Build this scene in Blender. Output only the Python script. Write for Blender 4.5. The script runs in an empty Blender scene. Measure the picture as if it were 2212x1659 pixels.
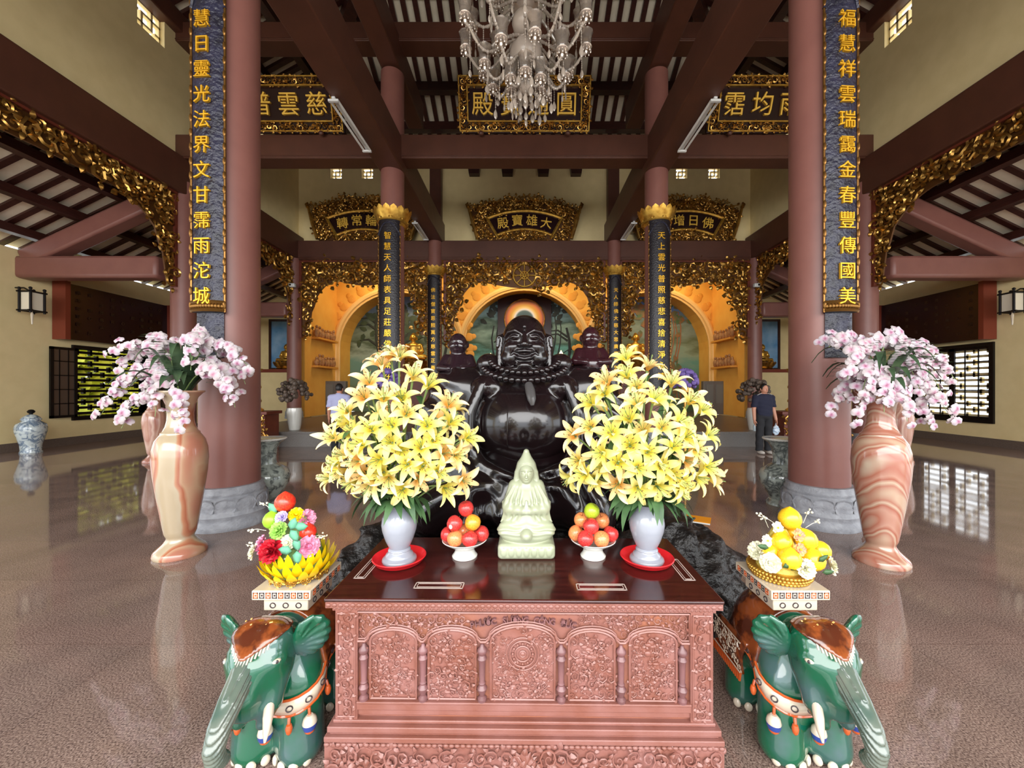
import bpy, math, random
import numpy as np
from mathutils import Vector, Matrix

# ---------------------------------------------------------------- camera, world, daylight, exposure
SC = bpy.context.scene
COL = SC.collection
FPX, VPX, VPY, EYE = 830.0, 1133.0, 838.0, 1.6
cam_data = bpy.data.cameras.new('camera')
cam_data.sensor_fit = 'HORIZONTAL'
cam_data.sensor_width = 36.0
cam_data.lens = 36.0 * FPX / 2212.0
cam_data.shift_x = -(VPX - 1106.0) / 2212.0
cam_data.shift_y = (VPY - 829.5) / 2212.0
cam_data.clip_start, cam_data.clip_end = 0.05, 200
camera = bpy.data.objects.new('camera', cam_data)
camera.location = (0, 0, EYE)
camera.rotation_euler = (math.pi / 2, 0, 0)
COL.objects.link(camera)
SC.camera = camera

world = bpy.data.worlds.new('sky')
world.use_nodes = True
SC.world = world
bg = world.node_tree.nodes['Background']
bg.inputs[0].default_value = (0.88, 0.94, 1.0, 1)
bg.inputs[1].default_value = 3.0


def area_light(name, loc, target, sx, sy, power, color, spread=180):
    ld = bpy.data.lights.new(name, 'AREA')
    ld.shape = 'RECTANGLE'
    ld.size, ld.size_y, ld.energy, ld.color = sx, sy, power, color
    ld.spread = math.radians(spread)
    o = bpy.data.objects.new(name, ld)
    o.location = loc
    d = Vector(target) - Vector(loc)
    o.rotation_euler = d.to_track_quat('-Z', 'Y').to_euler()
    COL.objects.link(o)
    return o


# daylight entering by the open temple front behind the camera
area_light('front_daylight', (0, -5.4, 5.0), (0, 5, 1.2), 21, 4.5, 1500, (1, 0.97, 0.93))
# warm lamps of the shrine behind the gilded valances
for lx in (-5.9, 0, 5.9):
    area_light('shrine_lamp', (lx, 16.6, 6.9), (lx, 18.4, 4.2), 3.6, 0.4, 100, (1, 0.78, 0.44))

vs = SC.view_settings
vs.view_transform = 'Standard'
vs.look = 'None'
vs.gamma = 1.0
vs.use_curve_mapping = False
vs.exposure = 0.3
cy = SC.cycles
cy.use_denoising = True
cy.max_bounces = 8
cy.diffuse_bounces = 4
cy.glossy_bounces = 4
cy.transmission_bounces = 6
cy.transparent_max_bounces = 8
cy.sample_clamp_indirect = 6.0
cy.caustics_reflective = False
cy.caustics_refractive = False

RND = random.Random(7)
PI = math.pi


def W(px, py, d):
    """photo pixel at depth d -> point in the hall"""
    return Vector(((px - VPX) * d / FPX, d, EYE + (VPY - py) * d / FPX))


# ---------------------------------------------------------------- materials
def lin(c):
    return tuple((v / 12.92 if v <= 0.04045 else ((v + 0.055) / 1.055) ** 2.4) for v in (x / 255 for x in c))


MATS = {}


def mat(name, rgb, rough=0.5, metal=0.0, spec=0.5, rgb2=None, scale=6.0, detail=3.0, bump=0.0, bscale=40.0,
        coat=0.0, trans=0.0, emit=None, estr=0.0, sss=0.0, stretch=None, contrast=(0.35, 0.65), btype='noise', rnd=0.0, sheen=0.0):
    m = bpy.data.materials.new(name)
    m.use_nodes = True
    nt = m.node_tree
    b = nt.nodes['Principled BSDF']
    c1 = lin(rgb) + (1,)
    b.inputs['Base Color'].default_value = c1
    b.inputs['Roughness'].default_value = rough
    b.inputs['Metallic'].default_value = metal
    b.inputs['Specular IOR Level'].default_value = spec
    b.inputs['Coat Weight'].default_value = coat
    b.inputs['Coat Roughness'].default_value = 0.08
    b.inputs['Transmission Weight'].default_value = trans
    if sss:
        b.inputs['Subsurface Weight'].default_value = sss
        b.inputs['Subsurface Radius'].default_value = (0.03, 0.03, 0.02)
        b.inputs['Subsurface Scale'].default_value = 0.4
    if emit:
        b.inputs['Emission Color'].default_value = lin(emit) + (1,)
        b.inputs['Emission Strength'].default_value = estr
    L = nt.links
    tc = nt.nodes.new('ShaderNodeTexCoord')
    vec = tc.outputs['Object']
    if stretch:
        mp = nt.nodes.new('ShaderNodeMapping')
        mp.inputs['Scale'].default_value = stretch
        L.new(vec, mp.inputs['Vector'])
        vec = mp.outputs['Vector']
    col = None
    if rgb2 is not None:
        n = nt.nodes.new('ShaderNodeTexNoise')
        n.inputs['Scale'].default_value = scale
        n.inputs['Detail'].default_value = detail
        L.new(vec, n.inputs['Vector'])
        r = nt.nodes.new('ShaderNodeValToRGB')
        r.color_ramp.elements[0].position, r.color_ramp.elements[1].position = contrast
        r.color_ramp.elements[0].color = c1
        r.color_ramp.elements[1].color = lin(rgb2) + (1,)
        L.new(n.outputs['Fac'], r.inputs['Fac'])
        col = r.outputs['Color']
    if rnd:
        oi = nt.nodes.new('ShaderNodeObjectInfo')
        hs = nt.nodes.new('ShaderNodeHueSaturation')
        mr = nt.nodes.new('ShaderNodeMapRange')
        mr.inputs['To Min'].default_value = 0.5 - rnd
        mr.inputs['To Max'].default_value = 0.5 + rnd
        L.new(oi.outputs['Random'], mr.inputs['Value'])
        L.new(mr.outputs['Result'], hs.inputs['Hue'])
        if col is None:
            hs.inputs['Color'].default_value = c1
        else:
            L.new(col, hs.inputs['Color'])
        col = hs.outputs['Color']
    if col is not None:
        L.new(col, b.inputs['Base Color'])
    if bump:
        if btype == 'voronoi':
            n2 = nt.nodes.new('ShaderNodeTexVoronoi')
            out = n2.outputs['Distance']
        else:
            n2 = nt.nodes.new('ShaderNodeTexNoise')
            n2.inputs['Detail'].default_value = 4
            out = n2.outputs['Fac']
        n2.inputs['Scale'].default_value = bscale
        L.new(vec, n2.inputs['Vector'])
        bp = nt.nodes.new('ShaderNodeBump')
        bp.inputs['Strength'].default_value = bump
        bp.inputs['Distance'].default_value = 0.02
        L.new(out, bp.inputs['Height'])
        L.new(bp.outputs['Normal'], b.inputs['Normal'])
    MATS[name] = m
    return m


def ramp_nodes(m, fac, stops, interp='LINEAR'):
    r = m.node_tree.nodes.new('ShaderNodeValToRGB')
    cr = r.color_ramp
    cr.interpolation = interp
    while len(cr.elements) < len(stops):
        cr.elements.new(0.5)
    for e, (p, c) in zip(cr.elements, stops):
        e.position = p
        e.color = lin(c) + (1,)
    m.node_tree.links.new(fac, r.inputs['Fac'])
    return r.outputs['Color']


# ---------------------------------------------------------------- mesh builder
class MB:
    def __init__(s):
        s.v, s.f, s.mi, s.sm = [], [], [], []

    def add(s, V, F, M=None, mi=0, smooth=True):
        o = len(s.v)
        if M is not None:
            V = [M @ Vector(p) for p in V]
        s.v.extend([tuple(p) for p in V])
        s.f.extend([tuple(i + o for i in f) for f in F])
        s.mi.extend([mi] * len(F))
        s.sm.extend([smooth] * len(F))
        return s

    def box(s, x0, y0, z0, x1, y1, z1, M=None, mi=0):
        V = [(x, y, z) for z in (z0, z1) for y in (y0, y1) for x in (x0, x1)]
        F = [(0, 2, 3, 1), (4, 5, 7, 6), (0, 1, 5, 4), (2, 6, 7, 3), (0, 4, 6, 2), (1, 3, 7, 5)]
        return s.add(V, F, M, mi, False)

    def cbox(s, c, d, M=None, mi=0):
        return s.box(c[0] - d[0] / 2, c[1] - d[1] / 2, c[2] - d[2] / 2, c[0] + d[0] / 2, c[1] + d[1] / 2, c[2] + d[2] / 2, M, mi)

    def beam(s, a, b, w, h, up=(0, 0, 1), mi=0):
        """rectangular bar from a to b, width w, height h"""
        a, b = Vector(a), Vector(b)
        t = (b - a).normalized()
        u = Vector(up)
        side = t.cross(u).normalized()
        u = side.cross(t).normalized()
        V = []
        for p in (a, b):
            for sx, sz in ((-1, -1), (1, -1), (1, 1), (-1, 1)):
                V.append(p + side * (sx * w / 2) + u * (sz * h / 2))
        F = [(0, 1, 2, 3), (7, 6, 5, 4), (0, 4, 5, 1), (1, 5, 6, 2), (2, 6, 7, 3), (3, 7, 4, 0)]
        return s.add(V, F, None, mi, False)

    def tube(s, pts, rad, n=8, M=None, mi=0, cap=True, flat=1.0):
        pts = [Vector(p) for p in pts]
        k = len(pts)
        if not hasattr(rad, '__len__'):
            rad = [rad] * k
        V, F = [], []
        ref = None
        for i, p in enumerate(pts):
            t = (pts[min(i + 1, k - 1)] - pts[max(i - 1, 0)])
            t = t.normalized() if t.length > 1e-9 else Vector((0, 0, 1))
            if ref is None:
                ref = Vector((0, 1, 0)) if abs(t.y) < 0.9 else Vector((1, 0, 0))
            ref = (ref - t * ref.dot(t))
            ref = ref.normalized() if ref.length > 1e-6 else t.orthogonal().normalized()
            sd = t.cross(ref)
            for j in range(n):
                a = 2 * PI * j / n
                V.append(p + ref * (math.cos(a) * rad[i] * flat) + sd * (math.sin(a) * rad[i]))
        for i in range(k - 1):
            for j in range(n):
                j2 = (j + 1) % n
                F.append((i * n + j, i * n + j2, (i + 1) * n + j2, (i + 1) * n + j))
        if cap:
            F.append(tuple(range(n - 1, -1, -1)))
            F.append(tuple((k - 1) * n + j for j in range(n)))
        return s.add(V, F, M, mi)

    def lathe(s, prof, n=32, c=(0, 0, 0), M=None, mi=0, squash=1.0, wav=None):
        V, F = [], []
        for r, z in prof:
            for j in range(n):
                a = 2 * PI * j / n
                rr = r * (wav(a, z) if wav else 1)
                V.append((c[0] + rr * math.cos(a), c[1] + rr * math.sin(a) * squash, c[2] + z))
        k = len(prof)
        for i in range(k - 1):
            for j in range(n):
                j2 = (j + 1) % n
                F.append((i * n + j, i * n + j2, (i + 1) * n + j2, (i + 1) * n + j))
        if prof[0][0] > 1e-4:
            F.append(tuple(range(n - 1, -1, -1)))
        if prof[-1][0] > 1e-4:
            F.append(tuple((k - 1) * n + j for j in range(n)))
        return s.add(V, F, M, mi)

    def ell(s, c, r, n=16, m=10, M=None, mi=0):
        if not hasattr(r, '__len__'):
            r = (r, r, r)
        V = [(c[0], c[1], c[2] - r[2])]
        for i in range(1, m):
            t = -PI / 2 + PI * i / m
            for j in range(n):
                a = 2 * PI * j / n
                V.append((c[0] + r[0] * math.cos(t) * math.cos(a), c[1] + r[1] * math.cos(t) * math.sin(a), c[2] + r[2] * math.sin(t)))
        V.append((c[0], c[1], c[2] + r[2]))
        F = [(0, 1 + (j + 1) % n, 1 + j) for j in range(n)]
        for i in range(m - 2):
            for j in range(n):
                j2 = (j + 1) % n
                F.append((1 + i * n + j, 1 + i * n + j2, 1 + (i + 1) * n + j2, 1 + (i + 1) * n + j))
        e = len(V) - 1
        F += [(e, 1 + (m - 2) * n + j, 1 + (m - 2) * n + (j + 1) % n) for j in range(n)]
        return s.add(V, F, M, mi)

    def prism(s, poly, z0, z1, M=None, mi=0, smooth=False):
        """2-D polygon (x,y) extruded along local z; M places it"""
        n = len(poly)
        V = [(x, y, z0) for x, y in poly] + [(x, y, z1) for x, y in poly]
        F = [tuple(range(n - 1, -1, -1)), tuple(range(n, 2 * n))]
        F += [(i, (i + 1) % n, n + (i + 1) % n, n + i) for i in range(n)]
        return s.add(V, F, M, mi, smooth)

    def sheet(s, fn, nu, nv, M=None, mi=0, thick=0.0):
        V = [fn(i / nu, j / nv) for j in range(nv + 1) for i in range(nu + 1)]
        F = [(j * (nu + 1) + i, j * (nu + 1) + i + 1, (j + 1) * (nu + 1) + i + 1, (j + 1) * (nu + 1) + i) for j in range(nv) for i in range(nu)]
        return s.add(V, F, M, mi)

    def mesh(s, name, mats):
        me = bpy.data.meshes.new(name)
        me.from_pydata(s.v, [], s.f)
        if not hasattr(mats, '__len__'):
            mats = [mats]
        for m in mats:
            me.materials.append(m)
        me.polygons.foreach_set('material_index', s.mi)
        me.polygons.foreach_set('use_smooth', s.sm)
        me.update()
        me.set_sharp_from_angle(angle=math.radians(42))
        return me

    def build(s, name, mats, parent=None, loc=None):
        o = bpy.data.objects.new(name, s.mesh(name, mats))
        COL.objects.link(o)
        if parent is not None:
            o.parent = parent
        if loc is not None:
            o.location = loc
        return o


def bev(o, w, seg=2):
    m = o.modifiers.new('bevel', 'BEVEL')
    m.width, m.segments, m.limit_method = w, seg, 'ANGLE'
    m.angle_limit = math.radians(50)
    return o


def meshobj(name, me, parent=None, loc=(0, 0, 0)):
    o = bpy.data.objects.new(name, me)
    COL.objects.link(o)
    o.parent = parent
    o.location = loc
    return o


def tag(o, label, cat, group=None):
    o['label'] = label
    o['category'] = cat
    if group:
        o['group'] = group
    return o


def thing(name, label, cat, loc=(0, 0, 0), rz=0.0, group=None):
    o = bpy.data.objects.new(name, None)
    o.empty_display_size = 0.1
    COL.objects.link(o)
    o.location = loc
    o.rotation_euler = (0, 0, rz)
    return tag(o, label, cat, group)


def struct(o):
    o['kind'] = 'structure'
    return o


def dup(o, loc=None, rz=None, label=None, group=None, parent=None, scale=None):
    c = o.copy()
    COL.objects.link(c)
    if parent is not None:
        c.parent = parent
    if loc is not None:
        c.location = loc
    if rz is not None:
        c.rotation_euler = (0, 0, rz)
    if scale is not None:
        c.scale = scale
    if label:
        c['label'] = label
    if group:
        c['group'] = group
    for ch in list(o.children):
        dup(ch, parent=c)
    return c


def TM(loc=(0, 0, 0), rot=(0, 0, 0), sc=(1, 1, 1)):
    from mathutils import Euler
    if not hasattr(sc, '__len__'):
        sc = (sc, sc, sc)
    return Matrix.Translation(loc) @ Euler(rot).to_matrix().to_4x4() @ Matrix.Diagonal((sc[0], sc[1], sc[2], 1))


def frame_from(loc, zdir, roll=0.0, sc=1.0):
    """matrix whose local +Z points along zdir"""
    q = Vector(zdir).to_track_quat('Z', 'Y')
    return Matrix.Translation(loc) @ q.to_matrix().to_4x4() @ Matrix.Rotation(roll, 4, 'Z') @ Matrix.Scale(sc, 4)


# upright drawing plane: local x -> world x, local y -> world z, local z -> towards the viewer (-y)
UP = Matrix(((1, 0, 0, 0), (0, 0, -1, 0), (0, 1, 0, 0), (0, 0, 0, 1)))
# the same for the side walls: local x -> world y, local y -> world z, local z -> world x
UPX = Matrix(((0, 0, 1, 0), (1, 0, 0, 0), (0, 1, 0, 0), (0, 0, 0, 1)))

# ---------------------------------------------------------------- lettering
_TXT = {}


def glyph(ch, depth=0.06):
    k = (ch, depth)
    if k not in _TXT:
        c = bpy.data.curves.new('lettering', 'FONT')
        c.body = ch
        c.size = 1
        c.extrude = depth
        c.resolution_u = 2
        c.offset = 0.0
        o = bpy.data.objects.new('lettering', c)
        COL.objects.link(o)
        dg = bpy.context.evaluated_depsgraph_get()
        me = bpy.data.meshes.new_from_object(o.evaluated_get(dg))
        V = [tuple(v.co) for v in me.vertices]
        F = [tuple(p.vertices) for p in me.polygons]
        xs = [v[0] for v in V]
        ys = [v[1] for v in V]
        cx, cyy = (min(xs) + max(xs)) / 2, (min(ys) + max(ys)) / 2
        cyy = 0.38 if ord(ch[0]) > 0x2000 and ord(ch[0]) > 0x3000 else 0.36
        _TXT[k] = ([(v[0] - cx, v[1] - cyy, v[2]) for v in V], F)
        bpy.data.objects.remove(o)
        bpy.data.curves.remove(c)
        bpy.data.meshes.remove(me)
    return _TXT[k]


def write(mb, ch, M, size, mi=0, depth=0.06):
    V, F = glyph(ch, depth)
    mb.add(V, F, M @ Matrix.Scale(size, 4), mi, False)


# ---------------------------------------------------------------- carved scrollwork
def scroll(mb, M, size, hand=1, turns=1.6, n=5, seg=15, thick=0.12, mi=0):
    """tapering spiral tendril with leaf blades, lying in the local xy plane"""
    pts, rad = [], []
    for i in range(seg):
        t = i / (seg - 1)
        a = t * turns * 2 * PI
        r = size * 0.5 * (1 - 0.86 * t)
        pts.append((hand * (r * math.cos(a) - size * 0.1), r * math.sin(a), size * 0.10 * (0.4 + t)))
        rad.append(size * thick * (0.55 + 0.45 * math.sin(PI * min(1, t * 1.15 + 0.1))) * (0.75 if t < 0.9 else 1.1))
    mb.tube(pts, rad, n, M, mi)
    for q in range(4):
        a = q * 1.25 + 0.3
        leaf(mb, M @ TM((hand * size * (0.46 * math.cos(a) - 0.1), size * 0.46 * math.sin(a), size * 0.05), (0, 0, (a - 0.5) if hand > 0 else PI - a + 0.5)),
             size * 0.42, size * 0.17, size * 0.12, mi)


def leaf(mb, M, L, w, h, mi=0):
    V = [(0, 0, 0), (L * 0.3, -w, 0), (L * 0.3, 0, h), (L * 0.3, w, 0), (L * 0.7, -w * 0.75, h * 0.2), (L * 0.7, 0, h * 0.9), (L * 0.7, w * 0.75, h * 0.2), (L, 0, 0)]
    F = [(0, 1, 2), (0, 2, 3), (1, 4, 5, 2), (2, 5, 6, 3), (4, 7, 5), (5, 7, 6)]
    mb.add(V, F, M, mi)


def scroll_fill(mb, M, inside, x0, x1, y0, y1, size, rnd, mi=0, seg=13, n=4, dens=0.85, thick=0.12):
    """fill the region inside(x,y) with scrollwork; local xy plane of M"""
    step = size * dens
    ny = max(1, int(round((y1 - y0) / step)))
    nx = max(1, int(round((x1 - x0) / step)))
    for j in range(ny):
        for i in range(nx):
            x = x0 + (i + 0.5 + 0.25 * (j % 2)) * (x1 - x0) / nx + rnd.uniform(-0.12, 0.12) * size
            y = y0 + (j + 0.5) * (y1 - y0) / ny + rnd.uniform(-0.12, 0.12) * size
            if inside(x, y):
                s = size * rnd.uniform(0.8, 1.2)
                scroll(mb, M @ TM((x, y, rnd.uniform(0, 0.15) * size), (rnd.uniform(-0.25, 0.25), rnd.uniform(-0.25, 0.25), rnd.uniform(0, 6.28))), s,
                       1 if (i + j) % 2 else -1, rnd.uniform(1.2, 1.8), n, seg, thick, mi)


# ---------------------------------------------------------------- sculpting by distance fields
def _len(a):
    return np.sqrt((a * a).sum(-1))


def sd_ell(P, c, r, R=None):
    q = P - np.array(c, np.float32)
    if R is not None:
        q = q @ np.array(R, np.float32)
    r = np.array(r, np.float32)
    k0 = _len(q / r)
    k1 = _len(q / (r * r))
    return k0 * (k0 - 1) / np.maximum(k1, 1e-6)


def sd_cap(P, a, b, ra, rb=None):
    rb = ra if rb is None else rb
    a = np.array(a, np.float32)
    b = np.array(b, np.float32)
    ba = b - a
    t = np.clip(((P - a) @ ba) / max(float(ba @ ba), 1e-9), 0, 1)
    return _len(P - a - t[..., None] * ba) - (ra + (rb - ra) * t)


def sd_path(P, pts, rads):
    d = None
    for i in range(len(pts) - 1):
        e = sd_cap(P, pts[i], pts[i + 1], rads[i], rads[i + 1])
        d = e if d is None else np.minimum(d, e)
    return d


def sd_box(P, c, h, r=0.0):
    q = np.abs(P - np.array(c, np.float32)) - (np.array(h, np.float32) - r)
    return _len(np.maximum(q, 0)) + np.minimum(q.max(-1), 0) - r


def smin(a, b, k):
    h = np.clip(0.5 + 0.5 * (b - a) / k, 0, 1)
    return b + (a - b) * h - k * h * (1 - h)


def smax(a, b, k):
    return -smin(-a, -b, k)


def rotm(rx=0, ry=0, rz=0):
    from mathutils import Euler
    return np.array(Euler((rx, ry, rz)).to_matrix(), np.float32)


def nets(fn, lo, hi, h):
    """surface nets: list of verts and quads of fn(P)=0 in the box lo..hi"""
    lo = np.array(lo, np.float32)
    n = [int(math.ceil((hi[i] - lo[i]) / h)) + 1 for i in range(3)]
    F = np.empty(n, np.float32)
    ys = lo[1] + h * np.arange(n[1], dtype=np.float32)
    zs = lo[2] + h * np.arange(n[2], dtype=np.float32)
    Y, Z = np.meshgrid(ys, zs, indexing='ij')
    CH = 24
    for i0 in range(0, n[0], CH):
        i1 = min(n[0], i0 + CH)
        xs = lo[0] + h * np.arange(i0, i1, dtype=np.float32)
        P = np.empty((i1 - i0, n[1], n[2], 3), np.float32)
        P[..., 0] = xs[:, None, None]
        P[..., 1] = Y
        P[..., 2] = Z
        F[i0:i1] = fn(P)
    F[0], F[-1], F[:, 0], F[:, -1], F[:, :, 0], F[:, :, -1] = 1, 1, 1, 1, 1, 1
    S = F < 0
    cnt = np.zeros([k - 1 for k in n], np.int8)
    cs = [(a, b, c) for a in (0, 1) for b in (0, 1) for c in (0, 1)]
    sl = lambda A, a, b, c: A[a:A.shape[0] - 1 + a, b:A.shape[1] - 1 + b, c:A.shape[2] - 1 + c]
    for a, b, c in cs:
        cnt += sl(S, a, b, c)
    act = (cnt > 0) & (cnt < 8)
    I = np.argwhere(act)
    acc = np.zeros((len(I), 3), np.float32)
    num = np.zeros(len(I), np.float32)
    for ax in range(3):
        for b in (0, 1):
            for c in (0, 1):
                o0 = [0, 0, 0]
                oth = [k for k in range(3) if k != ax]
                o0[oth[0]], o0[oth[1]] = b, c
                o1 = list(o0)
                o1[ax] = 1
                f0 = F[I[:, 0] + o0[0], I[:, 1] + o0[1], I[:, 2] + o0[2]]
                f1 = F[I[:, 0] + o1[0], I[:, 1] + o1[1], I[:, 2] + o1[2]]
                x = (f0 < 0) != (f1 < 0)
                t = np.where(x, f0 / np.where(f0 == f1, 1, f0 - f1), 0)
                p = np.zeros((len(I), 3), np.float32)
                p[:] = o0
                p[:, ax] += t
                acc[x] += p[x]
                num += x
    V = lo + (I + acc / num[:, None]) * h
    idx = -np.ones(act.shape, np.int64)
    idx[act] = np.arange(len(I))
    quads = []
    for ax in range(3):
        u, v = [(1, 2), (2, 0), (0, 1)][ax]
        A = S.take(range(0, n[ax] - 1), ax)
        B = S.take(range(1, n[ax]), ax)
        E = np.argwhere(A != B)
        E = E[(E[:, u] > 0) & (E[:, v] > 0) & (E[:, u] < n[u] - 1) & (E[:, v] < n[v] - 1)]
        if not len(E):
            continue
        ins = A[E[:, 0], E[:, 1], E[:, 2]]

        def cell(du, dv):
            e = E.copy()
            e[:, u] -= du
            e[:, v] -= dv
            return idx[e[:, 0], e[:, 1], e[:, 2]]
        q = np.stack([cell(1, 1), cell(0, 1), cell(0, 0), cell(1, 0)], 1)
        q[~ins] = q[~ins][:, ::-1]
        quads.append(q)
    return V, np.concatenate(quads)


def sculpt(name, fn, lo, hi, h, m, parent=None, loc=None, smooth=True):
    V, Q = nets(fn, lo, hi, h)
    me = bpy.data.meshes.new(name)
    me.vertices.add(len(V))
    me.vertices.foreach_set('co', V.astype(np.float32).ravel())
    me.loops.add(len(Q) * 4)
    me.loops.foreach_set('vertex_index', Q.ravel().astype(np.int32))
    me.polygons.add(len(Q))
    me.polygons.foreach_set('loop_start', np.arange(0, len(Q) * 4, 4, dtype=np.int32))
    me.polygons.foreach_set('use_smooth', np.ones(len(Q), bool))
    me.update(calc_edges=True)
    me.validate()
    me.materials.append(m)
    return meshobj(name, me, parent, loc or (0, 0, 0))


def mirx(P):
    Q = P.copy()
    Q[..., 0] = np.abs(Q[..., 0])
    return Q
# ---------------------------------------------------------------- materials of the hall
M_PAINT = mat('brown_paint', (128, 82, 74), 0.42, rgb2=(134, 87, 78), scale=3, bump=0.03, bscale=60)
M_BEAM = mat('beam_paint', (82, 48, 36), 0.45, rgb2=(90, 53, 40), scale=2.5, bump=0.04, bscale=50)
M_DARKWOOD = mat('dark_stained_wood', (52, 26, 22), 0.35, rgb2=(66, 33, 26), scale=5, stretch=(1, 1, 8))
M_REDWOOD = mat('red_wood', (96, 42, 30), 0.4, rgb2=(112, 52, 36), scale=5)
M_WALL = mat('ochre_plaster', (232, 212, 158), 0.8, rgb2=(238, 218, 165), scale=3, bump=0.05, bscale=90)
M_BOARD = mat('roof_board', (246, 236, 214), 0.75, rgb2=(238, 226, 202), scale=4)
M_ORANGE = mat('orange_plaster', (244, 184, 84), 0.7, rgb2=(238, 172, 74), scale=2, bump=0.05, bscale=60)
M_ORANGE2 = mat('deep_orange_relief', (226, 156, 62), 0.7, bump=0.4, bscale=25)
M_ARCH = mat('arch_moulding', (238, 190, 118), 0.6)
M_STONEBASE = mat("grey_carved_stone", (160, 162, 168), 0.5, rgb2=(134, 136, 142), scale=9, detail=8, bump=0.5, bscale=26)
M_SKIRT = mat('granite_skirting', (112, 98, 88), 0.3, rgb2=(98, 86, 78), scale=40)
M_STEP = mat('grey_granite_step', (118, 112, 106), 0.35, rgb2=(96, 90, 86), scale=60)
M_GOLD = mat('gilded_carving', (210, 164, 86), 0.3, 0.9, rgb2=(136, 94, 42), scale=5, detail=4, contrast=(0.4, 0.7))
M_GOLDB = mat('bright_gilding', (226, 182, 84), 0.3, 0.8, rgb2=(186, 136, 54), scale=9)
M_GOLDTXT = mat('gold_lettering', (250, 190, 50), 0.35, 0.55)
M_LACQUER = mat('black_red_lacquer', (34, 9, 14), 0.25)
M_GOLDLET = mat('bright_gold_lettering', (255, 206, 84), 0.4, 0.1)
M_BRONZE = mat('dull_gilt_edging', (130, 92, 44), 0.35, 0.8)
M_RECESS = mat('carving_ground', (96, 60, 28), 0.45, 0.4)
M_NAVY = mat('dark_relief_lacquer', (40, 40, 60), 0.38, rgb2=(24, 22, 34), scale=8, bump=1.0, bscale=22)
M_BLACKB = mat('black_lacquer_board', (26, 20, 26), 0.35, bump=0.4, bscale=30)
M_JADE = mat('pale_jade', (172, 178, 152), 0.3, sss=0.03, rgb2=(160, 166, 138), scale=6, coat=0.25)
M_CERAM = mat('white_ceramic', (216, 214, 206), 0.15, coat=0.5)
M_GREYGL = mat('pale_lilac_marble', (160, 164, 174), 0.2, rgb2=(148, 152, 164), scale=7, coat=0.4)
M_REDPL = mat('red_plastic', (226, 36, 44), 0.3, coat=0.2)
M_BLACKPOL = mat('polished_black_wood', (20, 14, 15), 0.2, spec=0.4, rgb2=(28, 17, 19), scale=3, coat=0.45, bump=0.015, bscale=30)
M_ROOT = mat('gnarled_root', (38, 35, 34), 0.38, rgb2=(22, 20, 20), scale=10, detail=8, bump=1.0, bscale=30)
M_LEAF = mat('lily_leaf', (74, 108, 66), 0.5, rgb2=(52, 84, 50), scale=12)
M_STEM = mat('green_stem', (126, 150, 90), 0.5)
M_ORLEAF = mat('dark_strap_leaf', (52, 74, 52), 0.42, rgb2=(72, 92, 62), scale=8)
M_TUBE = mat('tube_glass', (236, 236, 232), 0.3)
M_WHITEM = mat('white_enamel', (214, 214, 212), 0.4)
M_CRYST = mat('chandelier_glass', (214, 198, 182), 0.1, trans=0.45, coat=0.8)
M_SHADE = mat('cup_shade_glass', (226, 212, 198), 0.12, trans=0.8, coat=0.5)
M_SILVER = mat('silvered_metal', (226, 212, 198), 0.2, 0.7)
M_GLOBE = mat('frosted_glass', (206, 190, 176), 0.3, trans=0.1)
M_GREEN = mat('green_glaze', (16, 92, 64), 0.1, rgb2=(66, 96, 96), scale=5, detail=3, coat=0.8, contrast=(0.46, 0.66))
M_GREYT = mat('grey_green_glaze', (52, 82, 72), 0.18, rgb2=(104, 112, 100), scale=7, coat=0.6)
M_SADDLE = mat('brown_glaze', (140, 72, 34), 0.14, rgb2=(84, 40, 24), scale=14, coat=0.7, contrast=(0.44, 0.56))
M_CREAM = mat('cream_glaze', (218, 204, 182), 0.15, coat=0.6)
M_ORGL = mat('orange_glaze', (206, 94, 44), 0.15, coat=0.6)
M_BLUEGL = mat('cobalt_glaze', (48, 72, 150), 0.15, coat=0.6)
M_INKL = mat('dark_line_glaze', (70, 62, 66), 0.2)
M_YEL = mat('yellow_petal_plastic', (250, 226, 24), 0.35, rgb2=(246, 204, 16), scale=9)
M_SKIN = mat('skin', (196, 138, 112), 0.5)
M_HAIR = mat('black_hair', (24, 20, 20), 0.5)
M_NAVYC = mat('navy_cotton', (28, 30, 52), 0.85)
M_LAV = mat('lavender_cotton', (176, 178, 214), 0.85)
M_TROUS = mat('charcoal_cloth', (34, 34, 38), 0.85)
M_SHOE = mat('white_shoe', (206, 198, 190), 0.6)
M_GREYSL = mat('slate_screen', (112, 112, 108), 0.4)
M_IRON = mat('dark_iron', (30, 26, 26), 0.4, 0.6)
M_BROWNGL = mat('brown_cabinet_edge', (122, 52, 36), 0.4)
M_PINKFL = mat('pink_flower', (236, 172, 196), 0.55, rgb2=(216, 120, 158), scale=20)
M_WHITEFL = mat('white_flower', (240, 236, 218), 0.55, rgb2=(226, 224, 190), scale=20)
M_REDFL = mat('red_flower', (206, 16, 40), 0.5, rgb2=(150, 6, 26), scale=20)
M_LIMEFL = mat('lime_flower', (176, 214, 110), 0.55, rgb2=(140, 190, 80), scale=20)
M_LILACFL = mat('lilac_flower', (196, 180, 226), 0.55)
M_TEALLEAF = mat('teal_fabric_leaf', (104, 172, 140), 0.55)
M_DARKBLOOM = mat('dusky_bouquet', (66, 56, 50), 0.6, rgb2=(110, 92, 78), scale=30)
M_PURPLE = mat('purple_petal', (122, 100, 170), 0.5)


def wood_relief():
    m = mat('carved_rosewood', (150, 103, 95), 0.34, rgb2=(136, 84, 70), scale=7, detail=5, coat=0.12, bump=0.08, bscale=45)
    return m


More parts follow.
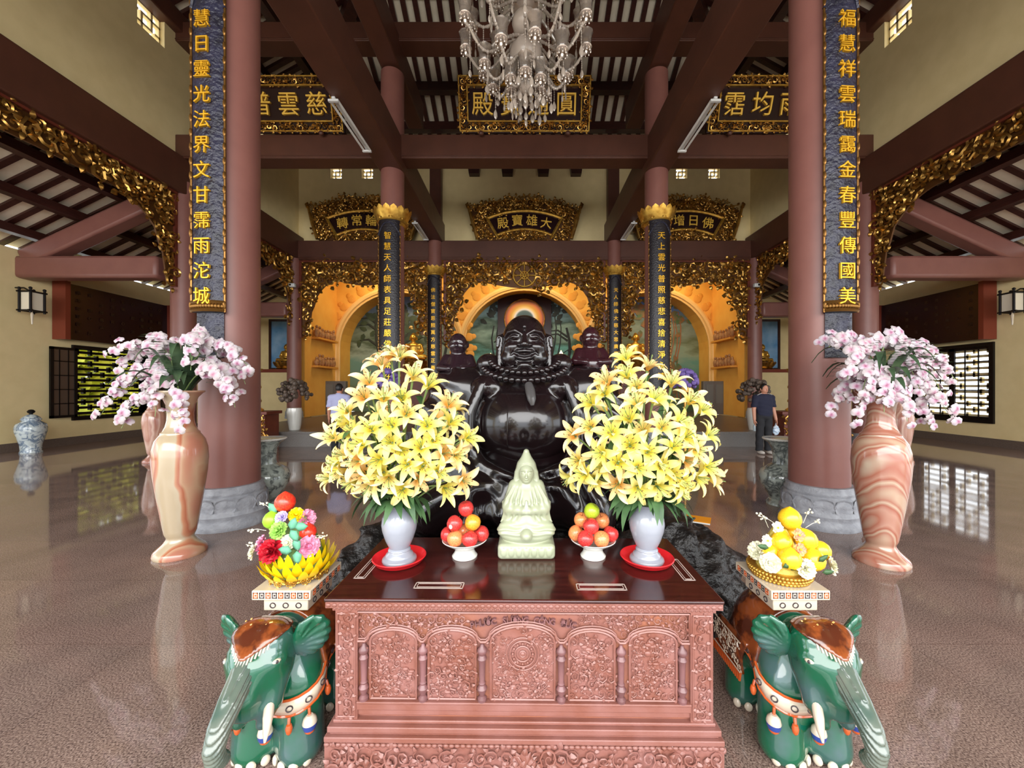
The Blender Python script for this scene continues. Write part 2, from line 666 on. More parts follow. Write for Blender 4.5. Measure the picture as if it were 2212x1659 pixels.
M_ROSE = wood_relief()
M_ROSED = mat('rosewood_ground', (142, 94, 84), 0.36, rgb2=(158, 100, 76), scale=6, bump=0.1, bscale=50)
M_ROSEB = mat('rosewood_colonette', (134, 92, 92), 0.32, rgb2=(116, 80, 80), scale=8)
M_TOP = mat('dark_rosewood_top', (74, 30, 26), 0.13, rgb2=(56, 21, 19), scale=6, stretch=(1, 9, 1), coat=0.35, bump=0.01, bscale=70)
M_PEARL = mat('pearl_inlay', (206, 190, 180), 0.35)


def floor_mat():
    m = mat('polished_granite', (150, 128, 122), 0.11, spec=0.55)
    nt, L = m.node_tree, m.node_tree.links
    b = nt.nodes['Principled BSDF']
    tc = nt.nodes.new('ShaderNodeTexCoord')
    n1 = nt.nodes.new('ShaderNodeTexNoise')
    n1.inputs['Scale'].default_value = 130
    n1.inputs['Detail'].default_value = 5
    L.new(tc.outputs['Object'], n1.inputs['Vector'])
    c = ramp_nodes(m, n1.outputs['Fac'], [(0.34, (84, 70, 66)), (0.46, (132, 111, 103)), (0.56, (158, 136, 126)), (0.68, (184, 164, 153))])
    n2 = nt.nodes.new('ShaderNodeTexNoise')
    n2.inputs['Scale'].default_value = 2.2
    L.new(tc.outputs['Object'], n2.inputs['Vector'])
    br = nt.nodes.new('ShaderNodeTexBrick')
    br.offset = 0.0
    br.inputs['Scale'].default_value = 1.0
    br.inputs['Brick Width'].default_value = 0.8
    br.inputs['Row Height'].default_value = 0.8
    br.inputs['Mortar Size'].default_value = 0.0022
    br.inputs['Color1'].default_value = (0.93, 0.93, 0.93, 1)
    br.inputs['Color2'].default_value = (1.05, 1.03, 1.0, 1)
    br.inputs['Mortar'].default_value = (0.62, 0.58, 0.56, 1)
    L.new(tc.outputs['Object'], br.inputs['Vector'])
    mx = nt.nodes.new('ShaderNodeMix')
    mx.data_type = 'RGBA'
    mx.blend_type = 'MULTIPLY'
    mx.inputs[0].default_value = 1
    L.new(c, mx.inputs[6])
    L.new(br.outputs['Color'], mx.inputs[7])
    mx2 = nt.nodes.new('ShaderNodeMix')
    mx2.data_type = 'RGBA'
    mx2.blend_type = 'MULTIPLY'
    mx2.inputs[0].default_value = 0.5
    L.new(mx.outputs[2], mx2.inputs[6])
    L.new(ramp_nodes(m, n2.outputs['Fac'], [(0.35, (205, 200, 196)), (0.65, (255, 250, 246))]), mx2.inputs[7])
    L.new(mx2.outputs[2], b.inputs['Base Color'])
    mr = nt.nodes.new('ShaderNodeMapRange')
    mr.inputs['To Min'].default_value = 0.025
    mr.inputs['To Max'].default_value = 0.085
    L.new(n2.outputs['Fac'], mr.inputs['Value'])
    L.new(mr.outputs['Result'], b.inputs['Roughness'])
    return m


M_FLOOR = floor_mat()


def onyx_mat(name, axis, stops, scale):
    m = mat(name, (220, 180, 150), 0.16, coat=0.5, sss=0.1)
    nt, L = m.node_tree, m.node_tree.links
    tc = nt.nodes.new('ShaderNodeTexCoord')
    w = nt.nodes.new('ShaderNodeTexWave')
    w.wave_type = 'BANDS'
    w.bands_direction = axis
    w.inputs['Scale'].default_value = scale
    w.inputs['Distortion'].default_value = 5.5
    w.inputs['Detail'].default_value = 2.5
    w.inputs['Detail Scale'].default_value = 0.8
    L.new(tc.outputs['Object'], w.inputs['Vector'])
    n = nt.nodes.new('ShaderNodeTexNoise')
    n.inputs['Scale'].default_value = 2.4
    L.new(tc.outputs['Object'], n.inputs['Vector'])
    ad = nt.nodes.new('ShaderNodeMath')
    ad.operation = 'MULTIPLY_ADD'
    L.new(n.outputs['Fac'], ad.inputs[0])
    ad.inputs[1].default_value = 0.9
    mul = nt.nodes.new('ShaderNodeMath')
    mul.operation = 'MULTIPLY'
    mul.inputs[1].default_value = 0.55
    L.new(w.outputs['Fac'], mul.inputs[0])
    L.new(mul.outputs[0], ad.inputs[2])
    sb = nt.nodes.new('ShaderNodeMath')
    sb.operation = 'SUBTRACT'
    sb.inputs[1].default_value = 0.22
    L.new(ad.outputs[0], sb.inputs[0])
    L.new(ramp_nodes(m, sb.outputs[0], stops), nt.nodes['Principled BSDF'].inputs['Base Color'])
    return m


M_ONYX1 = onyx_mat('cream_onyx', 'X', [(0.2, (178, 160, 132)), (0.42, (186, 170, 144)), (0.5, (186, 132, 100)), (0.62, (170, 100, 74)), (0.7, (190, 154, 124)), (0.85, (180, 120, 98))], 0.9)
M_ONYX2 = onyx_mat('banded_onyx', 'DIAGONAL', [(0.15, (190, 160, 136)), (0.32, (172, 112, 92)), (0.42, (196, 172, 148)), (0.52, (166, 94, 74)), (0.62, (188, 142, 122)), (0.75, (172, 108, 88)), (0.9, (198, 180, 158))], 1.6)
M_ONYX3 = onyx_mat('rose_onyx', 'Y', [(0.2, (206, 160, 140)), (0.45, (186, 132, 114)), (0.6, (216, 180, 160)), (0.8, (176, 120, 104))], 1.2)


def porcelain(name, base, ink, scale, lo, hi):
    m = mat(name, base, 0.12, coat=0.6)
    nt, L = m.node_tree, m.node_tree.links
    tc = nt.nodes.new('ShaderNodeTexCoord')
    n = nt.nodes.new('ShaderNodeTexNoise')
    n.inputs['Scale'].default_value = scale
    n.inputs['Detail'].default_value = 4
    n.inputs['Distortion'].default_value = 1.2
    L.new(tc.outputs['Object'], n.inputs['Vector'])
    L.new(ramp_nodes(m, n.outputs['Fac'], [(lo, base), (hi, ink), (hi + 0.1, base)]), nt.nodes['Principled BSDF'].inputs['Base Color'])
    return m


M_PORC = porcelain('blue_white_porcelain', (196, 206, 206), (96, 116, 140), 7, 0.44, 0.56)
M_CRACK = porcelain('grey_celadon', (158, 166, 158), (74, 80, 80), 8, 0.42, 0.6)


def petal_mat(name, tip, throat, r0, r1, mid=None, sheen=0.0, back=None):
    """petals coloured by distance from the flower's own centre"""
    m = mat(name, tip, 0.5, sss=0.0)
    nt, L = m.node_tree, m.node_tree.links
    tc = nt.nodes.new('ShaderNodeTexCoord')
    ln = nt.nodes.new('ShaderNodeVectorMath')
    ln.operation = 'LENGTH'
    L.new(tc.outputs['Object'], ln.inputs[0])
    mr = nt.nodes.new('ShaderNodeMapRange')
    mr.inputs['From Min'].default_value = r0
    mr.inputs['From Max'].default_value = r1
    L.new(ln.outputs['Value'], mr.inputs['Value'])
    stops = [(0.0, throat), (0.5, mid or tip), (1.0, tip)]
    col = ramp_nodes(m, mr.outputs['Result'], stops)
    b = nt.nodes['Principled BSDF']
    L.new(col, b.inputs['Base Color'])
    tr = nt.nodes.new('ShaderNodeBsdfTranslucent')
    L.new(col, tr.inputs['Color'])
    mx = nt.nodes.new('ShaderNodeMixShader')
    mx.inputs[0].default_value = 0.25
    L.new(b.outputs[0], mx.inputs[1])
    L.new(tr.outputs[0], mx.inputs[2])
    L.new(mx.outputs[0], nt.nodes['Material Output'].inputs['Surface'])
    return m


M_LILY = [petal_mat('lemon_lily', (252, 246, 196), (238, 222, 80), 0.02, 0.13, (250, 238, 146)),
          petal_mat('cream_lily', (252, 242, 212), (240, 206, 90), 0.02, 0.13, (250, 234, 172)),
          petal_mat('peach_lily', (252, 236, 206), (240, 180, 80), 0.02, 0.13, (250, 220, 164))]
M_ANTHER = mat('brown_anther', (110, 70, 30), 0.7)
M_ORCHID = [petal_mat('pale_orchid', (218, 208, 214), (170, 60, 116), 0.006, 0.034, (212, 178, 196)),
            petal_mat('blush_orchid', (216, 206, 206), (184, 96, 134), 0.005, 0.036, (210, 184, 194))]


def fruit_mat(name, a, b, scale=3.0):
    return mat(name, a, 0.25, rgb2=b, scale=scale, coat=0.25, contrast=(0.35, 0.7), bump=0.02, bscale=80)


M_APPLE = [fruit_mat('crimson_apple', (196, 30, 44), (222, 84, 70), 9), fruit_mat('blushed_apple', (226, 110, 76), (236, 170, 96), 9),
           fruit_mat('golden_apple', (240, 186, 50), (232, 120, 54), 9), fruit_mat('green_apple', (158, 186, 40), (190, 200, 60), 9)]
M_PEACHY = fruit_mat('yellow_fruit', (250, 210, 40), (246, 176, 40), 10)
M_PEACHR = fruit_mat('red_fruit', (240, 44, 34), (246, 84, 50), 6)


def landscape_mat(name, kind):
    """painted lake scene: flat artwork on the niche wall"""
    m = mat(name, (90, 130, 120), 0.55)
    nt, L = m.node_tree, m.node_tree.links
    tc = nt.nodes.new('ShaderNodeTexCoord')
    sp = nt.nodes.new('ShaderNodeSeparateXYZ')
    L.new(tc.outputs['Object'], sp.inputs[0])
    n = nt.nodes.new('ShaderNodeTexNoise')
    n.inputs['Scale'].default_value = 0.9
    n.inputs['Detail'].default_value = 5
    mp = nt.nodes.new('ShaderNodeMapping')
    mp.inputs['Scale'].default_value = (0.9, 1, 2.2)
    L.new(tc.outputs['Object'], mp.inputs['Vector'])
    L.new(mp.outputs['Vector'], n.inputs['Vector'])
    ad = nt.nodes.new('ShaderNodeMath')
    ad.operation = 'MULTIPLY_ADD'
    L.new(n.outputs['Fac'], ad.inputs[0])
    ad.inputs[1].default_value = 2.4
    L.new(sp.outputs['Z'], ad.inputs[2])
    mr = nt.nodes.new('ShaderNodeMapRange')
    mr.inputs['From Min'].default_value = 2.4
    mr.inputs['From Max'].default_value = 7.6
    L.new(ad.outputs[0], mr.inputs['Value'])
    st = {'a': [(0, (120, 140, 112)), (0.3, (104, 142, 128)), (0.42, (150, 164, 146)), (0.5, (70, 84, 58)), (0.62, (120, 132, 112)), (0.72, (52, 64, 46)), (0.86, (112, 130, 152)), (1, (88, 112, 160))],
          'b': [(0, (40, 118, 112)), (0.3, (60, 146, 138)), (0.4, (100, 164, 156)), (0.48, (60, 92, 74)), (0.6, (136, 164, 152)), (0.7, (52, 78, 70)), (0.84, (130, 168, 180)), (1, (84, 124, 132))],
          'c': [(0, (88, 112, 84)), (0.3, (92, 140, 124)), (0.42, (134, 150, 124)), (0.52, (96, 104, 70)), (0.64, (130, 142, 124)), (0.74, (96, 110, 90)), (0.86, (92, 128, 186)), (1, (76, 112, 190))]}[kind]
    L.new(ramp_nodes(m, mr.outputs['Result'], st), nt.nodes['Principled BSDF'].inputs['Base Color'])
    return m


def halo_mat():
    m = mat('halo_paint', (200, 120, 30), 0.4)
    nt, L = m.node_tree, m.node_tree.links
    tc = nt.nodes.new('ShaderNodeTexCoord')
    ln = nt.nodes.new('ShaderNodeVectorMath')
    ln.operation = 'LENGTH'
    L.new(tc.outputs['Object'], ln.inputs[0])
    L.new(ramp_nodes(m, ln.outputs['Value'], [(0.3, (40, 70, 80)), (0.42, (60, 90, 96)), (0.5, (220, 214, 220)), (0.58, (226, 190, 120)), (0.68, (206, 150, 30)), (0.84, (200, 100, 20)), (0.95, (120, 44, 14)), (1.0, (90, 40, 20))]),
          nt.nodes['Principled BSDF'].inputs['Base Color'])
    return m


M_HALO = halo_mat()
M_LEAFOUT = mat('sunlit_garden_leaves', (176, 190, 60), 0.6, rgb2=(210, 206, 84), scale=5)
# ---------------------------------------------------------------- the hall: floor, walls, roof
XC, XA, XW = 3.5, 9.05, 12.8            # rows of columns, clerestory line, outer walls
Y1, Y2, Y3, YB = 4.6, 10.2, 15.4, 18.3   # rows of columns, shrine wall
ZB = 7.3                                 # underside of the main beams
YF = -4.2                                # open temple front
PLAT = 0.41


def wall(name, axis, at, th, u0, u1, z0, z1, holes, m):
    """wall across (axis 'y': runs along y at x=at) with rectangular openings"""
    mb = MB()
    us = sorted({u0, u1, *[h[0] for h in holes], *[h[1] for h in holes]})
    zs = sorted({z0, z1, *[h[2] for h in holes], *[h[3] for h in holes]})
    for i in range(len(us) - 1):
        for j in range(len(zs) - 1):
            cu, cz = (us[i] + us[i + 1]) / 2, (zs[j] + zs[j + 1]) / 2
            if any(h[0] < cu < h[1] and h[2] < cz < h[3] for h in holes):
                continue
            if axis == 'y':
                mb.box(at - th / 2, us[i], zs[j], at + th / 2, us[i + 1], zs[j + 1])
            else:
                mb.box(us[i], at - th / 2, zs[j], us[i + 1], at + th / 2, zs[j + 1])
    return struct(mb.build(name, m))


struct(MB().box(-XW - 0.3, YF, -0.15, XW + 0.3, 22.3, 0).build('floor', M_FLOOR))
pl = MB().box(-8.6, 10.45, 0.0, 8.6, 22, PLAT - 0.05)
pl.box(-8.64, 10.41, PLAT - 0.05, 8.64, 22, PLAT)
struct(pl.build('floor_dais', M_STEP))

WL = (10.95, 13.0, 0.78, 2.72)
WR = (10.55, 12.55, 0.72, 2.76)
wall('wall_left', 'y', -XW - 0.12, 0.24, YF, 22.2, 0, 5.1, [WL, (3.4, 8.2, 0.0, 3.8), (-3.0, 2.8, 0.0, 3.8)], M_WALL)  # the two big unseen openings are added to bring daylight into the aisle
wall('wall_right', 'y', XW + 0.12, 0.24, YF, 22.2, 0, 5.1, [WR, (3.4, 8.2, 0.0, 3.8), (-3.0, 2.8, 0.0, 3.8)], M_WALL)  # same pair of unseen openings, added to brighten the aisle
VENT_Y = [(8.98, 9.66, 10.14, 10.82), (2.2, 2.9, 10.14, 10.82), (12.6, 13.3, 10.14, 10.82)]
wall('wall_left_upper', 'y', -XA - 0.12, 0.24, YF, Y3, 7.58, 11.1, VENT_Y, M_WALL)
wall('wall_right_upper', 'y', XA + 0.12, 0.24, YF, Y3, 7.58, 11.1, VENT_Y, M_WALL)
VENT_X = [(x - 0.22, x + 0.22, 10.0, 10.48) for x in (-7.55, -6.3, 6.3, 7.6)]
wall('wall_back_upper', 'x', Y3 + 0.12, 0.24, -XA - 0.2, XA + 0.2, 7.36, 11.1, VENT_X, M_WALL)


def fret(M, a, b, mb, t=0.07, d=0.1):
    """square key-fret of bars filling a x b in the local xy plane"""
    for (x0, y0, x1, y1) in ((0, 0.28, 0.72, 0.36), (0.28, 0.64, 1, 0.72), (0.28, 0, 0.36, 0.64), (0.64, 0.36, 0.72, 1), (0, 0, 1, 0.05), (0, 0.95, 1, 1), (0, 0, 0.05, 1), (0.95, 0, 1, 1), (0, 0.64, 0.2, 0.72), (0.8, 0.28, 1, 0.36)):
        mb.box(x0 * a - a / 2, y0 * b - b / 2, -d / 2, x1 * a - a / 2, y1 * b - b / 2, d / 2, M)


for k, sx in enumerate((-1, 1)):
    v = VENT_Y[0]
    mb = MB()
    fret(Matrix.Translation((sx * (XA + 0.16), (v[0] + v[1]) / 2, (v[2] + v[3]) / 2)) @ UPX, v[1] - v[0], v[3] - v[2], mb)
    tag(mb.build('wall_vent', M_WALL), 'square fret vent high in the upper wall over the %s aisle' % ('left', 'right')[k], 'vent', 'fret vents under the roof')
for x0, x1, z0, z1 in VENT_X:
    mb = MB()
    fret(Matrix.Translation(((x0 + x1) / 2, Y3 + 0.16, (z0 + z1) / 2)) @ UP, x1 - x0, z1 - z0, mb)
    tag(mb.build('wall_vent', M_WALL), 'small fret vent under the beam above the %s plaque' % ('far left fan' if x0 < 0 else 'far right fan'), 'vent', 'fret vents above the %s fan plaque' % ('left' if x0 < 0 else 'right'))

struct(MB().box(-XW - 0.3, YF - 0.2, 6.3, XW + 0.3, YF, 11.3).build('wall_front_light_block', M_WALL))  # unseen wall over the front opening, added to hold back high daylight
# skirting
for nm, x in (('baseboard_left', -XW + 0.02), ('baseboard_right', XW - 0.02)):
    struct(MB().box(min(x, x - math.copysign(0.04, x) * -1), YF, 0, max(x, x + math.copysign(0.04, x)), 18, 0.22).build(nm, M_SKIRT))
    o = COL.objects[nm]

# aisle end walls with blue panel, shrine walls
wall('wall_back', 'x', 18.42, 0.24, -XW, -XA - 0.3, 0, 7, [], M_WALL)
wall('wall_back.001', 'x', 18.42, 0.24, XA + 0.3, XW, 0, 7, [], M_WALL)


def roof_plane(P, name, z_of, mir=1):
    pass


# --- main hip roof: eaves 11.1, rises to the middle
S_R = 0.55
RX, RY0, RY1, RZ = XA + 0.35, YF - 0.4, Y3 + 0.35, 11.1
YC = (RY0 + RY1) / 2
hx, hy = RX, (RY1 - RY0) / 2
ridge = RZ + S_R * hx
V = [(-RX, RY0, RZ), (RX, RY0, RZ), (RX, RY1, RZ), (-RX, RY1, RZ), (0, RY0 + hx, ridge), (0, RY1 - hx, ridge)]
mb = MB()
mb.add(V, [(0, 1, 4), (1, 2, 5, 4), (2, 3, 5), (3, 0, 4, 5)], smooth=False)
ceiling = struct(mb.build('ceiling', M_BOARD))


def roof_bars(kind):
    mb = MB()
    dz = 0.06 if kind == 'rafter' else 0.2
    if kind == 'rafter':
        w, h, step = 0.15, 0.1, 0.375
        k = int(2 * RX / step)
        for i in range(k + 1):
            x = -RX + (i + 0.5) * 2 * RX / (k + 1)
            ln = hx - abs(x)
            z1 = RZ + S_R * ln
            for y0, s in ((RY1, -1), (RY0, 1)):
                mb.beam((x, y0, RZ - dz), (x, y0 + s * ln, z1 - dz), w, h)
        k = int(2 * hy / step)
        for i in range(k + 1):
            y = RY0 + (i + 0.5) * 2 * hy / (k + 1)
            ln = min(hx, y - RY0, RY1 - y)
            for s in (-1, 1):
                mb.beam((s * RX, y, RZ - dz), (s * (RX - ln), y, RZ + S_R * ln - dz), w, h)
    else:
        for q in range(1, 8):
            r = q * 1.12
            z = RZ + S_R * r - dz
            a, b, c = RX - r, RY0 + r, RY1 - r
            mb.beam((-a, c, z), (a, c, z), 0.26, 0.3)
            mb.beam((-a, b, z), (a, b, z), 0.26, 0.3)
            for s in (-1, 1):
                mb.beam((s * a, b, z), (s * a, c, z), 0.26, 0.3)
        for sx in (-1, 1):
            for y0, y1 in ((RY0, RY0 + hx), (RY1, RY1 - hx)):
                mb.beam((sx * RX, y0, RZ - 0.3), (0, y1, ridge - 0.3), 0.34, 0.4)
        mb.beam((0, RY0 + hx, ridge - 0.3), (0, RY1 - hx, ridge - 0.3), 0.34, 0.4)
    return mb


roof_bars('rafter').build('rafters', M_DARKWOOD, ceiling)
roof_bars('purlin').build('purlins', M_DARKWOOD, ceiling)

# --- lower lean-to roofs over the side aisles
SA, ZA0 = 0.485, 5.02
for nm, s in (('ceiling_aisle', -1), ('ceiling_aisle.001', 1)):
    mb = MB()
    z1 = ZA0 + SA * (XW - XA) + 0.35
    z0 = ZA0 + 0.35 - 0.3 * SA
    mb.add([(s * (XW + 0.3), YF, z0), (s * XA, YF, z1), (s * XA, 19, z1), (s * (XW + 0.3), 19, z0)], [(0, 1, 2, 3)], smooth=False)
    ca = struct(mb.build(nm, M_BOARD))
    mb = MB()
    k = int((19 - YF) / 0.4)
    for i in range(k):
        y = YF + (i + 0.5) * 0.4
        mb.beam((s * (XW + 0.3), y, z0 - 0.03), (s * XA, y, z1 - 0.03), 0.13, 0.05)
    mb.build('rafters', M_DARKWOOD, ca)
    mb = MB()
    for q in (0.5, 1.55, 2.6):
        z = z0 + SA * (q + 0.3) - 0.2
        mb.beam((s * (XW - q), YF, z), (s * (XW - q), 18.3, z), 0.22, 0.2)
    mb.build('purlins', M_DARKWOOD, ca)
# flat ceiling over the shrine
struct(MB().box(-XA, Y3 + 0.2, 7.5, XA, YB + 0.2, 7.6).build('ceiling_shrine', M_BEAM))
for s in (-1, 1):
    struct(MB().box(s * XA - 0.1, Y3 + 0.25, PLAT, s * XA + 0.1, YB, 7.5).build('wall_shrine_side', M_ORANGE))

# ---------------------------------------------------------------- columns
BASEP = [(0.40, 0), (0.41, 0.03), (0.40, 0.07), (0.385, 0.10), (0.39, 0.13), (0.40, 0.16), (0.385, 0.19), (0.375, 0.22), (0.385, 0.26), (0.38, 0.31), (0.36, 0.35), (0.345, 0.37), (0.35, 0.39), (0.35, 0.41), (0.335, 0.43), (0.335, 0.47), (0.30, 0.475)]


def column(x, y, z0, z1, r, label, base=1.0, group=None):
    t = thing('column', label, 'column', (x, y, z0), 0, group)
    MB().lathe([(r * 1.01, 0.44 * base), (r, 1.2), (r * 0.985, z1 - z0)], 40).build('shaft', M_PAINT, t)
    mb = MB().lathe([(q * base, z * base) for q, z in BASEP], 48, wav=lambda a, z: 1 + 0.012 * math.cos(16 * a) * math.sin(PI * min(1, max(0, (z / base - 0.08) / 0.3))))
    for k in range(12):          # carved petals round the drum
        a = 2 * PI * k / 12
        mb.add(*_petal(0.11 * base, 0.1 * base), M=TM((0.375 * base * math.cos(a), 0.375 * base * math.sin(a), 0.28 * base)) @ Matrix.Rotation(a - PI / 2, 4, 'Z') @ UP)
    mb.build('stone_base', M_STONEBASE, t)
    return t


def _petal(w, h):
    V = [(-w, 0, 0.0), (-w * 0.8, -h * 0.7, 0), (0, -h, 0), (w * 0.8, -h * 0.7, 0), (w, 0, 0), (w * 0.7, h * 0.6, 0), (0, h * 0.8, 0), (-w * 0.7, h * 0.6, 0), (0, 0, 0.03)]
    return V, [(8, i, (i + 1) % 8) for i in range(8)]


for s, nm in ((-1, 'left'), (1, 'right')):
    o = 'onyx vase of orchids on the %s' % nm
    column(s * 3.52, Y1, 0, 10.2, 0.30, 'stout brown column with grey stone base behind the %s' % o)
    column(s * XC, Y2, 0, 9.9, 0.30, 'brown column with gold lotus cap beside the %s bouquet of lilies' % nm, group='columns of the middle row')
    column(s * XC, Y3 - 0.35, PLAT, ZB + 0.3, 0.26, 'slim brown column at the %s edge of the central carved gold arch' % nm, 0.8)
    column(s * XA, Y2, 0, 7.0, 0.27, 'brown column under the carved gold bracket at the %s aisle' % nm, 0.85)
    column(s * XA, Y3 - 0.3, PLAT, 7.0, 0.25, 'dark brown column at the outer %s end of the shrine' % nm, 0.8)
    column(s * XA, Y1, 0, 7.0, 0.27, 'brown column under the %s clerestory wall near the viewer' % nm, 0.85)

# ---------------------------------------------------------------- beams


def beam(a, b, w, h, label, m=M_BEAM, edge=0.03):
    mb = MB().beam(a, b, w, h)
    return bev(tag(mb.build('roof_beam', m), label, 'beam', None), edge)


BW = 0.62
for s, nm in ((-1, 'left'), (1, 'right')):
    beam((s * XC, YF, ZB + 0.42), (s * XC, Y3, ZB + 0.42), BW, 0.84, 'long brown beam running back over the %s row of columns with tube lights' % nm)
    beam((s * XC, YF, 10.35), (s * XC, Y3 - 3, 10.35), 0.5, 0.8, 'upper brown beam running back over the %s columns under the roof' % nm)
    beam((s * XA, YF, 7.12), (s * XA, Y3, 7.12), 0.44, 0.94, 'dark beam below the %s upper ochre wall, above the gold carving' % nm)
    beam((s * XA, YF, 11.05), (s * XA, Y3, 11.05), 0.4, 0.5, 'dark wall plate along the top of the %s upper wall' % nm)
    # aisle trusses: tie beam and sloping beam
    for yy, w_ in ((Y2 - 0.35, 'by the dark framed board'), (Y3 - 0.3, 'at the far end')):
        beam((s * (XA + 0.2), yy, 4.66), (s * (XW + 0.05), yy, 4.66), 0.42, 0.56, 'brown tie beam across the %s aisle %s' % (nm, w_), M_PAINT, 0.08)
        beam((s * (XA + 0.1), yy, 6.5), (s * (XW - 0.1), yy, 4.86), 0.4, 0.46, 'sloping brown beam above the %s aisle tie beam %s' % (nm, w_), M_PAINT, 0.06)
mb = MB().beam((-XA, Y2, 7.86), (XA, Y2, 7.86), 0.5, 0.62)
mb.beam((-XA, Y2, 7.6), (XA, Y2, 7.6), 0.54, 0.035)
bev(tag(mb.build('roof_beam', M_BEAM), 'big brown cross beam under the three tilted gold framed plaques', 'beam'), 0.02)
for i_, x_ in enumerate((-2.0, -0.68, 0.75, 2.05)):  # solid dark blocks standing in for vents whose openings look dark
    tag(MB().prism([(-0.24, 0), (0.24, 0), (0.2, -0.3), (-0.2, -0.3)], 0, 0.25, Matrix.Translation((x_, Y3, 10.36)) @ UP).build('wall_dark_vent', M_DARKWOOD), 'small dark block standing in for a dark vent above the central fan plaque', 'bracket', 'dark vent blocks above the central fan plaque')
mb = MB().beam((-XA, Y2, 10.84), (XA, Y2, 10.84), 0.5, 0.5)
mb.beam((-XA, Y2, 10.64), (XA, Y2, 10.64), 0.54, 0.035)
bev(tag(mb.build('roof_beam', M_BEAM), 'upper brown cross beam behind the chandelier', 'beam'), 0.02)
mb = MB().beam((-XA, Y3 - 0.15, 6.98), (XA, Y3 - 0.15, 6.98), 0.5, 0.76)
mb.beam((-XA, Y3 - 0.15, 6.68), (XA, Y3 - 0.15, 6.68), 0.54, 0.06)
bev(tag(mb.build('roof_beam', M_BEAM), 'dark brown lintel between fan plaques above and gold carved arches below', 'beam'), 0.02)
# square posts in the back upper wall
for s, nm in ((-1, 'left'), (1, 'right')):
    bev(tag(MB().box(s * 3.5 - 0.22, Y3 - 0.35, 7.36, s * 3.5 + 0.22, Y3 + 0.0, 11.0).build('wall_post', M_BEAM), 'dark square post %s of the central fan plaque' % nm, 'post'), 0.02)

# ---------------------------------------------------------------- twin tube lights under the long beams
for s, nm in ((-1, 'left'), (1, 'right')):
    for y0, y1, q in ((7.5, 9.15, 'nearer'), (13.1, 14.6, 'farther')):
        t = thing('tube_light', 'white twin tube light on the %s long beam, the %s one' % (nm, q), 'ceiling light', (s * 3.74, (y0 + y1) / 2, ZB), 0, 'tube lights on the beams')
        L2 = (y1 - y0) / 2
        bev(MB().box(-0.035, -L2, -0.045, 0.035, L2, 0.0).build('housing', M_WHITEM, t), 0.01)
        for x in (-0.075, 0.075):
            MB().tube([(x, -L2 * 0.96, -0.06), (x, L2 * 0.96, -0.06)], 0.024, 10).build('tube', M_TUBE, t)
        for yy in (-L2, L2 - 0.05):
            MB().box(-0.1, yy, -0.1, 0.1, yy + 0.05, -0.055).build('end_cap', M_WHITEM, t)

